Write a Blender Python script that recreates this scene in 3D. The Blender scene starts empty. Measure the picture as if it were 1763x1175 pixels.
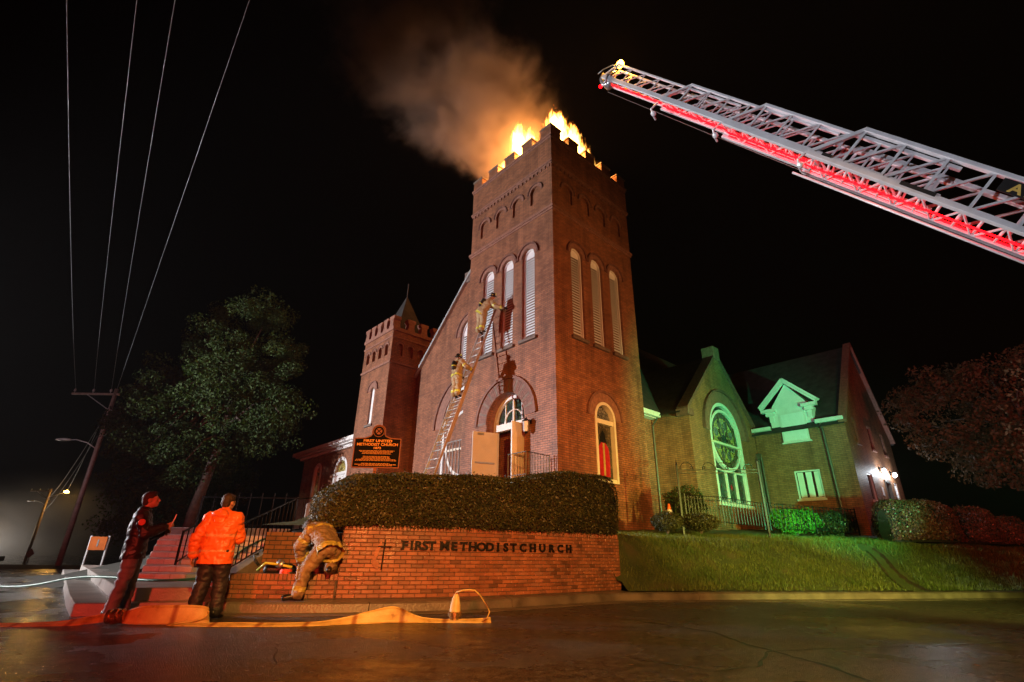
import bpy, bmesh, math, random
import numpy as np
from mathutils import Vector, Matrix, noise
from mathutils.geometry import tessellate_polygon

SC = bpy.context.scene
COL = SC.collection
rnd = random.Random(7)
R = math.radians

# ------------------------------------------------------------------ camera
cam_d = bpy.data.cameras.new('camera')
cam_d.sensor_width = 36.0
cam_d.lens = 866.0 / 1763.0 * 36.0
cam_d.clip_start = 0.05
cam_d.clip_end = 3000
cam = bpy.data.objects.new('camera', cam_d)
COL.objects.link(cam)
cam.matrix_world = (Matrix.Translation((0, 0, 0.90)) @ Matrix.Rotation(math.pi / 2 + 0.400, 4, 'X')
                    @ Matrix.Rotation(0.015, 4, 'Z'))
SC.camera = cam

# ------------------------------------------------------------------ night sky
wd = bpy.data.worlds.new('World'); SC.world = wd; wd.use_nodes = True
wn = wd.node_tree.nodes; wl = wd.node_tree.links
bg = wn['Background']
sky = wn.new('ShaderNodeTexSky'); sky.sky_type = 'NISHITA'; sky.sun_disc = False
sky.sun_elevation = R(-9); sky.sun_rotation = R(200)
wl.new(sky.outputs[0], bg.inputs[0]); bg.inputs[1].default_value = 0.05

# ------------------------------------------------------------------ lamps of the fire engines and the street behind the camera
def spot(name, loc, tgt, power, col, size=60, blend=.5, rad=.25):
    l = bpy.data.lights.new(name, 'SPOT'); l.energy = power; l.color = col
    l.spot_size = R(size); l.spot_blend = blend; l.shadow_soft_size = rad
    o = bpy.data.objects.new(name, l); COL.objects.link(o); o.location = loc
    o.rotation_euler = (Vector(tgt) - Vector(loc)).to_track_quat('-Z', 'Y').to_euler()
    return o
def point(name, loc, power, col, rad=.1, parent=None):
    l = bpy.data.lights.new(name, 'POINT'); l.energy = power; l.color = col; l.shadow_soft_size = rad
    o = bpy.data.objects.new(name, l); COL.objects.link(o); o.location = loc
    if parent: o.parent = parent
    return o
# white scene light on the engine standing in the side street, left of the frame
spot('engine_scene_light', (-31.0, 12.5, 6.0), (-2.0, 20.0, 8.4), 47000, (.95, .93, .94), 70, .65, .14)
# red beacons of the engine behind the camera
spot('engine_beacon_light', (-2.5, -8.5, 2.4), (-8.5, 27, 6.0), 7500, (1.0, .06, .03), 56, .6, .3)
# sodium street lamp over the road, right of and behind the camera
spot('sodium_street_light', (2.5, -6.0, 7.0), (1.6, 13.0, .3), 16000, (1.0, .43, .09), 50, .45, .25)
# green flood on the aerial truck's side, right of the frame
spot('green_truck_light', (11.8, 8.0, 1.55), (10.0, 24.0, 6.9), 11000, (.06, 1.0, .36), 50, .6, .12)
# amber scene light on the aerial truck, trained on the tower's side
spot('amber_truck_light', (16.5, 6.0, 3.0), (3.6, 19.2, 8.6), 8000, (1.0, .42, .13), 54, .9, .2)
# warm work light low on the aerial truck, washing the lawn
spot('truck_work_light', (10.6, 3.5, 2.4), (8.8, 15.5, 1.2), 8000, (.95, .92, .16), 54, .9, .15)
# red beacons of the aerial truck, right of the frame
spot('truck_beacon_light', (15.5, 4.5, 3.6), (20.5, 20.5, 4.5), 3200, (1.0, .07, .03), 70, .8, .3)
# white fill light added to brighten the street corner and its pole
spot('engine_side_light', (-31.0, 12.0, 5.0), (-27.0, 32.0, 6.0), 2600, (.92, .92, 1.0), 34, .8, .14)
# red beacons of the engine in the side street
point('side_engine_beacon', (-30.0, 13.5, 3.2), 700, (1.0, .05, .03), .3)
# white spotlight on the engine behind the camera, trained on the aerial ladder
spot('engine_spotlight', (-9.0, -5.0, 3.4), (4.8, 6.6, 7.6), 6500, (.86, .87, 1.0), 36, .6, .12)

# ------------------------------------------------------------------ exposure / render settings
SC.view_settings.view_transform = 'Standard'
SC.view_settings.look = 'None'
SC.view_settings.exposure = 0.0
SC.view_settings.gamma = 1.0
SC.render.engine = 'CYCLES'
SC.cycles.use_denoising = True
SC.cycles.use_adaptive_sampling = True
SC.cycles.adaptive_threshold = 0.02
SC.cycles.max_bounces = 6
SC.cycles.diffuse_bounces = 2
SC.cycles.glossy_bounces = 3
SC.cycles.transmission_bounces = 4
SC.cycles.transparent_max_bounces = 12
SC.cycles.volume_bounces = 1
SC.cycles.sample_clamp_indirect = 4.0
SC.cycles.caustics_reflective = False
SC.cycles.caustics_refractive = False

# ------------------------------------------------------------------ helpers: properties
def tag(o, label=None, cat=None, group=None, kind=None):
    if label: o['label'] = label
    if cat: o['category'] = cat
    if group: o['group'] = group
    if kind: o['kind'] = kind
    return o
def empty(name, loc=(0, 0, 0), rz=0.0, parent=None):
    o = bpy.data.objects.new(name, None); COL.objects.link(o)
    o.location = loc; o.rotation_euler = (0, 0, rz); o.empty_display_size = .2
    if parent: o.parent = parent
    return o
def link_mesh(name, me, mat=None, parent=None, smooth=False):
    o = bpy.data.objects.new(name, me); COL.objects.link(o)
    if mat:
        me.materials.clear()
        for m in (mat if isinstance(mat, (list, tuple)) else [mat]): me.materials.append(m)
    if smooth:
        me.polygons.foreach_set('use_smooth', [True] * len(me.polygons))
    if parent: o.parent = parent
    return o
def inst(src, parent, loc=None, rot=None, scale=None):
    c = src.copy(); COL.objects.link(c); c.parent = parent
    if loc is not None: c.location = loc
    if rot is not None: c.rotation_euler = rot
    if scale is not None: c.scale = scale
    return c
def copy_tree(o, parent=None):
    kids = list(o.children)
    c = o.copy(); COL.objects.link(c); c.parent = parent
    for k in kids: copy_tree(k, c)
    return c
def uvbox(me):
    uv = me.uv_layers.new(name='UVMap')
    for p in me.polygons:
        n = p.normal
        ax, ay, az = abs(n.x), abs(n.y), abs(n.z)
        for li in p.loop_indices:
            v = me.vertices[me.loops[li].vertex_index].co
            if az > ax and az > ay: uv.data[li].uv = (v.x, v.y)
            elif ax > ay: uv.data[li].uv = (v.y, v.z)
            else: uv.data[li].uv = (v.x, v.z)

# ------------------------------------------------------------------ helpers: geometry collector
class MB:
    def __init__(s): s.v = []; s.f = []; s.m = []
    def add(s, vs, fs, mi=0):
        b = len(s.v); s.v.extend([tuple(v) for v in vs])
        for f in fs: s.f.append(tuple(i + b for i in f)); s.m.append(mi)
        return s
    def box(s, x0, x1, y0, y1, z0, z1, mi=0):
        return s.add([(x0,y0,z0),(x1,y0,z0),(x1,y1,z0),(x0,y1,z0),(x0,y0,z1),(x1,y0,z1),(x1,y1,z1),(x0,y1,z1)],
                     [(0,3,2,1),(4,5,6,7),(0,1,5,4),(1,2,6,5),(2,3,7,6),(3,0,4,7)], mi)
    def bar(s, p, q, w, h=None, up=(0, 0, 1), mi=0):
        """rectangular bar from p to q, w wide, h high"""
        h = h or w
        p, q = Vector(p), Vector(q); d = (q - p).normalized(); u = Vector(up)
        if abs(d.dot(u)) > .98: u = Vector((0, 1, 0))
        a = d.cross(u).normalized(); b = a.cross(d).normalized()
        a *= w / 2; b *= h / 2
        vs = [p - a - b, p + a - b, p + a + b, p - a + b, q - a - b, q + a - b, q + a + b, q - a + b]
        return s.add(vs, [(0,1,2,3),(7,6,5,4),(0,4,5,1),(1,5,6,2),(2,6,7,3),(3,7,4,0)], mi)
    def tube(s, pts, r, n=8, mi=0, caps=True):
        """tube through pts; r number or list"""
        pts = [Vector(p) for p in pts]; k = len(pts)
        rs = r if isinstance(r, (list, tuple)) else [r] * k
        vs = []; prev = None
        for i, p in enumerate(pts):
            d = (pts[min(i + 1, k - 1)] - pts[max(i - 1, 0)])
            d = d.normalized() if d.length > 1e-9 else Vector((0, 0, 1))
            if prev is None:
                u = Vector((0, 0, 1)) if abs(d.z) < .9 else Vector((1, 0, 0))
                a = d.cross(u).normalized()
            else:
                a = (prev - d * prev.dot(d))
                a = a.normalized() if a.length > 1e-6 else d.orthogonal().normalized()
            prev = a; b = d.cross(a)
            for j in range(n):
                t = 2 * math.pi * j / n
                vs.append(p + (a * math.cos(t) + b * math.sin(t)) * rs[i])
        fs = []
        for i in range(k - 1):
            for j in range(n):
                j2 = (j + 1) % n
                fs.append((i*n + j, i*n + j2, (i+1)*n + j2, (i+1)*n + j))
        if caps:
            fs.append(tuple(range(n))[::-1]); fs.append(tuple((k-1)*n + j for j in range(n)))
        return s.add(vs, fs, mi)
    def lathe(s, c, prof, n=16, mi=0, axis=(0, 0, 1)):
        """prof: list of (r, h) along axis from c"""
        c = Vector(c); w = Vector(axis).normalized(); a = w.orthogonal().normalized(); b = w.cross(a)
        vs = []; fs = []
        for r, h in prof:
            for j in range(n):
                t = 2 * math.pi * j / n
                vs.append(c + w * h + (a * math.cos(t) + b * math.sin(t)) * max(r, 1e-4))
        for i in range(len(prof) - 1):
            for j in range(n):
                j2 = (j + 1) % n
                fs.append((i*n + j, i*n + j2, (i+1)*n + j2, (i+1)*n + j))
        fs.append(tuple(range(n))[::-1]); fs.append(tuple((len(prof)-1)*n + j for j in range(n)))
        return s.add(vs, fs, mi)
    def mesh(s, name='mesh'):
        me = bpy.data.meshes.new(name); me.from_pydata(s.v, [], s.f); me.validate()
        if any(s.m) and len(me.polygons) == len(s.m): me.polygons.foreach_set('material_index', s.m)
        me.update(); return me
    def build(s, name, mat, parent=None, smooth=False, uv=False, bevel=0):
        me = s.mesh(name)
        bm = bmesh.new(); bm.from_mesh(me)
        bmesh.ops.recalc_face_normals(bm, faces=bm.faces[:])
        if bevel: bmesh.ops.bevel(bm, geom=bm.edges[:], offset=bevel, segments=1, affect='EDGES', clamp_overlap=True)
        bm.to_mesh(me); bm.free()
        if uv: uvbox(me)
        return link_mesh(name, me, mat, parent, smooth)

class Face:
    """a wall plane: O origin, U along the wall, N outward; pt(u, z, d)"""
    def __init__(s, O, U, N): s.O, s.U, s.N = Vector(O), Vector(U).normalized(), Vector(N).normalized()
    def pt(s, u, z, d=0.0): return s.O + s.U * u + s.N * d + Vector((0, 0, z))
def arch_pts(cu, hw, z0, zs, n=12, r=None, full=True):
    """outline of an arched opening, anticlockwise from bottom left"""
    p = [(cu - hw, z0), (cu + hw, z0)]
    for i in range(n + 1):
        t = math.pi * i / n
        p.append((cu + hw * math.cos(t), zs + hw * math.sin(t)))
    return p
def facade(mb, F, outer, holes, depth, d0=0.0, mi=0, mi_rev=None, close=0.0):
    """flat wall with openings and their reveals"""
    loops = [[Vector((u, z, 0)) for u, z in outer]] + [[Vector((u, z, 0)) for u, z in h] for h in holes]
    tri = tessellate_polygon(loops)
    flat = [p for l in loops for p in l]
    mb.add([F.pt(p.x, p.y, d0) for p in flat], [tuple(t) for t in tri], mi)
    for h in holes:
        n = len(h)
        vs = [F.pt(u, z, d0) for u, z in h] + [F.pt(u, z, d0 - depth) for u, z in h]
        mb.add(vs, [(i, (i + 1) % n, n + (i + 1) % n, n + i) for i in range(n)], mi if mi_rev is None else mi_rev)
def fbox(mb, F, u0, u1, z0, z1, d0, d1, mi=0):
    vs = [F.pt(u, z, d) for d in (d0, d1) for u, z in ((u0, z0), (u1, z0), (u1, z1), (u0, z1))]
    mb.add(vs, [(0,1,2,3),(7,6,5,4),(0,4,5,1),(1,5,6,2),(2,6,7,3),(3,7,4,0)], mi)
def fring(mb, F, cu, zs, r0, r1, d0, d1, a0=0.0, a1=math.pi, n=20, mi=0):
    vs = []
    for i in range(n + 1):
        t = a0 + (a1 - a0) * i / n; c, s_ = math.cos(t), math.sin(t)
        for r, d in ((r0, d0), (r1, d0), (r1, d1), (r0, d1)): vs.append(F.pt(cu + r * c, zs + r * s_, d))
    fs = []
    for i in range(n):
        for k in range(4):
            k2 = (k + 1) % 4
            fs.append((i*4 + k, i*4 + k2, (i+1)*4 + k2, (i+1)*4 + k))
    if abs(abs(a1 - a0) - 2 * math.pi) > 1e-3: fs += [(0, 1, 2, 3), tuple(n*4 + k for k in (3, 2, 1, 0))]
    mb.add(vs, fs, mi)
def fpoly(mb, F, pts, d0, d1, mi=0):
    """extruded polygon (convex or not) between depths d0 (front) and d1"""
    n = len(pts)
    tri = tessellate_polygon([[Vector((u, z, 0)) for u, z in pts]])
    vs = [F.pt(u, z, d0) for u, z in pts] + [F.pt(u, z, d1) for u, z in pts]
    fs = [tuple(t) for t in tri] + [tuple(i + n for i in t)[::-1] for t in tri]
    fs += [(i, (i + 1) % n, n + (i + 1) % n, n + i) for i in range(n)]
    mb.add(vs, fs, mi)

# ------------------------------------------------------------------ materials
def mat_new(name):
    m = bpy.data.materials.new(name); m.use_nodes = True
    nt = m.node_tree; b = nt.nodes['Principled BSDF']
    return m, nt.nodes, nt.links, b
def ramp(nodes, stops, interp='LINEAR'):
    r = nodes.new('ShaderNodeValToRGB'); cr = r.color_ramp; cr.interpolation = interp
    while len(cr.elements) < len(stops): cr.elements.new(.5)
    for e, (p, c) in zip(cr.elements, stops):
        e.position = p; e.color = c if len(c) == 4 else (*c, 1)
    return r
def simple(name, col, rough=.6, metal=0.0, var=.25, scale=6.0, bump=.15, spec=.5, bscale=None, coat=0.0):
    """paint / cloth / stone: two close tones by noise, fine bump"""
    m, N, L, b = mat_new(name)
    tc = N.new('ShaderNodeTexCoord'); nz = N.new('ShaderNodeTexNoise')
    nz.inputs['Scale'].default_value = scale; nz.inputs['Detail'].default_value = 6
    L.new(tc.outputs['Object'], nz.inputs['Vector'])
    lo = tuple(max(0, c * (1 - var)) for c in col); hi = tuple(min(1, c * (1 + var)) for c in col)
    r = ramp(N, [(.3, lo), (.7, hi)]); L.new(nz.outputs[0], r.inputs[0]); L.new(r.outputs[0], b.inputs['Base Color'])
    b.inputs['Roughness'].default_value = rough; b.inputs['Metallic'].default_value = metal
    b.inputs['Specular IOR Level'].default_value = spec
    if coat: b.inputs['Coat Weight'].default_value = coat; b.inputs['Coat Roughness'].default_value = .1
    if bump:
        n2 = N.new('ShaderNodeTexNoise'); n2.inputs['Scale'].default_value = bscale or scale * 6; n2.inputs['Detail'].default_value = 4
        L.new(tc.outputs['Object'], n2.inputs['Vector'])
        bp = N.new('ShaderNodeBump'); bp.inputs['Strength'].default_value = bump; bp.inputs['Distance'].default_value = .02
        L.new(n2.outputs[0], bp.inputs['Height']); L.new(bp.outputs[0], b.inputs['Normal'])
    return m
def emis(name, col, strength):
    m, N, L, b = mat_new(name)
    b.inputs['Base Color'].default_value = (*col, 1); b.inputs['Emission Color'].default_value = (*col, 1)
    b.inputs['Emission Strength'].default_value = strength
    return m
def brickmat(name, c1, c2, mortar, rough=.55, stain=.35):
    m, N, L, b = mat_new(name)
    uv = N.new('ShaderNodeUVMap'); bk = N.new('ShaderNodeTexBrick')
    bk.inputs['Scale'].default_value = 1.0
    bk.inputs['Brick Width'].default_value = .235; bk.inputs['Row Height'].default_value = .083
    bk.inputs['Mortar Size'].default_value = .0085; bk.inputs['Mortar Smooth'].default_value = .3
    bk.inputs['Bias'].default_value = -.2
    bk.inputs['Color1'].default_value = (*c1, 1); bk.inputs['Color2'].default_value = (*c2, 1); bk.inputs['Mortar'].default_value = (*mortar, 1)
    L.new(uv.outputs[0], bk.inputs['Vector'])
    nz = N.new('ShaderNodeTexNoise'); nz.inputs['Scale'].default_value = 1.3; nz.inputs['Detail'].default_value = 8; nz.inputs['Roughness'].default_value = .65
    L.new(uv.outputs[0], nz.inputs['Vector'])
    r = ramp(N, [(.3, (1 - stain,) * 3), (.65, (1.08,) * 3)]); L.new(nz.outputs[0], r.inputs[0])
    mpp = N.new('ShaderNodeMapping'); mpp.inputs['Scale'].default_value = (2.2, .16, 1); L.new(uv.outputs[0], mpp.inputs[0])
    nv_ = N.new('ShaderNodeTexNoise'); nv_.inputs['Scale'].default_value = 1.0; nv_.inputs['Detail'].default_value = 7; nv_.inputs['Roughness'].default_value = .7; L.new(mpp.outputs[0], nv_.inputs['Vector'])
    rv = ramp(N, [(.34, (.62, .60, .58)), (.56, (1.04,) * 3)]); L.new(nv_.outputs[0], rv.inputs[0])
    m0 = N.new('ShaderNodeMixRGB'); m0.blend_type = 'MULTIPLY'; m0.inputs[0].default_value = 1; L.new(r.outputs[0], m0.inputs[1]); L.new(rv.outputs[0], m0.inputs[2])
    mx = N.new('ShaderNodeMixRGB'); mx.blend_type = 'MULTIPLY'; mx.inputs[0].default_value = 1
    L.new(bk.outputs[0], mx.inputs[1]); L.new(m0.outputs[0], mx.inputs[2]); L.new(mx.outputs[0], b.inputs['Base Color'])
    b.inputs['Roughness'].default_value = rough
    n2 = N.new('ShaderNodeTexNoise'); n2.inputs['Scale'].default_value = 60; L.new(uv.outputs[0], n2.inputs['Vector'])
    ad = N.new('ShaderNodeMath'); ad.operation = 'MULTIPLY_ADD'; ad.inputs[1].default_value = .25
    inv = N.new('ShaderNodeMath'); inv.operation = 'SUBTRACT'; inv.inputs[0].default_value = 1
    L.new(bk.outputs['Fac'], inv.inputs[1]); L.new(n2.outputs[0], ad.inputs[0]); L.new(inv.outputs[0], ad.inputs[2])
    bp = N.new('ShaderNodeBump'); bp.inputs['Strength'].default_value = .9; bp.inputs['Distance'].default_value = .012
    L.new(ad.outputs[0], bp.inputs['Height']); L.new(bp.outputs[0], b.inputs['Normal'])
    return m

M = {}
M['brick'] = brickmat('church_brick', (.39, .148, .070), (.23, .080, .038), (.09, .065, .05))
M['brick_hall'] = brickmat('hall_brick', (.40, .17, .075), (.26, .105, .045), (.10, .075, .05))
M['brick_arch'] = simple('arch_brick', (.17, .075, .055), .6, var=.35, scale=9, bump=.5, bscale=22)
M['brick_arch2'] = simple('arch_brick_pale', (.25, .115, .08), .6, var=.3, scale=9, bump=.5, bscale=22)
M['stone'] = simple('dark_sandstone', (.16, .12, .10), .7, var=.3, scale=5, bump=.4)
M['coping'] = simple('metal_coping', (.42, .45, .47), .4, metal=.3, var=.15, bump=.05)
M['white'] = simple('white_paint', (.74, .74, .73), .45, var=.06, scale=4, bump=.05)
M['shingle'] = simple('roof_shingles', (.035, .032, .032), .8, var=.4, scale=3, bump=.6, bscale=30)
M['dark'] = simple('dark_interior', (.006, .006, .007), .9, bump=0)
M['iron'] = simple('black_iron', (.012, .012, .013), .38, metal=.6, var=.2, bump=.1)
M['concrete'] = simple('wet_concrete', (.30, .275, .25), .35, var=.3, scale=2.2, bump=.35, bscale=40)
M['kerb'] = simple('kerb_concrete', (.12, .10, .082), .4, var=.45, scale=2.6, bump=.5, bscale=30)
M['white_step'] = simple('painted_riser', (.62, .60, .57), .4, var=.18, scale=3.0, bump=.25, bscale=30)
M['door'] = simple('door_paint', (.74, .67, .56), .45, var=.06, scale=3, bump=.05)
M['gutter'] = simple('gutter_white', (.66, .67, .66), .4, var=.1, bump=.05)
M['pipe'] = simple('downpipe_brown', (.10, .085, .07), .45, metal=.3, var=.2, bump=.1)
M['louvre'] = simple('louvre_paint', (.80, .82, .85), .5, var=.05, bump=.03)
M['metal'] = simple('dull_metal', (.45, .45, .46), .35, metal=.8, var=.15, bump=.05)
M['brass'] = simple('brass_coupling', (.50, .34, .16), .25, metal=.9, var=.2, bump=.1)
M['black_rubber'] = simple('black_rubber', (.015, .015, .016), .5, var=.2, bump=.1)
# ================================================================== GROUND
def road_material():
    m, N, L, b = mat_new('wet_asphalt')
    tc = N.new('ShaderNodeTexCoord')
    n4 = N.new('ShaderNodeTexNoise'); n4.inputs['Scale'].default_value = 8.5; n4.inputs['Detail'].default_value = 9; n4.inputs['Roughness'].default_value = .78
    n1 = N.new('ShaderNodeTexNoise'); n1.inputs['Scale'].default_value = .45; n1.inputs['Detail'].default_value = 7; n1.inputs['Roughness'].default_value = .6
    n2 = N.new('ShaderNodeTexNoise'); n2.inputs['Scale'].default_value = 55; n2.inputs['Detail'].default_value = 3
    n3 = N.new('ShaderNodeTexNoise'); n3.inputs['Scale'].default_value = 9; n3.inputs['Detail'].default_value = 5
    vo = N.new('ShaderNodeTexVoronoi'); vo.inputs['Scale'].default_value = 95
    for n in (n1, n2, n3, n4, vo): L.new(tc.outputs['Object'], n.inputs['Vector'])
    r = ramp(N, [(.40, (.007, .006, .006)), (.52, (.034, .030, .026)), (.62, (.10, .086, .074))]); mixn = N.new('ShaderNodeMath'); mixn.operation = 'MULTIPLY_ADD'; mixn.inputs[1].default_value = .6
    hlf = N.new('ShaderNodeMath'); hlf.operation = 'MULTIPLY'; hlf.inputs[1].default_value = .45; L.new(n2.outputs[0], hlf.inputs[0]); L.new(n4.outputs[0], mixn.inputs[0]); L.new(hlf.outputs[0], mixn.inputs[2])
    L.new(mixn.outputs[0], r.inputs[0])
    r3 = ramp(N, [(.3, (.5,) * 3), (.7, (1.25,) * 3)]); L.new(n3.outputs[0], r3.inputs[0])
    mx = N.new('ShaderNodeMixRGB'); mx.blend_type = 'MULTIPLY'; mx.inputs[0].default_value = 1
    L.new(r.outputs[0], mx.inputs[1]); L.new(r3.outputs[0], mx.inputs[2]); L.new(mx.outputs[0], b.inputs['Base Color'])
    rr = ramp(N, [(.36, (.10,) * 3), (.45, (.24,) * 3), (.66, (.42,) * 3)]); L.new(n1.outputs[0], rr.inputs[0])
    L.new(rr.outputs[0], b.inputs['Roughness'])
    hs = N.new('ShaderNodeMath'); hs.operation = 'MULTIPLY_ADD'; hs.inputs[1].default_value = .6
    L.new(vo.outputs['Distance'], hs.inputs[0]); L.new(mixn.outputs[0], hs.inputs[2])
    bs = ramp(N, [(.32, (.45,) * 3), (.55, (1.,) * 3)]); L.new(n1.outputs[0], bs.inputs[0])
    bp = N.new('ShaderNodeBump'); bp.inputs['Distance'].default_value = .045
    L.new(bs.outputs[0], bp.inputs['Strength']); L.new(hs.outputs[0], bp.inputs['Height'])
    L.new(bp.outputs[0], b.inputs['Normal'])
    return m
M['asphalt'] = road_material()
M['crack'] = simple('tar_crack', (.010, .009, .009), .35, var=.3, bump=.3)
def ground_z(x, y):
    """the road is flat by the church and falls away down the side street"""
    d = math.hypot(x, y)
    return 0.0 if d < 34 else -0.026 * (d - 34) if d < 130 else -2.5
def make_road():
    rings = [0, 3, 6, 9, 12, 16, 20, 26, 34, 45, 60, 80, 105, 130, 180, 240, 300]
    n = 48; vs = [(0, 4, 0)]; fs = []
    for r in rings[1:]:
        for j in range(n):
            t = 2 * math.pi * j / n; x, y = r * math.cos(t), 4 + r * math.sin(t)
            vs.append((x, y, ground_z(x, y)))
    for j in range(n): fs.append((0, 1 + j, 1 + (j + 1) % n))
    for i in range(len(rings) - 2):
        for j in range(n):
            a = 1 + i * n + j; b_ = 1 + i * n + (j + 1) % n
            fs.append((a, a + n, b_ + n, b_))
    o = MB().add(vs, fs).build('road', M['asphalt'])
    return tag(o, 'wet dark asphalt road in front of the church', 'road', kind='structure')
road = make_road()

def strip(pts, w, jit=.0, z=.004, seed=1):
    """thin uneven strip lying on the road"""
    rr = random.Random(seed); P = []
    for a, b_ in zip(pts[:-1], pts[1:]):
        a, b_ = Vector(a), Vector(b_); k = max(2, int((b_ - a).length / .10))
        for i in range(k): P.append(a.lerp(b_, i / k))
    P.append(Vector(pts[-1])); vs = []; off = 0.0
    for i, p in enumerate(P):
        d = (P[min(i + 1, len(P) - 1)] - P[max(i - 1, 0)]).normalized(); nrm = Vector((-d.y, d.x))
        off = off * .8 + rr.uniform(-jit, jit); ww = w * rr.uniform(.35, 1.3) * .5
        c = p + nrm * off
        vs += [(c.x + nrm.x * ww, c.y + nrm.y * ww, z), (c.x - nrm.x * ww, c.y - nrm.y * ww, z)]
    return vs, [(2*i, 2*i + 1, 2*i + 3, 2*i + 2) for i in range(len(P) - 1)]
for k, (pts, w, j) in enumerate([
        ([(1.45, 9.1), (1.95, 8.5), (2.64, 7.4), (2.73, 6.1), (2.88, 5.45), (2.8, 4.6), (2.6, 3.6)], .045, .03),
        ([(2.72, 6.06), (4.2, 6.45), (6.3, 7.0), (9.5, 7.8)], .022, .015),
        ([(2.70, 6.05), (2.2, 5.25), (1.74, 4.98), (1.5, 5.3), (1.2, 5.6)], .035, .03),
        ([(-1.2, 7.3), (-2.4, 6.0), (-2.0, 5.0)], .012, .03)]):
    v_, f_ = strip(pts, w, j, .004 + .001 * k, k)
    MB().add(v_, f_).build('crack', M['crack'], road)

# --- kerb: long cast blocks following the front line of the churchyard
FRONT = [(-4.75, 8.95), (-3.9, 8.95), (-3.2, 9.02), (-2.5, 9.22), (-1.7, 9.52), (-1.0, 9.80), (-.4, 10.12), (.3, 10.72), (1.1, 11.36), (1.9, 12.0), (2.5, 12.35), (3.2, 12.55), (5.2, 13.0), (7.3, 13.5), (10.4, 14.25), (13.8, 15.05), (18, 16.05), (26, 18.0), (40, 21.4)]
FX = np.array([p[0] for p in FRONT]); FY = np.array([p[1] for p in FRONT])
def fy(x): return float(np.interp(x, FX, FY))
def front_path(step=.25, x0=-4.75, x1=40.0):
    """evenly spaced points along the front line"""
    P = [Vector((p[0], p[1])) for p in FRONT]; out = [P[0].copy()]; acc = 0.0
    for a, b_ in zip(P[:-1], P[1:]):
        L_ = (b_ - a).length; t = step - acc
        while t <= L_:
            out.append(a.lerp(b_, t / L_)); t += step
        acc = L_ - (t - step)
    # smooth
    for _ in range(6):
        out = [out[0]] + [(out[i-1] + out[i] * 2 + out[i+1]) / 4 for i in range(1, len(out) - 1)] + [out[-1]]
    return [p for p in out if x0 <= p.x <= x1]
kerb = empty('kerb'); tag(kerb, 'long low concrete kerb between the road and the church lawn', 'kerb', kind='structure')
KP = front_path(.25)
def sweep(path, prof, name, mat, parent, uv=False, bevel=0):
    """profile (offset to the right of travel = towards road, z) swept along a 2D path"""
    vs = []; n = len(prof)
    for i, p in enumerate(path):
        d = (path[min(i + 1, len(path) - 1)] - path[max(i - 1, 0)]).normalized(); r_ = Vector((d.y, -d.x))
        for o_, z_ in prof: vs.append((p.x + r_.x * o_, p.y + r_.y * o_, z_))
    fs = []
    for i in range(len(path) - 1):
        for k in range(n):
            k2 = (k + 1) % n; fs.append((i*n + k, i*n + k2, (i+1)*n + k2, (i+1)*n + k))
    fs += [tuple(range(n)), tuple((len(path)-1)*n + k for k in range(n))[::-1]]
    return MB().add(vs, fs).build(name, mat, parent, uv=uv, bevel=bevel)
i = 0
while i < len(KP) - 2:
    L_ = 10 if KP[i].x < 14 else 24
    seg = KP[i:i + L_ + 1]
    if len(seg) > 1:
        seg = list(seg); e = (seg[-1] - seg[-2]).normalized() * .006; seg[-1] = seg[-1] - e
        jz = rnd.uniform(-.008, .008)
        sweep(seg, [(.26, 0), (.235, .13 + jz), (.20, .155 + jz), (0.02, .165 + jz), (0.02, 0)], 'kerb_block', M['kerb'], kerb)
    i += L_
gut = sweep(KP, [(.62, .002), (.62, .008), (.262, .012), (.262, .002)], 'gutter_strip', M['kerb'], kerb)

sweep([p for p in KP if p.x < 2.9], [(.03, .150), (.03, .158), (-.62, .158), (-.62, .150)], 'soil_strip', M['kerb'], kerb)

# --- churchyard: bank of lawn on the right, raised bed behind the sign wall
def yard_h(x, d):
    bank = .17 + 1.24 * (lambda t: t * t * (3 - 2 * t))(min(1, max(0, (d - .15) / min(3.3, .7 + max(0, x - 2.15) * 1.1))))
    flat = 1.22 + min(.45, .10 * max(0, d - .4))
    k = min(1, max(0, (x - 2.15) / .2))
    h = flat * (1 - k) + bank * k
    if d > 3.4: h += min(.75, (d - 3.4) * .10)
    return h + .035 * noise.noise((x * .6, d * .6, 2.0)) * (1 if d > .3 else 0)
def path_cut(x, y):
    """the worn diagonal rut down the bank"""
    ax, ay, bx, by = 11.35, 17.0, 10.75, 14.6
    t = max(0, min(1, ((x - ax) * (bx - ax) + (y - ay) * (by - ay)) / ((bx - ax) ** 2 + (by - ay) ** 2)))
    return math.hypot(x - ax - t * (bx - ax), y - ay - t * (by - ay))
def make_yard():
    xs = list(np.arange(-5.0, 2.6, .22)) + [2.60, 2.66, 2.70] + list(np.arange(2.85, 14, .22)) + list(np.arange(14, 26, .6)) + list(np.arange(26, 41, 2.5))
    ds = [.03, .2, .4] + list(np.arange(.6, 4.2, .2)) + [4.6, 5.2, 6, 7, 8.5, 10, 12, 15, 19, 25, 40]
    vs = []; fs = []; nd = len(ds)
    for x in xs:
        for d in ds:
            if x < -2.75: d = max(d, 1.9)
            elif x < 2.63: d = max(d, .42)
            y = fy(x) + d; z = yard_h(x, d)
            pc = path_cut(x, y)
            if pc < .45: z -= .13 * (1 - pc / .45)
            vs.append((x, y, z))
    for i in range(len(xs) - 1):
        for k in range(nd - 1): fs.append((i*nd + k, (i+1)*nd + k, (i+1)*nd + k + 1, i*nd + k + 1))
    return MB().add(vs, fs)
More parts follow.
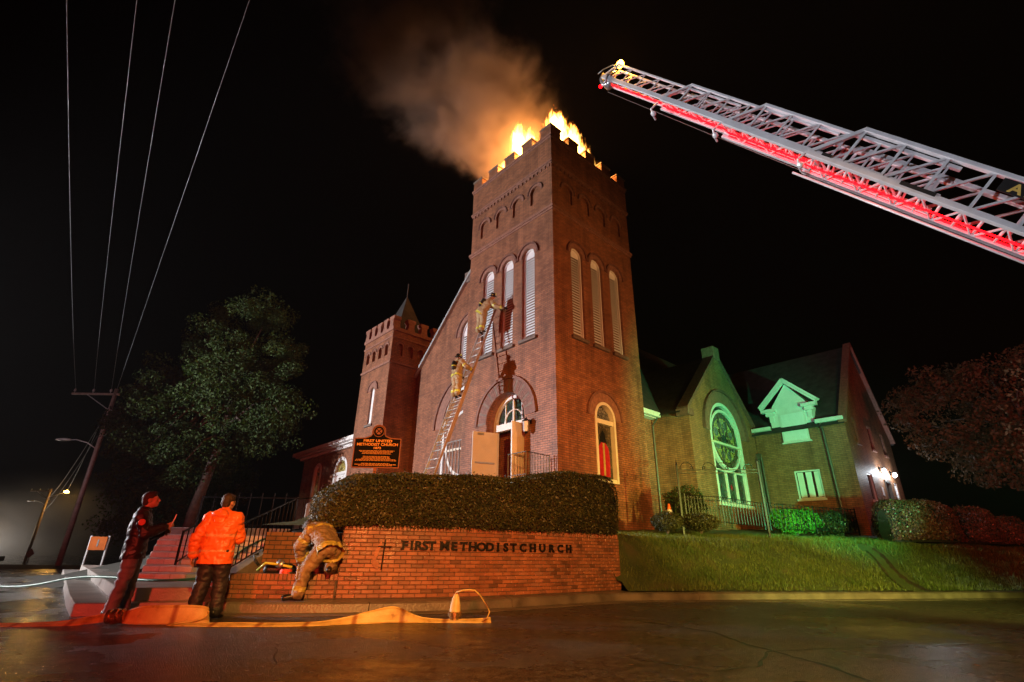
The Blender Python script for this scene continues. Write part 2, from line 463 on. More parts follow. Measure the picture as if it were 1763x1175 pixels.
def lawn_material():
    m, N, L, b = mat_new('lawn_soil')
    tc = N.new('ShaderNodeTexCoord'); n1 = N.new('ShaderNodeTexNoise'); n1.inputs['Scale'].default_value = 1.4; n1.inputs['Detail'].default_value = 8
    L.new(tc.outputs['Object'], n1.inputs['Vector'])
    r = ramp(N, [(.3, (.030, .048, .014)), (.55, (.055, .075, .022)), (.75, (.085, .075, .035))]); L.new(n1.outputs[0], r.inputs[0])
    L.new(r.outputs[0], b.inputs['Base Color']); b.inputs['Roughness'].default_value = .8
    n2 = N.new('ShaderNodeTexNoise'); n2.inputs['Scale'].default_value = 40; L.new(tc.outputs['Object'], n2.inputs['Vector'])
    bp = N.new('ShaderNodeBump'); bp.inputs['Strength'].default_value = .8; bp.inputs['Distance'].default_value = .03
    L.new(n2.outputs[0], bp.inputs['Height']); L.new(bp.outputs[0], b.inputs['Normal'])
    return m
M['lawn'] = lawn_material()
yard = make_yard().build('lawn', M['lawn'], smooth=True)
tag(yard, 'sloping lawn bank rising from the kerb to the church', 'lawn', kind='structure')

# grass blades on the bank
def blades(n, fn, h0, h1, w, seed, name, mat, label, cat='grass'):
    g = np.random.default_rng(seed); V = np.zeros((n * 3, 3)); c = 0
    for _ in range(n * 3):
        if c >= n: break
        q = fn(g)
        if q is None: continue
        x, y, z, hs = q; a = g.uniform(0, 2 * math.pi); h = g.uniform(h0, h1) * hs; lx, ly = g.normal(0, .35, 2) * h
        dx, dy = math.cos(a) * w, math.sin(a) * w
        V[c*3] = (x - dx, y - dy, z - .005); V[c*3+1] = (x + dx, y + dy, z - .005); V[c*3+2] = (x + lx, y + ly, z + h); c += 1
    V = V[:c*3]
    me = bpy.data.meshes.new(name); me.vertices.add(c*3); me.vertices.foreach_set('co', V.ravel())
    me.loops.add(c*3); me.loops.foreach_set('vertex_index', np.arange(c*3)); me.polygons.add(c)
    me.polygons.foreach_set('loop_start', np.arange(0, c*3, 3)); me.polygons.foreach_set('loop_total', np.full(c, 3)); me.update(calc_edges=True)
    o = link_mesh(name, me, mat); tag(o, label, cat, kind='stuff'); return o
def leafmat(name, c1, c2, rough=.45, trans=.25, scale=3.0):
    m, N, L, b = mat_new(name)
    geo = N.new('ShaderNodeTexCoord'); n1 = N.new('ShaderNodeTexNoise'); n1.inputs['Scale'].default_value = scale; n1.inputs['Detail'].default_value = 5
    L.new(geo.outputs['Object'], n1.inputs['Vector'])
    wn_ = N.new('ShaderNodeTexWhiteNoise'); wn_.noise_dimensions = '3D'
    sn = N.new('ShaderNodeVectorMath'); sn.operation = 'SNAP'; sn.inputs[1].default_value = (.05,) * 3
    L.new(geo.outputs['Object'], sn.inputs[0]); L.new(sn.outputs[0], wn_.inputs['Vector'])
    mxv = N.new('ShaderNodeMath'); mxv.operation = 'MULTIPLY_ADD'; mxv.inputs[1].default_value = .35; mxv.inputs[2].default_value = -.17
    L.new(wn_.outputs[0], mxv.inputs[0])
    ad = N.new('ShaderNodeMath'); ad.operation = 'ADD'; L.new(n1.outputs[0], ad.inputs[0]); L.new(mxv.outputs[0], ad.inputs[1])
    r = ramp(N, [(.3, c1), (.7, c2)]); L.new(ad.outputs[0], r.inputs[0]); L.new(r.outputs[0], b.inputs['Base Color'])
    b.inputs['Roughness'].default_value = rough
    out = N['Material Output']; tr = N.new('ShaderNodeBsdfTranslucent'); mx = N.new('ShaderNodeMixShader'); mx.inputs[0].default_value = trans
    L.new(r.outputs[0], tr.inputs[0]); L.new(b.outputs[0], mx.inputs[1]); L.new(tr.outputs[0], mx.inputs[2]); L.new(mx.outputs[0], out.inputs[0])
    return m
M['grass'] = leafmat('grass_blade', (.060, .115, .016), (.16, .19, .040), .5, .3, 1.6)
def grass_pt(g):
    x = g.uniform(2.68, 19.5) if g.uniform() < .9 else g.uniform(19, 30)
    d = g.uniform(.05, 5.2) ** 1.0; y = fy(x) + d
    pc = path_cut(x, y)
    if pc < .36 and g.uniform() < .97: return None
    nz = noise.noise((x * 1.1, d * 1.3, 5.)) + .6 * noise.noise((x * 4.1, d * 4.3, 9.))
    if d < .55 + .35 * noise.noise((x * 2.3, 0, 3.)) and g.uniform() < .6: return None
    if nz < -.42 and g.uniform() < .7: return None
    return x, y, yard_h(x, d) - (.13 * (1 - pc / .45) if pc < .45 else 0), max(.35, .85 + .75 * nz)
blades(78000, grass_pt, .05, .13, .006, 3, 'grass', M['grass'], 'short green grass covering the sloping lawn bank')
# worn rut of bare earth down the bank
m = MB(); vs = []; fs = []; nP = 26
for i in range(nP):
    t = i / (nP - 1); cx_, cy_ = 11.38 + (10.72 - 11.38) * t + .05 * math.sin(t * 9), 17.1 + (14.55 - 17.1) * t; w = .20 + .16 * t
    for k in range(7):
        q = (k / 6 - .5) * 2; x = cx_ + q * w; y = cy_ + q * .10; pc = path_cut(x, y)
        vs.append((x, y, yard_h(x, y - fy(x)) - .13 * max(0, 1 - pc / .45) - .05 * (1 - q * q) + .030 + .02 * noise.noise((x * 6, y * 6, 1.))))
for i in range(nP - 1):
    for k in range(6): fs.append((i*7 + k, i*7 + k + 1, (i+1)*7 + k + 1, (i+1)*7 + k))
M['earth'] = simple('bare_wet_earth', (.050, .034, .022), .55, var=.45, scale=7, bump=.9, bscale=22)
m.add(vs, fs).build('worn_path', M['earth'], yard, smooth=True)
# ================================================================== CHURCH
C0 = (1.6084, 17.2648, 0.0); PHI = .8351
church = empty('church', C0, -PHI)
tag(church, 'red brick church with burning battlemented bell tower', 'church')
FF = Face((0, 0, 0), (-1, 0, 0), (0, -1, 0))      # tower front, u runs to the left
FR = Face((0, 0, 0), (0, 1, 0), (1, 0, 0))        # tower right side, u runs to the back
TW = 5.5; ZG = 0.9; ZT = 18.38
WIN_U = (2.75 - 1.305, 2.75, 2.75 + 1.305); WHW = .377; WZ0 = 8.78; WZS = 12.58
NICHE_U = (1.0, 2.17, 3.33, 4.5)
DOOR_R = 1.12; DOOR_Z0 = 3.2; DOOR_ZS = 5.7

def tower_face(mb, F, door):
    holes = [arch_pts(u, WHW, WZ0, WZS) for u in WIN_U] + []
    holes.append(arch_pts(2.75, DOOR_R, DOOR_Z0, DOOR_ZS, 18) if door else arch_pts(2.75, .64, 3.35, 5.78, 14))
    facade(mb, F, [(0, ZG), (TW, ZG), (TW, 15.0), (0, 15.0)], holes, .22)
    facade(mb, F, [(0, 15.0), (TW, 15.0), (TW, ZT), (0, ZT)], [arch_pts(u, .31, 15.1, 15.70, 10) for u in NICHE_U], .10)
    for u in NICHE_U: fpoly(mb, F, arch_pts(u, .325, 15.08, 15.70, 10), -.095, -.16)
mb = MB()
tower_face(mb, FF, True); tower_face(mb, FR, False)
# hidden sides, parapet inside and flat roof
mb.box(-TW, -TW + .35, .36, TW, ZG, ZT); mb.box(-TW + .36, -.36, TW - .35, TW, ZG, ZT)
mb.box(-TW + .36, -.36, .30, .35, 16.0, ZT - .004); mb.box(-.35, -.30, .36, TW - .36, 16.0, ZT - .004)
mb.box(-TW + .02, -.02, .02, .36, ZT - .05, ZT - .006); mb.box(-.36, -.02, .37, TW - .02, ZT - .05, ZT - .006)
mb.box(-TW + .36, -.36, .37, TW - .36, 17.1, 17.2)
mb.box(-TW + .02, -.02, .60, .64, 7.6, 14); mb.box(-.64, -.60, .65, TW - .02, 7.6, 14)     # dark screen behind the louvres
tower = mb.build('tower_wall', M['brick'], church, uv=True)

def bands(F, name='string_course'):
    for z0, z1, d in ((14.26, 14.36, .045), (14.36, 14.48, .085), (16.72, 16.80, .04), (16.80, 16.90, .075), (18.18, 18.28, .05), (18.28, 18.40, .09)):
        m = MB(); fbox(m, F, -d + .002, TW + d, z0, z1 - .002, d, -.01); o = m.build(name, M['brick_arch2'], church)
    m = MB(); fbox(m, F, -.03, TW + .03, 16.902, 18.178, .028, -.01); m.build('frieze', M['brick'], church, uv=True)
    # brick dentils under the upper band
    den = None
    for k in range(22):
        u = .16 + k * .2465
        if den is None:
            m2 = MB(); fbox(m2, F, u - .06, u + .06, 16.58, 16.718, .05, -.01); den = m2.build('dentil', M['brick_arch2'], church); u0 = u
        else:
            inst(den, church, tuple(F.U * (u - u0)))
    return o
bands(FF); bands(FR)

def merlons():
    spots = []
    P = (.31, 1.53, 2.75, 3.97, 5.19)
    for i, u in enumerate(P):
        spots.append((-u, .20)); spots.append((-u, TW - .20))
        if 0 < i < 4: spots.append((-.20, u)); spots.append((-TW + .20, u))
    for x, y in spots:
        cx = abs(x + TW / 2) > 2.4 and abs(y - TW / 2) > 2.2
        hx = .34 if (abs(y - TW / 2) > 2.5) else .22; hy = .34 if (abs(x + TW / 2) > 2.5) else .22
        if abs(abs(x + TW / 2) - 2.44) < .05 and abs(abs(y - TW / 2) - 2.55) < .05:
            hx = hy = .33
            x = -.30 if x > -TW / 2 else -TW + .30; y = .30 if y < TW / 2 else TW - .30
        m = MB().box(x - hx, x + hx, y - hy, y + hy, ZT + .022, 18.90)
        o = m.build('merlon', M['brick'], church, uv=True)
        MB().box(x - hx - .045, x + hx + .045, y - hy - .045, y + hy + .045, 18.902, 18.99).build('merlon_cap', M['stone'], o, bevel=.012)
merlons()

def hood(F, u, zs, r0, r1, r2, mat_ring, mat_lab, d1=.035, d2=.10, name='window_arch', legs=0.0, n=20):
    m = MB(); fring(m, F, u, zs, r0, r1, d1, -.02, n=n)
    if legs: fbox(m, F, u - r1, u - r0, zs - legs, zs - .002, d1, -.02); fbox(m, F, u + r0, u + r1, zs - legs, zs - .002, d1, -.02)
    o = m.build(name, mat_ring, church)
    m = MB(); fring(m, F, u, zs, r1 + .002, r2, d2, -.02, n=n)
    m.build('hood_mould', mat_lab, o)
    return o
for F in (FF, FR):
    for u in WIN_U: hood(F, u, WZS, WHW + .004, .56, .64, M['brick_arch2'], M['brick_arch'], .03, .09)
    for u in NICHE_U: hood(F, u, 15.70, .314, .42, .48, M['brick_arch2'], M['brick_arch'], .02, .06, 'niche_arch', n=12)
    for u in WIN_U:
        m = MB(); fbox(m, F, u - .50, u + .50, WZ0 - .14, WZ0 - .004, .11, -.2)
        m.build('window_sill', M['stone'], church, bevel=.012)
hood(FF, 2.75, DOOR_ZS, DOOR_R + .004, 1.66, 1.78, M['brick_arch2'], M['brick_arch'], .03, .10, 'entrance_arch', n=32)
hood(FR, 2.75, 5.78, .645, 1.00, 1.10, M['brick_arch2'], M['brick_arch'], .03, .08, 'window_arch', n=24)
# voussoirs of the entrance arch
vs0 = None
for k in range(44):
    t = math.pi * (k + .5) / 44
    m = MB(); fring(m, FF, 2.75, DOOR_ZS, DOOR_R + .03, 1.64, .036 + rnd.uniform(0, .008), .01, t - .031, t + .031, n=1)
    m.build('voussoir', M['brick_arch'] if k % 4 else M['stone'], church)

def louvre_window(F, u, hw, z0, zs, parent=church, depth=.16, pitch=.122):
    m = MB(); fw = .055
    fring(m, F, u, zs, hw - fw, hw - .004, -depth + .06, -depth - .06, n=16)
    fbox(m, F, u - hw + .004, u - hw + fw, z0, zs - .002, -depth + .06, -depth - .06)
    fbox(m, F, u + hw - fw, u + hw - .004, z0, zs - .002, -depth + .06, -depth - .06)
    fbox(m, F, u - hw + fw + .002, u + hw - fw - .002, z0, z0 + .06, -depth + .06, -depth - .06)
    w = m.build('louvre_window', M['white'], parent)
    m = MB(); hi = hw - fw - .004
    fpoly(m, F, [(u + hi * math.cos(math.pi * i / 12), zs + .01 + (hi) * math.sin(math.pi * i / 12)) for i in range(13)], -depth - .01, -depth - .05)
    m.build('arch_panel', M['louvre'], w)
    s0 = None; k = 0; z = z0 + .12
    while z < zs - .01:
        if s0 is None:
            m = MB(); t = .012
            a = [(-depth + .025, z - .052), (-depth + .025, z - .052 + t), (-depth - .028, z + .046 + t), (-depth - .028, z + .046)]
            vs = [F.pt(uu, zz, dd) for uu in (u - hi, u + hi) for dd, zz in a]
            m.add(vs, [(0,1,2,3),(7,6,5,4),(0,4,5,1),(1,5,6,2),(2,6,7,3),(3,7,4,0)])
            s0 = m.build('slat', M['louvre'], w); zb = z
        else: inst(s0, w, (0, 0, z - zb))
        z += pitch
    return w
for F in (FF, FR):
    for u in WIN_U: louvre_window(F, u, WHW, WZ0, WZS)

# ---- stained glass
def glassmat(name, cols, scale=9.0, rough=.18):
    m, N, L, b = mat_new(name)
    tc = N.new('ShaderNodeTexCoord'); vo = N.new('ShaderNodeTexVoronoi'); vo.inputs['Scale'].default_value = scale
    L.new(tc.outputs['Object'], vo.inputs['Vector'])
    r = ramp(N, [(i / max(1, len(cols) - 1), c) for i, c in enumerate(cols)], 'CONSTANT' if len(cols) > 2 else 'LINEAR')
    sp = N.new('ShaderNodeSeparateColor'); L.new(vo.outputs['Color'], sp.inputs[0]); L.new(sp.outputs[0], r.inputs[0])
    e = N.new('ShaderNodeTexVoronoi'); e.feature = 'DISTANCE_TO_EDGE'; e.inputs['Scale'].default_value = scale; L.new(tc.outputs['Object'], e.inputs['Vector'])
    st = N.new('ShaderNodeMath'); st.operation = 'GREATER_THAN'; st.inputs[1].default_value = .045; L.new(e.outputs[0], st.inputs[0])
    mx = N.new('ShaderNodeMixRGB'); mx.inputs[1].default_value = (.01, .01, .01, 1); L.new(st.outputs[0], mx.inputs[0]); L.new(r.outputs[0], mx.inputs[2])
    L.new(mx.outputs[0], b.inputs['Base Color']); b.inputs['Roughness'].default_value = rough
    return m
M['glass_gold'] = glassmat('stained_gold', [(.46, .36, .09), (.52, .46, .20), (.34, .28, .08), (.58, .54, .32)], 7)
M['glass_brown'] = glassmat('stained_brown', [(.055, .045, .03), (.10, .075, .05), (.03, .03, .025)], 10)
M['glass_grey'] = glassmat('stained_grey', [(.13, .13, .14), (.18, .17, .17), (.09, .09, .10)], 8)
M['glass_green'] = glassmat('stained_green', [(.02, .05, .035), (.05, .09, .06), (.03, .04, .05), (.08, .10, .05)], 7)
M['glass_red'] = simple('stained_red', (.42, .02, .03), .2, var=.2, bump=.05)
M['glass_yellow'] = simple('stained_yellow', (.45, .30, .10), .2, var=.2, bump=.05)
M['glass_dark'] = simple('dark_glass', (.012, .013, .015), .06, var=.2, bump=.0)
M['lead'] = simple('lead_bar', (.16, .13, .09), .5, metal=.5, bump=.1)

# ---- entrance: frame, fanlight, doors
m = MB(); dd = -.50
fring(m, FF, 2.75, DOOR_ZS, .96, DOOR_R - .003, dd + .10, dd - .06, n=24)
fbox(m, FF, 2.75 - DOOR_R + .003, 2.75 - .96, DOOR_Z0, DOOR_ZS - .002, dd + .10, dd - .06)
fbox(m, FF, 2.75 + .96, 2.75 + DOOR_R - .003, DOOR_Z0, DOOR_ZS - .002, dd + .10, dd - .06)
fbox(m, FF, 2.75 - .958, 2.75 + .958, 5.42, 5.69, dd + .13, dd - .05)
fbox(m, FF, 2.75 - .03, 2.75 + .03, 5.692, 6.65, dd + .06, dd - .03)
for s in (-1, 1):
    fbox(m, FF, 2.75 + s * .48 - .018, 2.75 + s * .48 + .018, 5.692, 6.5, dd + .04, dd - .03)
fring(m, FF, 2.75, DOOR_ZS, .50, .54, dd + .04, dd - .03, n=18)
frame = m.build('door_frame', M['white'], church)
m = MB(); fpoly(m, FF, [(2.75 + .958 * math.cos(math.pi * i / 16), 5.70 + .955 * math.sin(math.pi * i / 16)) for i in range(17)], dd - .005, dd - .02)
m.build('fanlight_pane', M['glass_green'], frame)
m = MB()   # deep arch reveal (splayed jambs) and vestibule
fring(m, FF, 2.75, DOOR_ZS, DOOR_R, DOOR_R + .25, -.225, -.62, n=24)
fbox(m, FF, 2.75 - DOOR_R - .25, 2.75 - DOOR_R, DOOR_Z0, DOOR_ZS - .002, -.225, -.62); fbox(m, FF, 2.75 + DOOR_R, 2.75 + DOOR_R + .25, DOOR_Z0, DOOR_ZS - .002, -.225, -.62)
m.build('arch_reveal', M['brick_arch2'], church)
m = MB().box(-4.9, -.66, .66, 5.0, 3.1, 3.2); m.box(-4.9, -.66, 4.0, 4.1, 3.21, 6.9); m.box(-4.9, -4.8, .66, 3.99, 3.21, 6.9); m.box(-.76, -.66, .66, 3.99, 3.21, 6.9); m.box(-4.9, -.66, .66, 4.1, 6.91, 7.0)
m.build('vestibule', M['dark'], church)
m = MB(); fbox(m, FF, 2.0, 3.4, 3.3, 5.2, -2.6, -2.64); m.build('inner_window', M['glass_brown'], church)
def door_leaf(hinge, free, z0, z1, name, closer):
    h, f = Vector((-hinge[0], hinge[1], 0)), Vector((-free[0], free[1], 0)); w = (f - h).length; U = (f - h).normalized(); Nn = Vector((-U.y, U.x, 0))
    F = Face(h, U, Nn); m = MB(); fbox(m, F, 0, w, z0, z1, .022, -.022); leaf = m.build(name, M['door'], church, bevel=.004)
    for d in (.022, -.022):
        s = 1 if d > 0 else -1
        for (a, b_, c, e) in ((.14, w - .14, z0 + .2, z0 + .75), (.14, w - .14, z0 + .92, z0 + 1.45), (.14, w - .14, z0 + 1.60, z1 - .16)):
            m = MB(); fbox(m, F, a, b_, c, e, d + s * .0015, d + s * .006); fbox(m, F, a + .05, b_ - .05, c + .05, e - .05, d + s * .0061, d + s * .013)
            m.build('door_panel', M['door'], leaf)
        m = MB(); m.bar(F.pt(.12, z0 + .95, d + s * .06), F.pt(w - .1, z0 + .95, d + s * .06), .035, .05); m.build('push_bar', M['metal'], leaf)
    m = MB(); fbox(m, F, w - .44, w - .18, z1 - .13, z1 - .06, closer * .024, closer * .075); m.build('door_closer', M['metal'], leaf)
    m = MB(); fbox(m, F, w - .001, w + .006, z0, z1, .024, -.024); m.build('door_edge', M['white'], leaf)
    return leaf
door_leaf((3.71, .46), (4.08, -.50), 3.22, 5.40, 'door', 1)
door_leaf((1.79, .46), (1.70, -.58), 3.22, 5.40, 'door', -1)
# wall lantern right of the door
m = MB(); fbox(m, FF, 1.24, 1.40, 5.30, 5.46, .0, .03); m.bar(FF.pt(1.32, 5.40, .03), FF.pt(1.32, 5.46, .22), .03)
lan = m.build('wall_lantern', M['iron'], church)
m = MB(); c = FF.pt(1.32, 4.98, .22); m.lathe(c, [(.07, 0), (.105, .02), (.125, .36), (.13, .38)], 6); m.build('lantern_glass', M['coping'], lan)
m = MB(); m.lathe(c + Vector((0, 0, .381)), [(.16, 0), (.13, .05), (.03, .12), (.01, .18)], 6); m.lathe(c - Vector((0, 0, .06)), [(.02, 0), (.08, .058)], 6); m.build('lantern_cap', M['iron'], lan)
# stoop with steps and railing
m = MB(); fbox(m, FF, .2, 4.9, 1.2, 3.18, .02, 1.35)
for k in range(8): fbox(m, FF, 1.3, 3.0, 1.0, 3.18 - .2 * (k + 1), 1.351 + k * .3, 1.351 + (k + 1) * .3 - .001)
m.build('door_stoop', M['concrete'], church)

# ---- tall window on the tower's right side
m = MB(); dd = -.14; hw = .64; zs = 5.78; u = 2.75
fring(m, FR, u, zs, hw - .12, hw - .004, .03, -.2, n=20)
fbox(m, FR, u - hw + .004, u - hw + .12, 3.36, zs - .002, .03, -.2); fbox(m, FR, u + hw - .12, u + hw - .004, 3.36, zs - .002, .03, -.2)
fbox(m, FR, u - hw + .121, u + hw - .121, 5.55, 5.72, -.02, -.18); fbox(m, FR, u - hw + .121, u + hw - .121, 3.36, 3.5, .0, -.18)
w = m.build('window', M['door'], church)
m = MB(); fpoly(m, FR, [(u + .51 * math.cos(math.pi * i / 12), 5.725 + .51 * math.sin(math.pi * i / 12)) for i in range(13)], -.15, -.17); m.build('pane', M['glass_grey'], w)
m = MB(); fbox(m, FR, u - .515, u + .515, 3.505, 5.545, -.16, -.18); m.build('pane', M['glass_brown'], w)
m = MB(); sh = [(-.34, 3.6), (.34, 3.6), (.36, 4.3), (.30, 4.68), (.12, 4.86), (-.12, 4.86), (-.30, 4.68), (-.36, 4.3)]
fpoly(m, FR, [(u + a, z) for a, z in sh], -.145, -.158); m.build('pane', M['glass_red'], w)
m = MB(); fbox(m, FR, u - .05, u + .05, 3.62, 4.84, -.13, -.144); m.build('pane', M['glass_yellow'], w)
m = MB(); fpoly(m, FR, [(u - .2, 4.88), (u + .2, 4.88), (u + .12, 5.2), (u, 5.34), (u - .12, 5.2)], -.145, -.158); m.build('pane', M['glass_dark'], w)

# ---- nave gable behind the tower
GB = 1.0
FG = Face((0, GB, 0), (-1, 0, 0), (0, -1, 0))
GU = 6.6; GZ = 14.45
m = MB()
holes = [arch_pts(GU, 1.85, 4.0, 6.45, 24), arch_pts(GU, .80, 9.55, 11.0, 14)]
facade(m, FG, [(1.2, 1.0), (13.0, 1.0), (13.0, GZ - 6.4), (GU, GZ), (1.2, GZ - 5.4)], holes, .25)
m.build('nave_wall', M['brick'], church, uv=True)
m = MB()   # sloped coping
for s, ul in ((1, 12.6), (-1, 1.3)):
    p = FG.pt(GU, GZ + .06, .0); q = FG.pt(ul, GZ - abs(ul - GU) + .06, .0)
    m.bar(p, q, .34, .12, up=(0, 0, 1))
m.build('gable_coping', M['coping'], church)
m = MB(); fbox(m, FG, GU - .1, GU + .6, GZ - .5, GZ + .12, .10, -.3); m.build('kneeler_block', M['stone'], church, bevel=.02)
hood(FG, GU, 6.45, 1.855, 2.45, 2.55, M['brick_arch2'], M['brick_arch'], .03, .10, 'window_arch', n=30)
hood(FG, GU, 11.0, .804, 1.06, 1.14, M['brick_arch2'], M['brick_arch'], .03, .08)
louvre_window(FG, GU, .80, 9.55, 11.0)
def rose_window(F, u, hw, z0, zs, rc, zc, lights, sill, bars=3):
    """round-headed opening with a rose of glass over a row of small lights"""
    m = MB(); d = -.12
    fring(m, F, u, zs, hw - .16, hw - .004, d + .10, d - .08, n=28)
    fbox(m, F, u - hw + .004, u - hw + .16, z0, zs - .002, d + .10, d - .08); fbox(m, F, u + hw - .16, u + hw - .004, z0, zs - .002, d + .10, d - .08)
    fring(m, F, u, zc, rc, rc + .13, d + .08, d - .06, 0, 2 * math.pi, n=36)
    w = m.build('rose_window', M['white'], church)
    m = MB(); fpoly(m, F, [(u + (hw - .165) * math.cos(math.pi * i / 20), zs + (hw - .165) * math.sin(math.pi * i / 20)) for i in range(21)] + [(u - hw + .165, z0 + .01), (u + hw - .165, z0 + .01)], d - .062, d - .08)
    m.build('backing_pane', M['glass_dark'], w)
    m = MB(); fring(m, F, u, zc, rc * .80, rc - .003, d - .005, d - .03, 0, 2 * math.pi, n=36); m.build('pane', M['glass_brown'], w)
    m = MB(); fpoly(m, F, [(u + rc * .795 * math.cos(2 * math.pi * i / 32), zc + rc * .795 * math.sin(2 * math.pi * i / 32)) for i in range(32)], d - .02, d - .04); m.build('pane', M['glass_gold'], w)
    for k in range(8):
        t = 2 * math.pi * (k + .5) / 8; ct, st = math.cos(t), math.sin(t)
        m = MB(); pts = []
        for j in range(14):
            q = 2 * math.pi * j / 14; a_, b_ = rc * .60 + rc * .17 * math.cos(q), rc * .145 * math.sin(q)
            pts.append((u + a_ * ct - b_ * st, zc + a_ * st + b_ * ct))
        fpoly(m, F, pts, d - .008, d - .019); m.build('pane', M['glass_grey'], w)
        m = MB(); pts = []
        t += math.pi / 8; ct, st = math.cos(t), math.sin(t)
        for j in range(10):
            q = 2 * math.pi * j / 10; a_, b_ = rc * .34 + rc * .15 * math.cos(q), rc * .085 * math.sin(q)
            pts.append((u + a_ * ct - b_ * st, zc + a_ * st + b_ * ct))
        fpoly(m, F, pts, d - .004, d - .019); m.build('pane', M['glass_brown'], w)
    m = MB(); fpoly(m, F, [(u + rc * .2 * math.cos(2 * math.pi * i / 12), zc + rc * .2 * math.sin(2 * math.pi * i / 12)) for i in range(12)], d - .0, d - .019); m.build('pane', M['glass_green'], w)
    for k in range(bars):
        uu = u + (k - (bars - 1) / 2) * rc * .55; hh = math.sqrt(max(.01, rc * rc - (uu - u) ** 2))
        m = MB(); fbox(m, F, uu - .012, uu + .012, zc - hh, zc + hh, d + .03, d + .005); m.build('lead_bar', M['lead'], w)
    m = MB(); fbox(m, F, u - hw + .03, u + hw - .03, zc - .30, zc - .20, d + .115, d - .002); m.build('transom', M['door'], w)
    if lights:
        zt = zc - rc - .14
        m = MB(); fbox(m, F, u - hw + .161, u + hw - .161, zt - .08, zt, d + .08, d - .06)
        fbox(m, F, u - hw + .161, u + hw - .161, z0, z0 + .08, d + .08, d - .06)
        for k in range(4):
            uu = u - hw + .20 + k * (2 * hw - .40) / 3; fbox(m, F, uu - .05, uu + .05, z0 + .082, zt - .082, d + .08, d - .06)
        m.build('mullion', M['white'], w)
        for k in range(3):
            a_ = u - hw + .25 + k * (2 * hw - .40) / 3; b_ = a_ + (2 * hw - .40) / 3 - .10
            m = MB(); fbox(m, F, a_, b_, z0 + .082, zt - .082, d + .0, d - .02); m.build('pane', M['glass_green'], w)
            m = MB(); c_ = (a_ + b_) / 2; zc2 = (z0 + zt) / 2
            fpoly(m, F, [(c_, zc2 + .16), (c_ - .09, zc2 + .03), (c_ - .05, zc2 - .12), (c_ + .05, zc2 - .12), (c_ + .09, zc2 + .03)], d + .012, d + .001); m.build('pane', M['glass_red'] if k == 1 else M['glass_brown'], w)
    m = MB(); fbox(m, F, u - hw - .1, u + hw + .1, z0 - .14, z0 - .004, .08, -.2); m.build('window_sill', M['white'] if sill else M['stone'], w)
    return w
rose_window(FG, GU, 1.85, 3.6, 6.45, 1.45, 5.55, False, True)
# window guard bars low in front of the gable window
m = MB(); z1 = 5.6
for k in range(9): m.bar(FG.pt(GU - .2 + k * .24, 4.0, .25), FG.pt(GU - .2 + k * .24, z1, .25), .022)
m.bar(FG.pt(GU - .3, z1, .25), FG.pt(GU + 1.9, z1, .25), .03); m.bar(FG.pt(GU - .3, 4.05, .25), FG.pt(GU + 1.9, 4.05, .25), .03)
m.build('window_guard', M['metal'], church)
# nave: right side wall, roof
m = MB(); m.box(-.95, -.80, TW + .01, 8.0, 1.2, 6.9); m.box(-14, -1.2, GB + .05, GB + .2, 1.0, 8.0)
m.build('nave_side_wall', M['brick'], church, uv=True)
ridge = GZ - .1
m = MB(); m.add([(-GU, GB + .1, ridge), (-GU, 24, ridge), (-.35, 24, 6.95), (-.35, GB + .1, 6.95), (-13.4, GB + .1, ridge - 6.8), (-13.4, 24, ridge - 6.8)], [(0, 1, 2, 3), (0, 4, 5, 1)])
nroof = m.build('nave_roof', M['shingle'], church)
m = MB(); m.box(-.46, -.30, TW + .02, 7.3, 6.70, 6.92); m.box(-.80, -.47, TW + .02, 7.3, 6.66, 6.70); m.build('gutter', M['gutter'], church, bevel=.01)
m = MB(); m.tube([(-.42, 7.2, 6.7), (-.74, 7.28, 6.4), (-.74, 7.28, 1.6)], .05, 8); m.build('downpipe', M['pipe'], church)
m = MB(); m.tube([(-.5, TW + .15, 6.7), (-.68, TW + .25, 6.35), (-.72, TW + .3, 5.0), (-.72, TW + .3, 3.4)], .045, 8); m.build('downpipe', M['gutter'], church)
m = MB(); m.tube([(-.42, TW + .3, 6.66), (-.5, TW + .75, 5.9), (-.62, TW + .8, 5.2), (-.7, TW + .6, 4.8)], .014, 6); m.build('cable', M['pipe'], church)

# ---- transept gable with the big rose
FT = Face((1.0, 0, 0), (0, 1, 0), (1, 0, 0)); T0, T1, TC, TZ, TE = 7.45, 14.0, 10.85, 10.35, 6.95
m = MB(); facade(m, FT, [(T0, 1.4), (T1, 1.4), (T1, TE), (TC, TZ), (T0, TE)], [arch_pts(TC - .07, 1.57, 3.1, 6.24, 26)], .3)
m.box(-.9, .998, T0, T0 + .15, 1.4, TE + .05)
m.box(.99 - .4, .99, T0 + .151, T0 + .16, 1.4, TE)
m.build('transept_wall', M['brick_hall'], church, uv=True)
m = MB()
for ul in (T0 - .12, T1 + .12):
    sl = (TZ - TE) / (TC - T0); p = Vector((.80, TC, TZ + .10)); q = Vector((.80, ul, TZ + .10 - abs(ul - TC) * sl)); m.bar(p, q, .55, .14)
m.build('gable_coping', M['brick_arch'], church)
m = MB(); m.box(.45, 1.10, TC - .30, TC + .30, TZ - .25, TZ + .42); m.build('apex_block', M['brick_arch2'], church, bevel=.02)
m = MB(); m.box(.5, 1.12, T0 - .22, T0 + .25, TE - .35, TE - .02); m.box(.5, 1.12, T1 - .3, T1 - .02, TE - .35, TE - .02); m.build('kneeler', M['brick_arch'], church, bevel=.02)
hood(FT, TC - .07, 6.24, 1.575, 2.10, 2.20, M['brick_arch2'], M['brick_arch'], .03, .14, 'window_arch', n=32)
rose_window(FT, TC - .07, 1.57, 3.1, 6.24, 1.32, 6.02, True, True, 4)
m = MB(); sl = (TZ - TE) / (TC - T0)
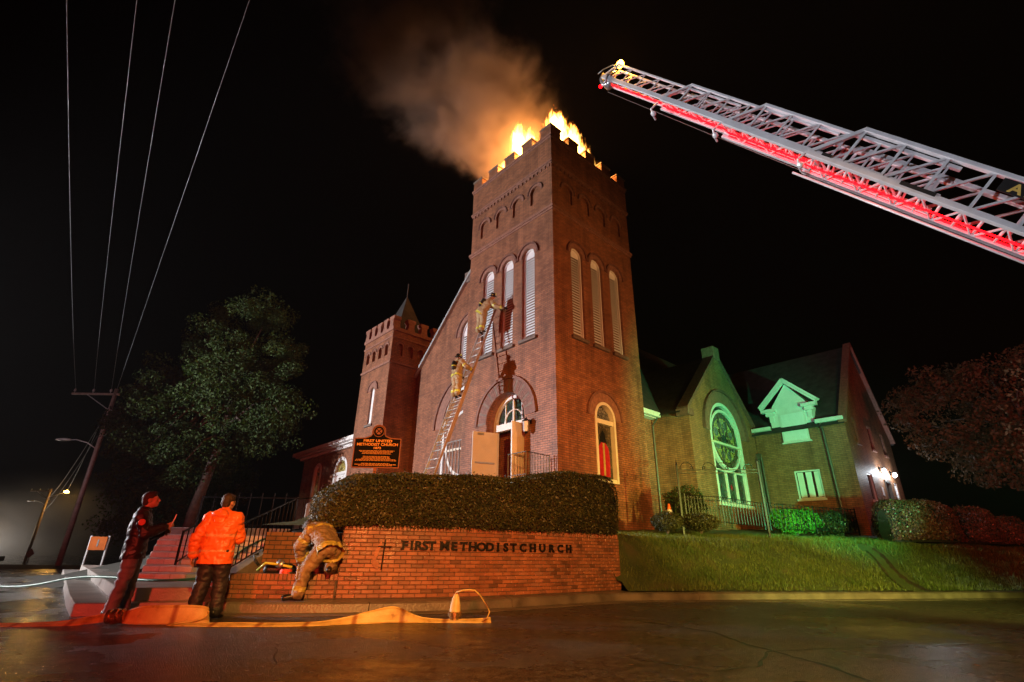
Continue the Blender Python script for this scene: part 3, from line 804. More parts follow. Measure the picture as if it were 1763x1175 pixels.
m.add([(.75, TC, TZ), (-5.5, TC, TZ), (-5.5, T0 - .3, TE - .2), (.75, T0 - .3, TE - .2), (.75, T1 + .3, TE - .2), (-5.5, T1 + .3, TE - .2)], [(0, 1, 2, 3), (0, 4, 5, 1)])
m.build('transept_roof', M['shingle'], church)
m = MB(); m.tube([(1.06, T1 - .10, 5.55), (1.06, T1 - .12, 1.6)], .055, 8); m.box(.99, 1.2, T1 - .25, T1 - .03, 5.45, 5.75); m.build('downpipe', M['pipe'], church)

# ---- small corner tower on the left
SX0, SX1, SY0, SY1 = -14.5, -11.3, -.7, 2.3; SZT = 12.32
FS = Face((SX1, SY0, 0), (-1, 0, 0), (0, -1, 0)); FS2 = Face((SX1, SY0, 0), (0, 1, 0), (1, 0, 0))
m = MB()
nu = [.55 + k * .70 for k in range(4)]
facade(m, FS, [(0, .8), (3.2, .8), (3.2, SZT), (0, SZT)], [arch_pts(u, .17, 10.75, 11.25, 8) for u in nu] + [arch_pts(1.55, .22, 7.1, 8.95, 10)], .2)
facade(m, FS2, [(0, .8), (3.0, .8), (3.0, SZT), (0, SZT)], [arch_pts(u * .94, .17, 10.75, 11.25, 8) for u in nu], .2)
m.box(SX0, SX0 + .3, SY0 + .31, SY1, .8, SZT); m.box(SX0 + .31, SX1 - .31, SY1 - .3, SY1, .8, SZT); m.box(SX0 + .31, SX1 - .31, SY0 + .31, SY1 - .31, 11.9, 12.0)
for u in nu: fpoly(m, FS, arch_pts(u, .19, 10.73, 11.25, 8), -.17, -.22); fpoly(m, FS2, arch_pts(u * .94, .19, 10.73, 11.25, 8), -.17, -.22)
m.build('corner_tower_wall', M['brick'], church, uv=True)
for F, wd_ in ((FS, 3.2), (FS2, 3.0)):
    for e_, z0, z1 in ((.05, 10.22, 10.34), (.06, 12.12, 12.32), (.035, 11.70, 11.80)):
        m = MB(); fbox(m, F, -e_ + .002, wd_ + e_, z0, z1, e_, -.01); m.build('string_course', M['brick_arch2'], church)
for F, wd_, n_ in ((FS, 3.2, 5), (FS2, 3.0, 4)):
    for k in range(n_):
        wv = .46; u0 = (wd_ - wv) * k / (n_ - 1)
        if F is FS2 and k == 0: continue
        m = MB()   # corbelled: wider at the foot
        pts = [(u0 - .01, SZT + .004), (u0 + wv + .01, SZT + .004), (u0 + wv - .05, SZT + .2), (u0 + wv - .05, SZT + .44), (u0 + wv + .03, SZT + .52), (u0 + wv + .03, SZT + .68), (u0 - .03, SZT + .68), (u0 - .03, SZT + .52), (u0 + .05, SZT + .44), (u0 + .05, SZT + .2)]
        fpoly(m, F, pts, .05, -.32 if not (F is FS and k == 0) else -.40); m.build('merlon', M['brick_arch2'], church)
m = MB(); ap = ((SX0 + SX1) / 2, (SY0 + SY1) / 2, 15.35); e = .42
m.add([(SX0 + e, SY0 + e, 12.1), (SX1 - e, SY0 + e, 12.1), (SX1 - e, SY1 - e, 12.1), (SX0 + e, SY1 - e, 12.1), ap], [(0, 1, 4), (1, 2, 4), (2, 3, 4), (3, 0, 4)])
m.tube([ap, (ap[0], ap[1], 16.2)], .03, 6); m.build('spire_roof', M['shingle'], church)
hood(FS, 1.55, 8.95, .224, .50, .57, M['brick_arch2'], M['brick_arch'], .03, .07, n=14)
for F, kf in ((FS, 1), (FS2, .94)):
    for u in nu: hood(F, u * kf, 11.25, .174, .26, .30, M['brick_arch2'], M['brick_arch'], .02, .045, 'niche_arch', n=10)
m = MB(); fpoly(m, FS, arch_pts(1.55, .215, 7.1, 8.95, 10), -.10, -.14); w = m.build('slit_window', M['white'], church)
m = MB(); fbox(m, FS, 1.55 - .4, 1.55 + .4, 6.98, 7.096, .07, -.15); m.build('window_sill', M['stone'], church)

# ---- low side annex on the far left
annex = empty('side_annex', C0, -PHI); tag(annex, 'low red brick annex with white cornice left of the small tower', 'building')
FA = Face((-14.5, 0, 0), (-1, 0, 0), (0, -1, 0)); AW = 8.4
m = MB(); facade(m, FA, [(.02, .8), (AW, .8), (AW, 6.42), (.02, 6.42)], [arch_pts(5.9, .50, 3.6, 5.42, 12), arch_pts(2.55, .78, 2.2, 5.15, 14)], .2)
m.box(-14.5 - AW, -14.5 - AW + .2, .3, 9, .8, 6.42); m.build('wall', M['brick'], annex, uv=True)
m = MB(); fbox(m, FA, -.02, AW + .35, 6.42, 6.58, .18, -.3); fbox(m, FA, -.02, AW + .6, 6.582, 6.66, .42, -.3); fbox(m, FA, -.02, AW + .75, 6.662, 6.90, .58, -.3); m.build('cornice', M['white'], annex)
m = MB(); m.add([(-14.5, -.6, 6.91), (-14.5 - AW - .8, -.6, 6.91), (-14.5 - AW - .8, 5, 8.6), (-14.5, 5, 8.6)], [(0, 1, 2, 3)]); m.build('roof', M['shingle'], annex)
for u, hw, z0, zs, door_ in ((5.9, .50, 3.6, 5.42, 0), (2.55, .78, 2.2, 5.15, 1)):
    m = MB(); fring(m, FA, u, zs, hw - .11, hw + .08, .03, -.15, n=16); fbox(m, FA, u - hw - .08, u - hw + .11, z0, zs - .002, .03, -.15); fbox(m, FA, u + hw - .11, u + hw + .08, z0, zs - .002, .03, -.15)
    if door_: fbox(m, FA, u - hw + .111, u + hw - .111, zs - .16, zs - .002, .0, -.14)
    w = m.build('window', M['white'], annex)
    m = MB(); fpoly(m, FA, [(u + (hw - .112) * math.cos(math.pi * i / 12), zs + .002 + (hw - .112) * math.sin(math.pi * i / 12)) for i in range(13)], -.10, -.13); m.build('pane', M['glass_gold'], w)
    m = MB(); fbox(m, FA, u - hw + .112, u + hw - .112, z0, zs - .165, -.10, -.13); p = m.build('door' if door_ else 'pane', M['white'] if door_ else M['glass_gold'], w)
    if door_:
        for a_ in (-.40, .06):
            for z_ in (2.4, 3.2, 4.0):
                m = MB(); fbox(m, FA, u + a_, u + a_ + .34, z_, z_ + .62, -.099, -.085); m.build('door_panel', M['louvre'], w)

# ================================================================== PARISH HALL (right)
hall = empty('parish_hall', C0, -PHI); tag(hall, 'two storey brick hall with white wall dormer and lit side door', 'building')
HY = 14.0; HX1 = 5.15
FH = Face((1.0, HY, 0), (1, 0, 0), (0, -1, 0)); FE = Face((HX1, HY, 0), (0, 1, 0), (1, 0, 0))
m = MB(); facade(m, FH, [(.02, 1.2), (HX1 - 1, 1.2), (HX1 - 1, 6.8), (.02, 6.8)], [[(1.56, 3.45), (2.70, 3.45), (2.70, 4.75), (1.56, 4.75)]], .15)
ew = [(1.35, 1.85, 6.0, 7.2), (3.75, 4.35, 6.0, 7.2), (6.0, 6.6, 6.0, 7.15), (1.6, 2.45, 3.38, 4.62), (6.25, 6.9, 3.6, 4.6), (4.5, 5.4, 1.9, 4.45)]
facade(m, FE, [(0, 1.2), (8, 1.2), (8, 7.0), (4.1, 11.7), (0, 7.0)], [[(a, c), (b_, c), (b_, d), (a, d)] for a, b_, c, d in ew], .16)
m.build('wall', M['brick_hall'], hall, uv=True)
m = MB()
for s, ul in ((1, -.35), (-1, 8.35)):
    p = FE.pt(4.1, 11.82, .02); q = FE.pt(ul, 11.82 - abs(ul - 4.1) * 1.146, .02); m.bar(p, q, .34, .13)
m.build('rake_board', M['brick_arch2'], hall)
m = MB(); m.add([FE.pt(4.1, 11.7, .1), FE.pt(4.1, 11.7, -14), FE.pt(-.4, 6.6, -14), FE.pt(-.4, 6.6, .1), FE.pt(8.4, 6.85, .1), FE.pt(8.4, 6.85, -14)], [(0, 1, 2, 3), (0, 4, 5, 1)])
m.build('roof', M['shingle'], hall)
for g0, g1 in ((.05, .98), (3.05, HX1 - .92)):
    m = MB(); fbox(m, FH, g0, g1, 6.82, 6.98, .40, .24); m.build('gutter', M['gutter'], hall, bevel=.008)
    m = MB(); fbox(m, FH, g0, g1, 6.80, 6.818, .38, .0); m.build('soffit', M['gutter'], hall)
m = MB(); m.tube([FH.pt(3.22, 6.82, .30), FH.pt(3.22, 6.5, .08), FH.pt(3.3, 1.8, .08)], .06, 8); m.build('downpipe', M['pipe'], hall)
m = MB(); m.tube([FH.pt(.2, 5.6, .08), FH.pt(.2, 1.8, .08)], .06, 8); m.build('downpipe', M['pipe'], hall)
# wall dormer
def dormer():
    m = MB(); a0, a1, pk = .98, 2.95, 1.96
    fpoly(m, FH, [(a0, 6.75), (a1, 6.75), (a1, 7.75), (pk, 9.05), (a0, 7.75)], .10, -.9)
    d = m.build('dormer', M['white'], hall)
    m = MB()
    for s in (-1, 1):
        m.bar(FH.pt(pk, 9.27, .16), FH.pt(pk + s * 1.36, 7.98, .16), .42, .11, up=(0, 0, 1))
        m.bar(FH.pt(pk, 9.13, .26), FH.pt(pk + s * 1.32, 7.87, .26), .20, .09, up=(0, 0, 1))
    m.build('bargeboard', M['white'], d)
    for s in (-1, 1):
        m = MB()
        fbox(m, FH, pk + s * 1.30 if s < 0 else pk + .62, pk - .62 if s < 0 else pk + 1.30, 7.70, 7.86, .36, .102); fbox(m, FH, pk + s * 1.12 if s < 0 else pk + .72, pk - .72 if s < 0 else pk + 1.12, 7.52, 7.698, .26, .102)
        fbox(m, FH, pk + s * .99 if s < 0 else pk + .80, pk - .80 if s < 0 else pk + .99, 7.22, 7.518, .16, .102)
        m.build('cornice_return', M['white'], d)
    m = MB(); fbox(m, FH, 1.42, 2.62, 6.12, 7.58, .14, .102); fbox(m, FH, 1.36, 2.68, 6.06, 6.118, .20, .05); m.build('dormer_window', M['white'], d)
    m = MB(); fbox(m, FH, 1.50, 2.54, 6.20, 7.50, .152, .141); m.build('shutter', M['louvre'], d)
    fbox(MB(), FH, 0, 1, 0, 1, 0, 1)
dormer()
def sash(F, a, b_, c, d, name='window', fm='white', pm='glass_dark', extra=True):
    m = MB(); t = .06
    fbox(m, F, a + .003, a + t, c + .003, d - .003, -.03, -.12); fbox(m, F, b_ - t, b_ - .003, c + .003, d - .003, -.03, -.12)
    fbox(m, F, a + t + .001, b_ - t - .001, d - t, d - .003, -.03, -.12); fbox(m, F, a + t + .001, b_ - t - .001, c + .003, c + t, -.03, -.12)
    w = m.build(name, M[fm], hall)
    m = MB(); fbox(m, F, a + t, b_ - t, c + t, d - t, -.09, -.10); m.build('pane', M[pm], w)
    m = MB(); fbox(m, F, a - .06, b_ + .06, c - .09, c - .002, .06, -.10); m.build('window_sill', M[fm], w)
    return w
w = sash(FH, 1.56, 2.70, 3.45, 4.75)
for k in range(3):
    m = MB(); a_ = 1.66 + k * .37; fbox(m, FH, a_, a_ + .26, 3.53, 4.67, -.086, -.080); m.build('curtain', M['white'] if k != 1 else M['louvre'], w)
for a, b_, c, d in ew[:3]: sash(FE, a, b_, c, d, fm='brick_arch2')
sash(FE, *ew[3], fm='door'); sash(FE, *ew[4], fm='white', pm='louvre')
m = MB(); fbox(m, FE, 4.5, 5.4, 1.9, 4.45, -.10, -.15); dr = m.build('door', M['pipe'], hall)
m = MB(); fbox(m, FE, 4.44, 4.52, 1.9, 4.55, .04, -.09); fbox(m, FE, 5.38, 5.46, 1.9, 4.55, .04, -.09); fbox(m, FE, 4.44, 5.46, 4.46, 4.56, .05, -.09); m.build('door_frame', M['pipe'], dr)
m = MB(); fbox(m, FE, 3.55, 3.85, 3.75, 4.15, .0, .02); m.build('notice_plate', M['white'], hall)
M['bulb'] = emis('lamp_bulb', (.85, .95, 1.0), 45)
for u in (4.05, 6.05):
    m = MB(); fbox(m, FE, u - .07, u + .07, 4.95, 5.15, .0, .04); m.bar(FE.pt(u, 5.1, .04), FE.pt(u, 5.12, .2), .03); lamp = m.build('wall_lamp', M['iron'], hall)
    m = MB(); m.lathe(FE.pt(u, 4.83, .2), [(.03, 0), (.085, .05), (.10, .12), (.07, .2), (.03, .23)], 10); m.build('lamp_globe', M['bulb'], lamp, smooth=True)
    point('wall_lamp_light', tuple(FE.pt(u, 4.90, .42)), 55, (.85, .94, 1.0), .06, hall)
# ================================================================== SIGN WALL, PLANTER, STAIRS
def resample(P, step, smooth=40):
    P = np.array(P, float); d = np.r_[0, np.cumsum(np.hypot(*np.diff(P, axis=0).T))]
    s = np.arange(0, d[-1], step); Q = np.c_[np.interp(s, d, P[:, 0]), np.interp(s, d, P[:, 1])]
    for _ in range(smooth): Q[1:-1] = (Q[:-2] + 2 * Q[1:-1] + Q[2:]) / 4
    return Q
class Path:
    def __init__(s, pts, step=.05, smooth=60):
        s.Q = resample(pts, step, smooth); s.S = np.r_[0, np.cumsum(np.hypot(*np.diff(s.Q, axis=0).T))]; s.len = s.S[-1]
    def at(s, t):
        x, y = np.interp(t, s.S, s.Q[:, 0]), np.interp(t, s.S, s.Q[:, 1])
        e = .06; dx = np.interp(t + e, s.S, s.Q[:, 0]) - np.interp(t - e, s.S, s.Q[:, 0]); dy = np.interp(t + e, s.S, s.Q[:, 1]) - np.interp(t - e, s.S, s.Q[:, 1])
        return float(x), float(y), math.atan2(dy, dx)
WPATH = Path([(-2.9, 9.47), (-1.76, 9.80), (-1.1, 10.06), (-.48, 10.38), (.28, 10.93), (1.14, 11.60), (1.98, 12.34), (2.63, 12.925)])
def sign_brick_mat():
    m, N, L, b = mat_new('sign_brick')
    at_ = N.new('ShaderNodeAttribute'); at_.attribute_name = 'bv'; oi = N.new('ShaderNodeObjectInfo')
    ad = N.new('ShaderNodeMath'); ad.operation = 'ADD'; fr = N.new('ShaderNodeMath'); fr.operation = 'FRACT'
    L.new(at_.outputs['Fac'], ad.inputs[0]); L.new(oi.outputs['Random'], ad.inputs[1]); L.new(ad.outputs[0], fr.inputs[0])
    r = ramp(N, [(0, (.13, .058, .035)), (.12, (.22, .095, .055)), (.5, (.29, .115, .062)), (.85, (.34, .14, .075)), (1, (.26, .125, .085))]); L.new(fr.outputs[0], r.inputs[0])
    geo = N.new('ShaderNodeNewGeometry'); n1 = N.new('ShaderNodeTexNoise'); n1.inputs['Scale'].default_value = 2.2; n1.inputs['Detail'].default_value = 8; n1.inputs['Roughness'].default_value = .7
    L.new(geo.outputs['Position'], n1.inputs['Vector'])
    rs = ramp(N, [(.3, (.55,) * 3), (.62, (1.1,) * 3)]); L.new(n1.outputs[0], rs.inputs[0])
    mx = N.new('ShaderNodeMixRGB'); mx.blend_type = 'MULTIPLY'; mx.inputs[0].default_value = 1
    L.new(r.outputs[0], mx.inputs[1]); L.new(rs.outputs[0], mx.inputs[2]); L.new(mx.outputs[0], b.inputs['Base Color'])
    n3 = N.new('ShaderNodeTexNoise'); n3.inputs['Scale'].default_value = 3.5; L.new(geo.outputs['Position'], n3.inputs['Vector'])
    rr = ramp(N, [(.35, (.24,) * 3), (.65, (.55,) * 3)]); L.new(n3.outputs[0], rr.inputs[0]); L.new(rr.outputs[0], b.inputs['Roughness'])
    n2 = N.new('ShaderNodeTexNoise'); n2.inputs['Scale'].default_value = 70; n2.inputs['Detail'].default_value = 4; L.new(geo.outputs['Position'], n2.inputs['Vector'])
    bp = N.new('ShaderNodeBump'); bp.inputs['Strength'].default_value = .45; bp.inputs['Distance'].default_value = .01
    L.new(n2.outputs[0], bp.inputs['Height']); L.new(bp.outputs[0], b.inputs['Normal'])
    return m
M['sbrick'] = sign_brick_mat()
M['mortar'] = simple('dark_mortar', (.075, .06, .05), .8, var=.3, scale=12, bump=.4)
def brick_mesh(l, h, d, seed):
    """brick with softened front arrises; origin at front face centre, front looks to -Y"""
    r = random.Random(seed); e = .006; j = lambda: r.uniform(-.002, .002)
    vs = []
    for (sx, sz) in ((-1, -1), (1, -1), (1, 1), (-1, 1)): vs.append((sx * (l/2 - e) + j(), 0 + j() * .5, sz * (h/2 - e) + j()))
    for (sx, sz) in ((-1, -1), (1, -1), (1, 1), (-1, 1)): vs.append((sx * l/2, e, sz * h/2))
    for (sx, sz) in ((-1, -1), (1, -1), (1, 1), (-1, 1)): vs.append((sx * l/2, d, sz * h/2))
    fs = [(0,1,2,3)] + [(i + o, (i + 1) % 4 + o, (i + 1) % 4 + 4 + o, i + 4 + o)[::-1] for o in (0, 4) for i in range(4)]
    fs = [(3,2,1,0)[::-1]] + [f[::-1] for f in fs[1:]]
    me = bpy.data.meshes.new('brick'); me.from_pydata(vs, [], fs)
    a = me.attributes.new('bv', 'FLOAT', 'FACE'); v = r.random()
    for q in a.data: q.value = v
    me.materials.append(M['sbrick']); me.update(); return me
BR = {k: [brick_mesh(l, h, .085, 10 * i + s) for s in range(5)] for i, (k, l, h) in enumerate((('full', .194, .0585), ('half', .092, .0585), ('sold', .058, .098)))}
def brick_wall(thing, path, z0, courses, soldier, limit, off=0.0, gaps=None, t0=0.0, t1=None):
    """individual bricks laid along the path; the farthest past the limit are joined"""
    t1 = t1 if t1 is not None else path.len; items = []
    for c_ in range(courses):
        z = z0 + .0677 * (c_ + .5); t = t0 + (.0 if c_ % 2 else .1015)
        if c_ % 2 == 0: items.append(('half', t0 + .0495, z))
        while t + .2 <= t1 + .001: items.append(('full', t + .1015, z)); t += .203
        if t1 - t > .09: items.append(('half', t + .0495, z))
    zt = z0 + .0677 * courses
    if soldier:
        t = t0
        while t + .06 <= t1: items.append(('sold', t + .0338, zt + .054)); t += .0677
    out = []
    for k, t, z in items:
        x, y, a = path.at(t); nx, ny = math.sin(a), -math.cos(a)
        j = rnd.uniform(-.002, .003); out.append((x * x + y * y, k, (x + nx * (off + j), y + ny * (off + j), z), a + rnd.uniform(-.008, .008)))
    out.sort(key=lambda q: q[0])
    for q in out[:limit]:
        me = rnd.choice(BR[q[1]]); o = bpy.data.objects.new('brick', me); COL.objects.link(o); o.parent = thing
        o.location = q[2]; o.rotation_euler = (0, 0, q[3])
    rest = out[limit:]
    if rest:
        V = []; Fc = []; A = []
        for q in rest:
            me = rnd.choice(BR[q[1]]); mw = Matrix.Translation(q[2]) @ Matrix.Rotation(q[3], 4, 'Z'); b0 = len(V)
            V += [tuple(mw @ v.co) for v in me.vertices]; v_ = rnd.random()
            for p in me.polygons: Fc.append(tuple(i + b0 for i in p.vertices)); A.append(v_)
        me = bpy.data.meshes.new('bricks'); me.from_pydata(V, [], Fc); a = me.attributes.new('bv', 'FLOAT', 'FACE'); a.data.foreach_set('value', A)
        o = link_mesh('brickwork', me, M['sbrick'], thing); o['kind'] = 'stuff'
    return zt + (.108 if soldier else 0)
def wall_core(path, z0, z1, front, back, name, mat, parent, t0=0, t1=None):
    t1 = t1 or path.len; n = max(2, int((t1 - t0) / .1)); pts = [Vector(path.at(t0 + (t1 - t0) * i / n)[:2]) for i in range(n + 1)]
    return sweep(pts, [(front, z0), (front, z1), (-back, z1), (-back, z0)], name, mat, parent)
sign = empty('sign_wall', (0, 0, 0)); tag(sign, 'curved low brick wall lettered FIRST METHODIST CHURCH at the road corner', 'wall')
ztop = brick_wall(sign, WPATH, .165, 16, True, 300)
wall_core(WPATH, .1, ztop - .006, -.011, .22, 'mortar_bed', M['mortar'], sign)
# lettering
M['letter'] = simple('letter_black', (.008, .007, .006), .6, var=.2, bump=.1, spec=.25)
def glyph(ch, h, ext, name='letter', mat=None, bold=.0, parent=None):
    cu = bpy.data.curves.new('t', 'FONT'); cu.body = ch; cu.size = h / .729; cu.extrude = ext; cu.offset = bold; cu.align_x = 'CENTER'; cu.resolution_u = 3
    o = bpy.data.objects.new('t', cu); COL.objects.link(o); dg = bpy.context.evaluated_depsgraph_get()
    me = bpy.data.meshes.new_from_object(o.evaluated_get(dg)); bpy.data.objects.remove(o); bpy.data.curves.remove(cu)
    me.name = name; return me
GL = {}
SERIF = {'F': ((-.24, 0), (-.24, 1)), 'I': ((0, 0), (0, 1)), 'R': ((-.26, 0), (.26, 0)), 'T': ((0, 0),), 'M': ((-.36, 0), (.36, 0), (-.36, 1), (.36, 1)), 'E': (), 'H': ((-.28, 0), (.28, 0), (-.28, 1), (.28, 1)), 'D': ((-.28, 0), (-.28, 1)), 'U': ((-.27, 1), (.27, 1))}
def wall_text(txt, s0, s1, z, h):
    k = len(txt)
    for i, ch in enumerate(txt):
        t = s0 + (s1 - s0) * i / (k - 1)
        if ch == ' ': continue
        if ch not in GL:
            me = glyph(ch, h, .010, bold=.006)
            bm = bmesh.new(); bm.from_mesh(me)
            for (sx, sz) in SERIF.get(ch, ()):
                g = bmesh.ops.create_cube(bm, size=1.0); 
                for v in g['verts']: v.co = Vector((v.co.x * h * .34 + sx * h * .98, v.co.y * h * .10 + (h * .05 if sz == 0 else h * .95), v.co.z * .019))
            bm.to_mesh(me); bm.free(); me.materials.append(M['letter']); GL[ch] = me
        x, y, a = WPATH.at(t); nx, ny = math.sin(a), -math.cos(a)
        o = bpy.data.objects.new('letter', GL[ch]); COL.objects.link(o); o.parent = sign
        o.location = (x + nx * .022, y + ny * .022, z); o.rotation_euler = (math.pi / 2, 0, a); o.scale = (1.22, 1, 1)
wall_text('FIRST', 1.07, 1.56, .945, .150)
wall_text('METHODIST', 1.80, 3.28, .945, .150)
wall_text('CHURCH', 3.52, 4.80, .945, .150)
# cross and flame emblem
def on_wall(t, z, d):
    x, y, a = WPATH.at(t); return Vector((x + math.sin(a) * d, y - math.cos(a) * d, z))
m = MB(); m.bar(on_wall(.70, .62, .03), on_wall(.72, 1.10, .03), .022, .022); m.bar(on_wall(.60, .985, .03), on_wall(.84, .985, .03), .022, .020); emb = m.build('cross_emblem', M['letter'], sign)
M['copper'] = simple('copper_flame', (.26, .10, .05), .45, metal=.2, var=.3, bump=.2)
m = MB(); pl = [(.66, 1.08), (.60, .99), (.56, .90), (.555, .82), (.53, .76), (.535, .70), (.56, .66), (.60, .63), (.64, .62), (.655, .70), (.645, .75), (.62, .72), (.60, .745), (.60, .80), (.625, .87), (.64, .94), (.67, 1.02)]
tri = tessellate_polygon([[Vector((a, b_, 0)) for a, b_ in pl]])
n = len(pl); m.add([on_wall(a, b_, .030) for a, b_ in pl] + [on_wall(a, b_, .008) for a, b_ in pl], [tuple(t) for t in tri] + [(i, (i + 1) % n, n + (i + 1) % n, n + i) for i in range(n)])
m.build('flame_emblem', M['copper'], sign)

# --- planter in front of the stairs
planter = empty('planter_wall'); tag(planter, 'low brick planter wall where the crouching firefighter works', 'planter')
PPATH = Path([(-4.62, 9.20), (-4.0, 9.20), (-3.4, 9.27), (-2.9, 9.46)], .05, 10)
zp = brick_wall(planter, PPATH, .165, 4, True, 250, t1=PPATH.len + .06)
wall_core(PPATH, .1, zp - .006, -.011, .10, 'mortar_bed', M['mortar'], planter)
m = MB().add([(-4.60, 9.33, .47), (-2.95, 9.58, .47), (-2.95, 10.9, .47), (-4.85, 10.9, .47)], [(0, 1, 2, 3)]); M['soil'] = simple('wet_soil', (.03, .022, .016), .6, var=.4, scale=10, bump=.8, bscale=30)
m.build('soil_bed', M['soil'], planter)
m = MB().box(-4.9, -2.95, 10.92, 11.10, .2, 1.24); m.add([(-2.94, 9.55, .2), (-2.94, 9.55, 1.30), (-2.94, 11.1, 1.24), (-2.94, 11.1, .2), (-2.80, 9.55, .2), (-2.80, 9.55, 1.30), (-2.80, 11.1, 1.24), (-2.80, 11.1, .2)], [(0,1,2,3),(7,6,5,4),(1,5,6,2),(0,4,5,1)])
m.build('retaining_wall', M['brick'], planter, uv=True)

# --- stairs up to the church
stairs = empty('stairs'); tag(stairs, 'wide concrete steps with pale risers climbing to the church', 'stairs')
NST = 7; ZS0, ZS1 = .36, 1.21; rise = (ZS1 - ZS0) / NST
XL = lambda y: -6.9 - (y - 10.4) * .55
XR = lambda y: -5.02 - (y - 9.4) * .10
for k in range(NST):
    y0 = 10.35 + .36 * k; z0 = ZS0 + rise * k; z1 = z0 + rise
    m = MB(); vs = [(XL(y0), y0, .1), (XR(y0), y0, .1), (XR(13), 13.0, .1), (XL(13), 13.0, .1)]
    vs = [(XL(y0), y0 + .0, z0 - .05), (XR(y0), y0, z0 - .05), (XR(y0), y0, z1), (XL(y0), y0, z1), (XL(y0 + .44), y0 + .44, z0 - .05), (XR(y0 + .44), y0 + .44, z0 - .05), (XR(y0 + .44), y0 + .44, z1), (XL(y0 + .44), y0 + .44, z1)]
    m.add(vs, [(0,1,2,3),(7,6,5,4),(0,4,5,1),(1,5,6,2),(3,2,6,7),(3,7,4,0)])
    st = m.build('step', M['concrete'], stairs, bevel=.012)
    m = MB(); wseg = (XR(y0) - XL(y0)) / 6
    for q in range(6):
        r0, r1 = XL(y0) + q * wseg + .005, XL(y0) + (q + 1) * wseg - .005
        m = MB(); m.box(r0, r1, y0 - .013 - rnd.uniform(0, .004), y0 - .002, z0 + .006, z1 - .020); m.build('riser_tile', M['white_step'], st, bevel=.003)
m = MB(); vs = [(-8.25, 13.0, .2), (-4.4, 13.0, .2), (-4.4, 13.0, 1.38), (-8.25, 13.0, 1.38), (-8.25, 13.3, .2), (-4.4, 13.3, .2), (-4.4, 13.3, 1.38), (-8.25, 13.3, 1.38)]
m.add(vs, [(0,1,2,3),(7,6,5,4),(0,4,5,1),(1,5,6,2),(2,6,7,3),(3,7,4,0)]); m.build('top_kerb', M['stone'], stairs, bevel=.015)
m = MB()   # sloping cheek wall on the right
A = [(-4.92, 9.25, .10), (-4.62, 9.22, .10)]
ck = [(9.22, .40), (9.7, .50), (13.0, 1.32), (13.0, .1), (9.22, .1)]
vs = [(XR(y) + .01, y, z) for y, z in ck] + [(XR(y) + .26, y, z) for y, z in ck]
m.add(vs, [(0,1,2,3,4), (9,8,7,6,5)] + [(i, (i + 1) % 5, 5 + (i + 1) % 5, 5 + i) for i in range(5)]); m.build('cheek_wall', M['concrete'], stairs, bevel=.01)
# two broad landing slabs at the foot of the stairs
def slab(name, front_l, front_r, cham, back_l, z0, z1, label):
    m = MB(); P = [front_l, front_r, (-4.93, 10.34), (-6.86, 10.34), (back_l[0] + .8, back_l[1]), back_l, cham]
    n = len(P); tri = tessellate_polygon([[Vector((x, y, 0)) for x, y in P]])
    m.add([(x, y, z1) for x, y in P] + [(x, y, z0) for x, y in P], [tuple(t) for t in tri] + [(i, (i + 1) % n, n + (i + 1) % n, n + i) for i in range(n)])
    return tag(m.build(name, M['concrete'], bevel=.012), label, 'pavement', kind='structure')
slab('lower_landing', (-6.15, 8.05), (-4.60, 8.62), (-7.35, 9.45), (-15.9, 19.8), -.02, .165, 'wet lower concrete landing slab at the foot of the steps')
slab('upper_landing', (-5.82, 8.42), (-4.80, 8.86), (-6.62, 9.35), (-14.6, 18.9), .166, .345, 'wet upper concrete landing slab at the foot of the steps')
# terrace beyond
m = MB(); vs = []; fs = []; gx = [-34, -26, -20, -16, -13, -11, -9.6, -8.3, -7, -5.6, -4.2, -2.6]; gy = [11.2, 12.2, 13.3, 14.5, 16.5, 19, 23, 28, 36, 46]
for x in gx:
    for y in gy:
        k = min(1, max(0, (x + 13.5 - max(0, (16 - y)) * 1.0) / 5.2)); k = k * k * (3 - 2 * k)
        z = -.02 + 1.39 * k if y > 13.2 else (-.06 if x < -8.2 else (.30 if x < -4.95 else 1.24))
        vs.append((x, y, z + (.10 * noise.noise((x * .5, y * .5, 1.)) if x < -8.5 else 0) - max(0, y - 30) * .03 * (1 - k)))
for i in range(len(gx) - 1):
    for k in range(len(gy) - 1):
        q = (i * len(gy) + k, (i + 1) * len(gy) + k, (i + 1) * len(gy) + k + 1, i * len(gy) + k + 1)
        if gx[i + 1] <= -8.3 and gy[k] < 13.3 and gx[i] < -8.3: continue
        if gy[k] < 13.3 and gx[i + 1] <= -4.9: continue
        fs.append(q)
M['dark_ground'] = simple('leaf_littered_ground', (.028, .026, .016), .75, var=.4, scale=3, bump=.8, bscale=25)
tag(m.add(vs, fs).build('terrace', M['dark_ground'], smooth=True), 'raised churchyard terrace beyond the stairs', 'ground', kind='structure')

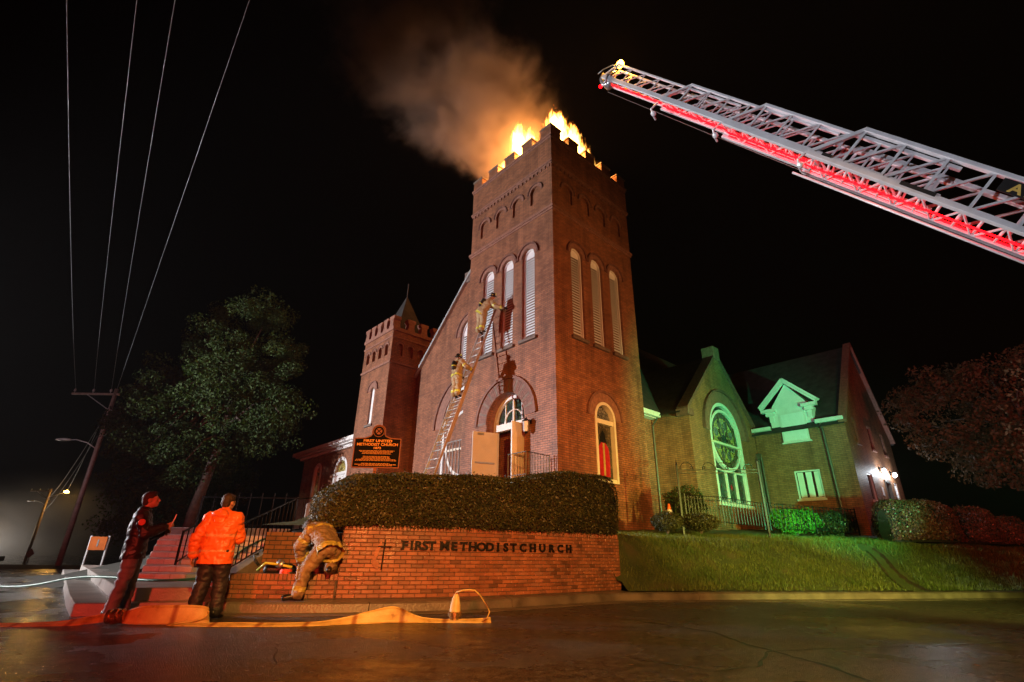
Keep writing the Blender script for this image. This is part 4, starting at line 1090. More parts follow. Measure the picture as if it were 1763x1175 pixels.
# --- iron railings
def railing(name, label, pts, h, pitch, base_off=.10, post_every=None, r=.009, rail=.022, second=False, cat='railing', top_extra=0.0, group=None):
    """iron railing over ground points pts (x, y, z)"""
    o = empty(name, pts[0]); tag(o, label, cat, group); O = Vector(pts[0])
    P = [Vector(p) - O for p in pts]; up = Vector((0, 0, 1))
    for a, b_ in zip(P[:-1], P[1:]):
        L_ = (b_ - a).length
        m = MB(); m.bar(a + up * h, b_ + up * h, rail * 1.5, rail); m.build('top_rail', M['iron'], o)
        m = MB(); m.bar(a + up * base_off, b_ + up * base_off, rail, rail * .8); m.build('bottom_rail', M['iron'], o)
        if second: m = MB(); m.bar(a + up * (h - .12), b_ + up * (h - .12), rail, rail * .8); m.build('middle_rail', M['iron'], o)
        n = max(1, int(L_ / pitch))
        for k in range(1, n):
            p = a.lerp(b_, k / n); m = MB(); m.bar(p + up * base_off, p + up * (h + top_extra), r * 2); m.build('baluster', M['iron'], o)
    for p in P:
        m = MB(); m.bar(p, p + up * (h + .03), .034); m.build('post', M['iron'], o)
    return o
railing('stair_railing', 'black iron railing on the right cheek of the church stairs', [(-4.92, 9.75, .50), (-5.02, 11.2, .87), (-5.10, 12.6, 1.24), (-4.35, 13.6, 1.40)], .80, .21, .10)
railing('stair_railing', 'black iron railing up the middle of the church stairs', [(-6.55, 10.85, .55), (-6.75, 12.6, 1.15)], .66, .22, .10)
railing('stoop_railing', 'short black iron railing on the stoop by the open doors', [tuple((Matrix.Translation(C0) @ Matrix.Rotation(-PHI, 4, 'Z')) @ Vector((-1.12, -1.25, 3.18))), tuple((Matrix.Translation(C0) @ Matrix.Rotation(-PHI, 4, 'Z')) @ Vector((-.25, -1.25, 3.18))), tuple((Matrix.Translation(C0) @ Matrix.Rotation(-PHI, 4, 'Z')) @ Vector((-.25, -.15, 3.18)))], .82, .13, .10)
railing('terrace_fence', 'thin dark picket fence on the terrace behind the orange jacket', [(-8.1, 13.9, 1.37), (-5.6, 13.9, 1.37)], .80, .30, .12, top_extra=.12)
# churchyard fence and gate frame on the right
railing('churchyard_fence', 'black iron picket fence below the rose window', [(5.75, 17.2, 1.84), (7.4, 18.3, 1.90), (9.3, 19.4, 1.82)], .92, .155, .10, second=True)
railing('churchyard_fence', 'black iron picket fence in front of the parish hall bushes', [(9.55, 19.5, 1.80), (11.5, 20.0, 1.75), (13.4, 20.5, 1.72)], .95, .16, .10, second=True)
def gate():
    o = empty('iron_gate', (5.5, 16.9, 1.62)); tag(o, 'tall iron gate frame with scrollwork crossbar', 'gate')
    for x, y, h in ((0, 0, 2.05), (2.62, -.15, 2.2)):
        m = MB(); m.bar((x, y, -.15), (x, y, h), .055); m.lathe((x, y, h), [(.04, 0), (.012, .12), (.002, .22)], 6); m.build('gate_post', M['iron'], o)
    for z in (1.90, 1.80): m = MB(); m.bar((.03, 0, z), (2.60, -.15, z + .02), .03, .022); m.build('crossbar', M['iron'], o)
    def scroll(c, s, flip):
        pts = []
        for i in range(22):
            t = i / 21; a = math.pi * (1 - 1.0 * t) if i < 12 else 0
            pts.append((c + flip * s * (-math.cos(math.pi * min(1, t * 1.4)) * .5), -.05 * c / 2.6, 1.92 + s * .55 * math.sin(math.pi * min(1, t * 1.4))))
        cx = c + flip * s * .38
        for i in range(12):
            t = i / 11; r_ = s * .13 * (1 - .6 * t); a = -math.pi * 2.2 * t
            pts.append((cx + flip * r_ * math.cos(a), -.05 * c / 2.6, 1.97 + r_ * math.sin(a) + .02))
        m = MB(); m.tube(pts, .011, 6); m.build('scroll', M['iron'], o, smooth=True)
    scroll(.32, .42, 1); scroll(1.05, .42, -1); scroll(1.48, .42, 1); scroll(2.36, .36, -1)
    return o
gate()
# ================================================================== HEDGES, SHRUBS, TREES
M['hedge'] = leafmat('hedge_leaf', (.020, .030, .007), (.070, .072, .018), .5, .15, 2.0)
M['shrub'] = leafmat('shrub_leaf', (.025, .050, .014), (.070, .100, .028), .4, .2, 4)
M['tree_leaf'] = leafmat('tree_leaf', (.014, .038, .005), (.045, .085, .011), .8, .35, .8)
M['tree_leaf_rust'] = leafmat('rusty_tree_leaf', (.075, .045, .018), (.17, .085, .035), .7, .3, .9)  # red beacon light worked into the tree's leaf colour; fallen leaves share it
M['bright_bush'] = leafmat('bright_green_leaf', (.07, .26, .03), (.16, .45, .06), .4, .35, 4)  # strong green lamplight is painted into this leaf colour
M['red_hedge'] = leafmat('reddish_hedge_leaf', (.07, .035, .018), (.14, .065, .03), .4, .15, 3)  # hedge leaves coloured red in place of the red light on them
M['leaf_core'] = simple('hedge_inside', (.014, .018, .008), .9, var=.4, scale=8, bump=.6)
M['bark'] = simple('tree_bark', (.085, .062, .050), .8, var=.4, scale=6, bump=.8, bscale=18)
def leaves_mesh(name, P, Nn, size, seed, spread=.8, aspect=.55):
    """one small folded-free leaf quad per point"""
    g = np.random.default_rng(seed); n = len(P)
    d = Nn + g.normal(0, spread, (n, 3)); d /= np.linalg.norm(d, axis=1, keepdims=True) + 1e-9
    t = np.cross(d, g.normal(0, 1, (n, 3))); t /= np.linalg.norm(t, axis=1, keepdims=True) + 1e-9
    b = np.cross(d, t); s = size * g.uniform(.6, 1.35, (n, 1))
    V = np.empty((n, 4, 3)); V[:, 0] = P - t * s * .5; V[:, 1] = P + b * s * aspect * .5 - t * s * .05; V[:, 2] = P + t * s * .5; V[:, 3] = P - b * s * aspect * .5 - t * s * .05
    me = bpy.data.meshes.new(name); me.vertices.add(n * 4); me.vertices.foreach_set('co', V.ravel())
    me.loops.add(n * 4); me.loops.foreach_set('vertex_index', np.arange(n * 4)); me.polygons.add(n)
    me.polygons.foreach_set('loop_start', np.arange(0, n * 4, 4)); me.polygons.foreach_set('loop_total', np.full(n, 4)); me.update(calc_edges=True)
    return me
def hedge(name, label, pts, hw, z0, ztop, n, size, seed, mat='hedge', power=3.2, cat='hedge', lump=.10, group=None, front=0.0):
    """clipped hedge along a path; ztop(t) gives its height"""
    path = Path(pts, .05, 30); g = np.random.default_rng(seed); root = empty(name, (pts[0][0], pts[0][1], z0)); tag(root, label, cat, group)
    O = np.array([pts[0][0], pts[0][1], z0])
    def surf(t, a, k=1.0):
        """t 0..1 along, a angle round the section (0 = front bottom .. pi = back bottom)"""
        x, y, ang = path.at(t * path.len); zt = ztop(t); h = zt - z0
        ends = min(1, min(t, 1 - t) * path.len / (hw * .9)); e = max(0.0, 1 - (1 - ends) ** 2.6) ** .5
        ca, sa = math.cos(a), math.sin(a)
        r = (abs(ca) ** power + abs(sa) ** power) ** (-1 / power)
        u = ca * r * hw * (.25 + .75 * e); v = .42 + sa * r * .58 if sa > 0 else max(0.0, .42 + sa * r * .45)
        v = v * (.80 + .20 * e)
        nz = noise.noise((x * 1.5 + seed, y * 1.5, v * 2.2)) * lump + noise.noise((x * 5, y * 5 + seed, v * 6)) * lump * .35
        nx, ny = math.sin(ang), -math.cos(ang)
        k2 = k + nz
        return np.array([x + nx * u * k2, y + ny * u * k2, z0 + h * v * (1 + nz * .5) * (k if k < 1 else 1)]), np.array([nx * ca, ny * ca, sa])
    P = np.empty((n, 3)); Nn = np.empty((n, 3))
    for i in range(n):
        t = g.uniform(0, 1); a = g.uniform(-.75, math.pi + .75)
        p, nr = surf(t, a, 1.0); P[i] = p - nr * abs(g.normal(0, .028)) + nr * (.012 if g.uniform() > .05 else g.uniform(.02, .085)); Nn[i] = nr
        ex = min(t, 1 - t) * path.len
        if ex < hw:
            x, y, ang = path.at(t * path.len); s = -1 if t < .5 else 1
            Nn[i] += np.array([math.cos(ang), math.sin(ang), 0]) * s * (1 - ex / hw)
    # end caps
    me = leaves_mesh('foliage', P - O, Nn, size, seed); link_mesh('foliage', me, M[mat], root)
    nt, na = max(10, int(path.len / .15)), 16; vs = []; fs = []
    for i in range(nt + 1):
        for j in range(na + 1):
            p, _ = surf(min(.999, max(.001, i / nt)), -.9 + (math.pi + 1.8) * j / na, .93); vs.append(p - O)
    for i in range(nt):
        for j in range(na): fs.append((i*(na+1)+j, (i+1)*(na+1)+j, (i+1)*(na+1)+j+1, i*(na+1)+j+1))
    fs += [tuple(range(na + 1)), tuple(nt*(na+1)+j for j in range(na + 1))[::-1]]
    MB().add(vs, fs).build('inner_twigs', M['leaf_core'], root)  # closed dark hull added to stop views through the leaves
    return root
HP = []
for t in np.linspace(-.10, 1.04, 24):
    x, y, a = WPATH.at(min(max(t * WPATH.len, .03), WPATH.len - .03)); ex = t * WPATH.len - min(max(t * WPATH.len, .03), WPATH.len - .03)
    x += math.cos(a) * ex; y += math.sin(a) * ex
    HP.append((x - math.sin(a) * .62, y + math.cos(a) * .62))
hedge('clipped_hedge', 'long clipped hedge on top of the lettered brick wall', HP, .78, 1.22, lambda t: 2.12 + .72 * t + .05 * math.sin(t * 11) - .12 * math.exp(-((t - .58) / .09) ** 2) - (.0 if t > .1 else (.1 - t) * 2.0), 62000, .042, 11)
hedge('clipped_hedge', 'small bright green hedge end beside the stair railing', [(-4.05, 11.6), (-3.55, 11.5)], .42, 1.3, lambda t: 2.12, 7000, .045, 12, 'shrub')
# right side
for k, (p, hw_, z1, z0) in enumerate([([(12.9, 18.35), (15.3, 18.6)], .85, 2.78, 1.40), ([(15.5, 18.7), (17.0, 18.9)], .75, 2.62, 1.40), ([(16.6, 18.9), (18.2, 19.2)], .72, 2.32, 1.38)]):
    hedge('rounded_hedge', ['widest rounded reddish hedge right of the parish hall', 'middle rounded hedge between the wide and the lowest hedge', 'lowest rounded hedge at the right edge of the lawn'][k], p, hw_, z0, lambda t, z1=z1: z1, (15000, 9000, 8000)[k], .07, 20 + k, 'red_hedge', 2.7, lump=.22, group='hedges at the right end of the lawn')
def bush(name, label, c, rad, n, size, seed, mat, lump=.25, cat='bush', stems=True):
    root = empty(name, (c[0], c[1], c[2])); tag(root, label, cat); g = np.random.default_rng(seed)
    P = np.empty((n, 3)); Nn = np.empty((n, 3))
    for i in range(n):
        v = g.normal(0, 1, 3); v /= np.linalg.norm(v); k = 1 + lump * noise.noise((v[0] * 2.2 + seed, v[1] * 2.2, v[2] * 2.2)) * 1.6; k *= 1 - abs(g.normal(0, .12))
        P[i] = (v[0] * rad[0] * k, v[1] * rad[1] * k, rad[2] * (1 + v[2] * k)); Nn[i] = v
    link_mesh('foliage', leaves_mesh('foliage', P, Nn, size, seed), M[mat], root)
    m = MB()
    for k in range(5):
        a = k * 1.26 + seed; m = MB(); m.tube([(0, 0, -.05), (math.cos(a) * rad[0] * .25, math.sin(a) * rad[1] * .25, rad[2] * .6), (math.cos(a) * rad[0] * .6, math.sin(a) * rad[1] * .6, rad[2] * 1.3)], [.025, .018, .008], 5); m.build('stem', M['bark'], root)
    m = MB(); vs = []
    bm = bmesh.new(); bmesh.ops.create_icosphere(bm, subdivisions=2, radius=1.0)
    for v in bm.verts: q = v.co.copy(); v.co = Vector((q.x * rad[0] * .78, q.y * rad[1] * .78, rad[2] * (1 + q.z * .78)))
    me = bpy.data.meshes.new('inner_twigs'); bm.to_mesh(me); bm.free(); link_mesh('inner_twigs', me, M['leaf_core'], root)  # solid dark filler added inside so the bush is not see-through
    return root
bush('green_lit_bush', 'bright green lit bush behind the iron fence under the hall window', (11.15, 20.75, 1.75), (.95, .55, .48), 5500, .085, 31, 'bright_bush')
bush('brown_bush', 'dim brownish bush behind the fence right of the green lit bush', (12.75, 21.1, 1.72), (.95, .5, .45), 5000, .08, 32, 'hedge')
bush('dark_shrub', 'dark tall shrub between the tower and the rose window', (6.25, 18.7, 1.85), (.75, .7, .66), 5500, .075, 33, 'shrub')
bush('clipped_shrub', 'low dark clipped shrub against the tower corner', (4.95, 16.75, 1.60), (.50, .5, .30), 3500, .05, 34, 'hedge', .08)
bush('clipped_shrub', 'low dark clipped shrub below the tall dark shrub', (6.05, 16.9, 1.62), (.62, .5, .28), 3800, .05, 35, 'hedge', .08)

def tree(name, label, base, trunk, crowns, n, size, seed, mat, r0=.3, limbs=14, clump=.55, ncl=None, cat='tree'):
    """trunk: list of points from base; crowns: ellipsoids (cx, cy, cz, rx, ry, rz) relative to base"""
    root = empty(name, base); tag(root, label, cat); g = np.random.default_rng(seed); rr = random.Random(seed)
    k = len(trunk); m = MB(); m.tube(trunk, [r0 * (1 - .6 * i / (k - 1)) for i in range(k)], 9); m.build('trunk', M['bark'], root, smooth=True)
    cl = []; wts = np.array([c[3] * c[4] * c[5] for c in crowns]); wts = wts / wts.sum(); ncl = ncl or 120
    for i in range(ncl):
        c = crowns[g.choice(len(crowns), p=wts)]; v = g.normal(0, 1, 3); v /= np.linalg.norm(v); q = g.uniform(.25, 1) ** .45
        cl.append((c[0] + v[0] * c[3] * q, c[1] + v[1] * c[4] * q, c[2] + v[2] * c[5] * q, clump * g.uniform(.6, 1.5)))
    top = Vector(trunk[-1]); low = Vector(trunk[max(1, k // 2)])
    for i in range(limbs):
        c = Vector(cl[i % ncl][:3]); s = low.lerp(top, rr.random()); mid = s.lerp(c, .5) + Vector((rr.uniform(-.4, .4), rr.uniform(-.4, .4), rr.uniform(0, .5)))
        m = MB(); m.tube([s, s.lerp(mid, .5), mid, mid.lerp(c, .6), c], [r0 * .32, r0 * .25, r0 * .17, r0 * .10, r0 * .03], 6); m.build('limb', M['bark'], root, smooth=True)
    per = n // ncl; P = []; Nn = []
    for (x, y, z, r) in cl:
        v = g.normal(0, 1, (per, 3)); v /= np.linalg.norm(v, axis=1, keepdims=True); q = g.uniform(.15, 1, (per, 1)) ** .5
        P.append(np.array([x, y, z]) + v * q * np.array([r * 1.15, r * 1.15, r * .75])); Nn.append(v + np.array([0, 0, .4]))
    link_mesh('crown', leaves_mesh('crown', np.concatenate(P), np.concatenate(Nn), size, seed, 1.0), M[mat], root)
    return root
tree('leafy_tree', 'tall green leafy tree beyond the stairs behind the two bystanders', (-16.4, 27.5, 1.0), [(0, 0, -.3), (.05, 0, 1.6), (.25, .1, 3.4), (.5, .2, 5.5), (.6, .3, 8.5), (.6, .2, 11.0)],
     [(-.2, 0, 7.5, 4.3, 3.2, 3.2), (.8, 0, 11.0, 3.2, 3.0, 3.0), (-3.0, 0, 6.0, 2.4, 2.5, 2.6), (3.1, 0, 7.6, 2.0, 2.2, 2.8), (-2.9, 0.4, 3.2, 2.2, 2.0, 1.7), (-1.2, -.5, 4.2, 2.2, 2, 1.4), (-3.9, 1.5, 1.9, 2.0, 1.6, 1.6), (-2.4, .8, 1.6, 2.0, 1.6, 1.3)], 90000, .15, 41, 'tree_leaf', .32, 30, .60, 440)
tree('street_tree', 'dark low tree at the street corner behind the near utility pole', (-22.6, 37.0, 0.0), [(0, 0, -.3), (.1, 0, 1.6), (.2, 0, 3.4), (.3, 0, 5)], [(.6, 0, 3.6, 2.6, 2.3, 2.2), (1.8, 0, 5.2, 2.5, 2.3, 2.2)], 13000, .22, 42, 'tree_leaf', .25, 10, .7, 60)
tree('corner_tree', 'spreading rusty leaved tree overhanging from the right edge', (23.8, 22.5, 1.6), [(0, 0, -.3), (-.1, 0, 1.6), (-.3, 0, 3.0), (-.6, .1, 4.6), (-.8, .1, 6.5)],
     [(-1.2, 0, 5.6, 4.6, 3.0, 2.6), (-3.6, 0, 5.4, 2.4, 2.0, 1.7), (.8, 0, 6.8, 4.0, 3.0, 2.0), (-2.0, -.6, 3.6, 3.0, 2.2, 1.5), (1.0, -.4, 3.4, 3.2, 2.2, 1.5)], 30000, .17, 43, 'tree_leaf_rust', .26, 26, .55, 170)
# fallen leaves and bits on the wet road
g = np.random.default_rng(77); n = 150; P = np.c_[g.uniform(-5, 9, n), g.uniform(3.2, 8.6, n), np.full(n, .012)]; P[:70, 0] = g.uniform(-2, 14, 70); P[:70, 1] = [fy(x) - g.uniform(.3, .75) for x in P[:70, 0]]
o = link_mesh('fallen_leaves', leaves_mesh('fallen_leaves', P, np.tile([0, 0, 3.0], (n, 1)), .055, 78, .5), M['tree_leaf_rust']); tag(o, 'scattered wet fallen leaves on the road', 'leaves', kind='stuff')
# ================================================================== STREET FURNITURE
M['wood_pole'] = simple('creosote_pole', (.22, .165, .14), .45, var=.3, scale=4, bump=.5, bscale=14)
M['insul'] = simple('glass_insulator', (.35, .38, .38), .2, var=.1, bump=0)
M['lamp_grey'] = simple('lamp_housing', (.48, .48, .48), .35, metal=.3, var=.1, bump=.05)
M['sodium'] = emis('sodium_glow', (1.0, .50, .08), 60)
def street_pole(name, label, base, h, arm, r=.16):
    """wooden utility pole with crossarm, brace, insulators and a cobra-head lamp"""
    o = empty(name, base); tag(o, label, 'utility pole')
    m = MB(); m.tube([(0, 0, -.4), (0, 0, h * .5), (0, 0, h)], [r, r * .88, r * .72], 10); m.build('pole', M['wood_pole'], o, smooth=True)
    m = MB(); m.bar((-2.85, 0, h - .35), (.30, 0, h - .35), .10, .13); m.build('crossarm', M['wood_pole'], o, bevel=.01)
    m = MB(); m.bar((-1.75, -.07, h - .42), (0, -.1, h - 1.45), .05, .05); m.build('brace', M['metal'], o)
    for x in (-2.72, -1.5, -.35):
        m = MB(); m.tube([(x, 0, h - .285), (x, 0, h - .18)], .018, 6); m.lathe((x, 0, h - .18), [(.05, 0), (.085, .03), (.05, .07), (.08, .10), (.045, .16), (.02, .19)], 8); m.build('insulator', M['insul'], o, smooth=True)
    for z in (h - 1.5, h - 2.0, h - 3.1):
        m = MB(); m.box(-.12, .26, -.05, .05, z, z + .07); m.lathe((.24, 0, z + .07), [(.03, 0), (.05, .05), (.02, .1)], 6); m.build('bracket', M['metal'], o)
    z = h * arm
    m = MB(); m.tube([(-.1, 0, z), (-.7, -.05, z + .35), (-1.4, -.1, z + .52), (-1.75, -.1, z + .50)], .032, 8); la = m.build('lamp_arm', M['lamp_grey'], o, smooth=True)
    bm = bmesh.new(); bmesh.ops.create_uvsphere(bm, u_segments=14, v_segments=8, radius=1)
    for v in bm.verts:
        k = 1.0 if v.co.x > 0 else .62 + .2 * (1 + v.co.x); v.co = Vector((-2.2 + v.co.x * .52, -.1 + v.co.y * .17 * (1.15 - .35 * v.co.x), z + .50 + v.co.z * (.11 if v.co.z > 0 else .07)))
    me = bpy.data.meshes.new('lamp_head'); bm.to_mesh(me); bm.free(); lh = link_mesh('lamp_head', me, M['lamp_grey'], la, True)
    return o
p1 = street_pole('utility_pole', 'leaning wooden utility pole with crossarm and street lamp nearest the stairs', (-26.05, 32, .0), 10.55, .63)
p2 = street_pole('utility_pole', 'distant utility pole with crossarm in the misty glow down the street', (-66.6, 76, -1.45), 10.1, .78, .2)
# second arm with lit sodium lamp on the distant pole
m = MB(); m.tube([(.1, 0, 8.9), (1.2, 0, 9.3), (2.3, 0, 9.7)], .05, 6); la = m.build('lamp_arm', M['lamp_grey'], p2)
m = MB(); m.lathe((2.4, 0, 9.55), [(.05, 0), (.28, .05), (.30, .2), (.1, .35)], 10); m.build('lit_lamp_head', M['sodium'], la)
# wires
M['wire'] = simple('power_wire', (.10, .11, .12), .4, metal=.3, var=.1, bump=0)
def wire(a, b_, sag, label, r=.012, n=24):
    a, b_ = Vector(a), Vector(b_); P = []
    for i in range(n + 1):
        t = i / n; p = a.lerp(b_, t); p.z -= sag * 4 * t * (1 - t); P.append(p - a)
    m = MB(); m.tube(P, r, 5); o = m.build('power_line', M['wire'], smooth=True); o.location = a
    return tag(o, label, 'wire', 'overhead wires')
def through(a, q, L_):
    a, q = Vector(a), Vector(q); return a + (q - a).normalized() * L_
for a, q, lab in (((-28.77, 32, 10.55), (-7.44, 5.55, 9.3), 'leftmost overhead wire rising steeply from the near utility pole'), ((-27.55, 32, 10.55), (-6.28, 5.53, 9.3), 'second overhead wire from the left rising from the near utility pole'),
                  ((-26.4, 32, 10.55), (-5.65, 5.52, 9.3), 'third overhead wire from the left rising from the near utility pole'), ((-26.05, 32, 9.1), (-4.44, 5.51, 9.3), 'rightmost overhead wire slanting up from the near utility pole')):
    wire(a, through(a, q, 44), .25, lab, .007)
for a, b_, lab in (((-26.3, 32, 9.05), (-64.2, 76, 8.5), 'upper slack wire crossing left from the near pole'), ((-26.3, 32, 8.55), (-66.6, 76, 7.3), 'middle slack wire crossing left from the near pole'), ((-26.3, 32, 7.45), (-66.6, 76, 5.6), 'lowest slack wire crossing left above the street lamp')):
    wire(a, b_, .9, lab, .02)
# orange board sign on two posts, diamond sign down the street
M['sign_orange'] = simple('orange_board', (.34, .09, .02), .9, var=.2, scale=3, bump=.05, spec=.05)
M['sign_back'] = simple('sign_sheet', (.60, .58, .62), .3, metal=.4, var=.2, scale=5, bump=.05)
o = empty('board_sign', (-15.4, 20.0, .25)); tag(o, 'small orange board sign on two white posts beside the pole', 'sign')
for x in (0, .66): m = MB(); m.bar((x, 0, -.2), (x, 0, 1.05), .05); m.build('sign_post', M['metal'], o)
m = MB().box(.02, .64, -.045, -.026, .56, 1.02); m.build('sign_board', M['sign_orange'], o, bevel=.004)
m = MB().box(.30, .36, -.05, -.046, .68, .92); m.build('print_mark', M['pipe'], o)
o = empty('diamond_sign', (-39.2, 45, -.5)); tag(o, 'small diamond shaped road sign glinting in the street haze', 'sign')
m = MB(); m.bar((0, 0, -.6), (0, 0, .62), .05); m.build('sign_post', M['metal'], o)
m = MB(); c = Vector((0, -.05, .88)); m.add([c + Vector(v) for v in ((-.36, 0, 0), (0, 0, -.36), (.36, 0, 0), (0, 0, .36), (-.36, .02, 0), (0, .02, -.36), (.36, .02, 0), (0, .02, .36))], [(0,1,2,3),(7,6,5,4),(0,4,5,1),(1,5,6,2),(2,6,7,3),(3,7,4,0)]); m.build('sign_plate', M['sign_back'], o)
# far lights down the side street: a car's tail lamps and a street lamp
M['tail'] = emis('tail_lamp', (1.0, .12, .06), 22); M['warm_lamp'] = emis('warm_lamp', (1.0, .62, .25), 60); M['headlamp'] = emis('head_lamp', (1.0, .93, .85), 60)
o = empty('parked_car', (-70.5, 72, -1.3)); tag(o, 'distant car with glowing tail lamps at the left edge of the street', 'car')
m = MB(); m.box(-.9, .9, 0, 4.2, .3, .95); body = m.build('body', M['iron'], o, bevel=.12)
m = MB(); m.box(-.75, .75, .7, 3.2, .95, 1.5); m.build('cabin', M['glass_dark'], o, bevel=.18)
for x in (-.72, .72): m = MB(); m.box(x - .16, x + .16, -.03, .02, .62, .82); m.build('tail_lamp', M['tail'], o)
for x in (-.8, .8):
    for y in (.8, 3.3): m = MB(); m.lathe((x - .1, y, .32), [(.30, 0), (.33, .03), (.33, .17), (.30, .2)], 14, axis=(1, 0, 0)); m.build('wheel', M['black_rubber'], o)
o = empty('far_street_lamp', (-75, 78, -1.5)); tag(o, 'far warm street lamp glowing at the left edge', 'street lamp')
m = MB(); m.tube([(0, 0, -.3), (0, 0, 4.3), (.5, 0, 4.6)], [.09, .07, .05], 8); m.build('lamp_post', M['iron'], o)
m = MB(); m.lathe((.5, 0, 4.4), [(.1, 0), (.28, .08), (.22, .22), (.05, .3)], 10); m.build('lamp_head', M['warm_lamp'], o)
point('street_lamp_light', (-74.5, 76.5, 2.4), 700, (1.0, .72, .42), .3); point('sodium_lamp_light', (-64.0, 77.2, 7.9), 900, (1.0, .50, .10), .3)
point('headlamp_glow_light', (-80.0, 84.0, .6), 2600, (1.0, .90, .80), .4)

# historical marker behind the hedge
def marker():
    o = empty('historical_marker', (-3.09, 11.75, 1.2), R(2)); tag(o, 'black historical marker with gold lettering behind the hedge', 'sign')
    M['marker_black'] = simple('marker_enamel', (.008, .007, .006), .85, var=.1, bump=.05, spec=.08); M['marker_edge'] = simple('marker_rim', (.22, .085, .035), .45, metal=.3, var=.15, bump=.1); M['marker_gold'] = simple('marker_gold', (.75, .38, .08), .45, metal=.2, var=.1, bump=0)
    def outline(g):
        w, z0, z1 = .54 - g, 1.46 + g, 2.14 - g; P = [(-w, z0), (w, z0), (w, z1), (.30 - g * .4, z1 + .012)]
        r = .165 - g; zc = 2.30
        P.append((.185 - g * .8, z1 + .06))
        for i in range(13):
            t = math.radians(-25 + 230 * i / 12); P.append((r * math.cos(t), zc + r * math.sin(t)))
        P += [(-.185 + g * .8, z1 + .06), (-.30 + g * .4, z1 + .012), (-w, z1)]
        return P
    F = Face((0, 0, 0), (1, 0, 0), (0, -1, 0))
    m = MB(); fpoly(m, F, outline(0), .022, -.022); m.build('marker_frame', M['marker_edge'], o)
    m = MB(); fpoly(m, F, outline(.022), .026, .021); m.build('marker_plate', M['marker_black'], o)
    m = MB(); fring(m, F, 0, 2.30, .118, .132, .034, .0262, 0, 2 * math.pi, n=28); med = m.build('medallion_ring', M['marker_edge'], o)
    m = MB(); fring(m, F, 0, 2.305, .001, .075, .030, .0262, 0, 2 * math.pi, n=20); m.build('medallion', M['copper'], med)
    for s in (-1, 1):
        m = MB(); m.bar((-.06 * s, -.033, 2.25), (.06 * s, -.033, 2.36), .008, .018); m.build('medallion_cross', M['marker_black'], med)
    m = MB(); m.bar((0, .03, -.5), (0, .03, 1.62), .075); m.build('marker_post', M['marker_edge'], o)
    def line(txt, z, h, wmax):
        me = glyph(txt, h, .003, bold=.002); xs = [v.co.x for v in me.vertices]; w = max(xs) - min(xs)
        q = link_mesh('title_line', me, M['marker_gold'], o); q.location = (0, -.030, z); q.rotation_euler = (math.pi / 2, 0, 0); q.scale = (wmax / w, 1, 1)
    line('FIRST UNITED', 2.05, .060, .66); line('METHODIST CHURCH', 1.965, .062, .94); line('1872', 1.89, .050, .17)
    rr = random.Random(5)   # rows of small lettering, too small to read: each row a run of raised word bars
    for gz, rows in ((1.845, 4), (1.715, 5), (1.555, 3)):
        for k in range(rows):
            z = gz - k * .0235; x = -rr.uniform(.30, .47); x1 = -x; m = MB()
            while x < x1:
                w = rr.uniform(.025, .085); m.box(x, min(x + w, x1), -.030, -.0262, z, z + .009); x += w + .012
            q = m.build('small_print_row', M['marker_gold'], o); q['kind'] = 'stuff'
marker()
# low stone pillar and ramp on the terrace
m = MB().box(-6.25, -4.9, 16.2, 17.0, 1.2, 2.25); o = m.build('low_stone_wall', M['stone'], bevel=.04); tag(o, 'low rough stone wall end on the dark terrace', 'wall')
m = MB().add([(-5.6, 15.9, 1.36), (-2.9, 15.9, 1.36), (-2.9, 15.9, 2.05), (-3.6, 15.9, 2.0), (-5.6, 16.05, 1.36), (-2.9, 16.05, 1.36), (-2.9, 16.05, 2.05), (-3.6, 16.05, 2.0)], [(0,1,2,3),(7,6,5,4),(0,3,7,4),(3,2,6,7),(1,5,6,2)]); o = m.build('ramp_wall', M['brick'], uv=True); tag(o, 'sloping red ramp wall seen through the stair railing', 'wall')
# traffic cone by the fence
o = empty('traffic_cone', (5.45, 18.0, 2.0)); tag(o, 'narrow orange traffic cone between the tower and the shrub', 'traffic cone'); M['cone'] = simple('cone_orange', (.75, .16, .03), .5, var=.1, bump=.05)
m = MB().box(-.17, .17, -.17, .17, 0, .03); m.build('cone_base', M['cone'], o, bevel=.01); m = MB(); m.lathe((0, 0, .031), [(.13, 0), (.045, .50), (.03, .52)], 14); m.build('cone_body', M['cone'], o, smooth=True)
m = MB(); m.lathe((0, 0, .25), [(.098, 0), (.078, .11)], 14); m.build('cone_band', M['white'], o, smooth=True)
# ================================================================== LADDERS, HOSES
CHM = Matrix.Translation(C0) @ Matrix.Rotation(-PHI, 4, 'Z')
def wl_pt(u, z, d): return CHM @ Vector((-u, -d, z))     # tower front: u left of the corner, d out from the wall
M['alu'] = simple('ladder_aluminium', (.52, .52, .53), .38, metal=.5, var=.12, bump=.1)
M['ladder_rail'] = simple('ladder_fibre_rail', (.36, .24, .17), .5, var=.15, bump=.1)
lad = empty('extension_ladder', wl_pt(3.56, 2.15, 3.2)); tag(lad, 'long extension ladder leaning against the tower front', 'ladder')
LI = Matrix.Translation(-lad.location)
def lp(u, z, off=0.0):
    d = .35 + .34 * (10.5 - z) + off; return LI @ wl_pt(u, z, d)
for (u0, u1, z0, z1, off, nm) in ((3.22, 3.90, 2.15, 7.4, 0.0, 'bed'), (3.27, 3.85, 4.6, 10.72, -.10, 'fly')):
    for u in (u0, u1):
        m = MB(); m.bar(lp(u, z0, off), lp(u, z1, off), .035, .085, up=tuple(CHM.to_3x3() @ Vector((0, -1, 0)))); m.build('rail', M['alu'] if u == u1 else M['ladder_rail'], lad, bevel=.004)
    z = z0 + .2
    while z < z1 - .1:
        m = MB(); m.tube([lp(u0, z, off), lp(u1, z, off)], .019, 8); m.build('rung', M['alu'], lad, smooth=True); z += .325

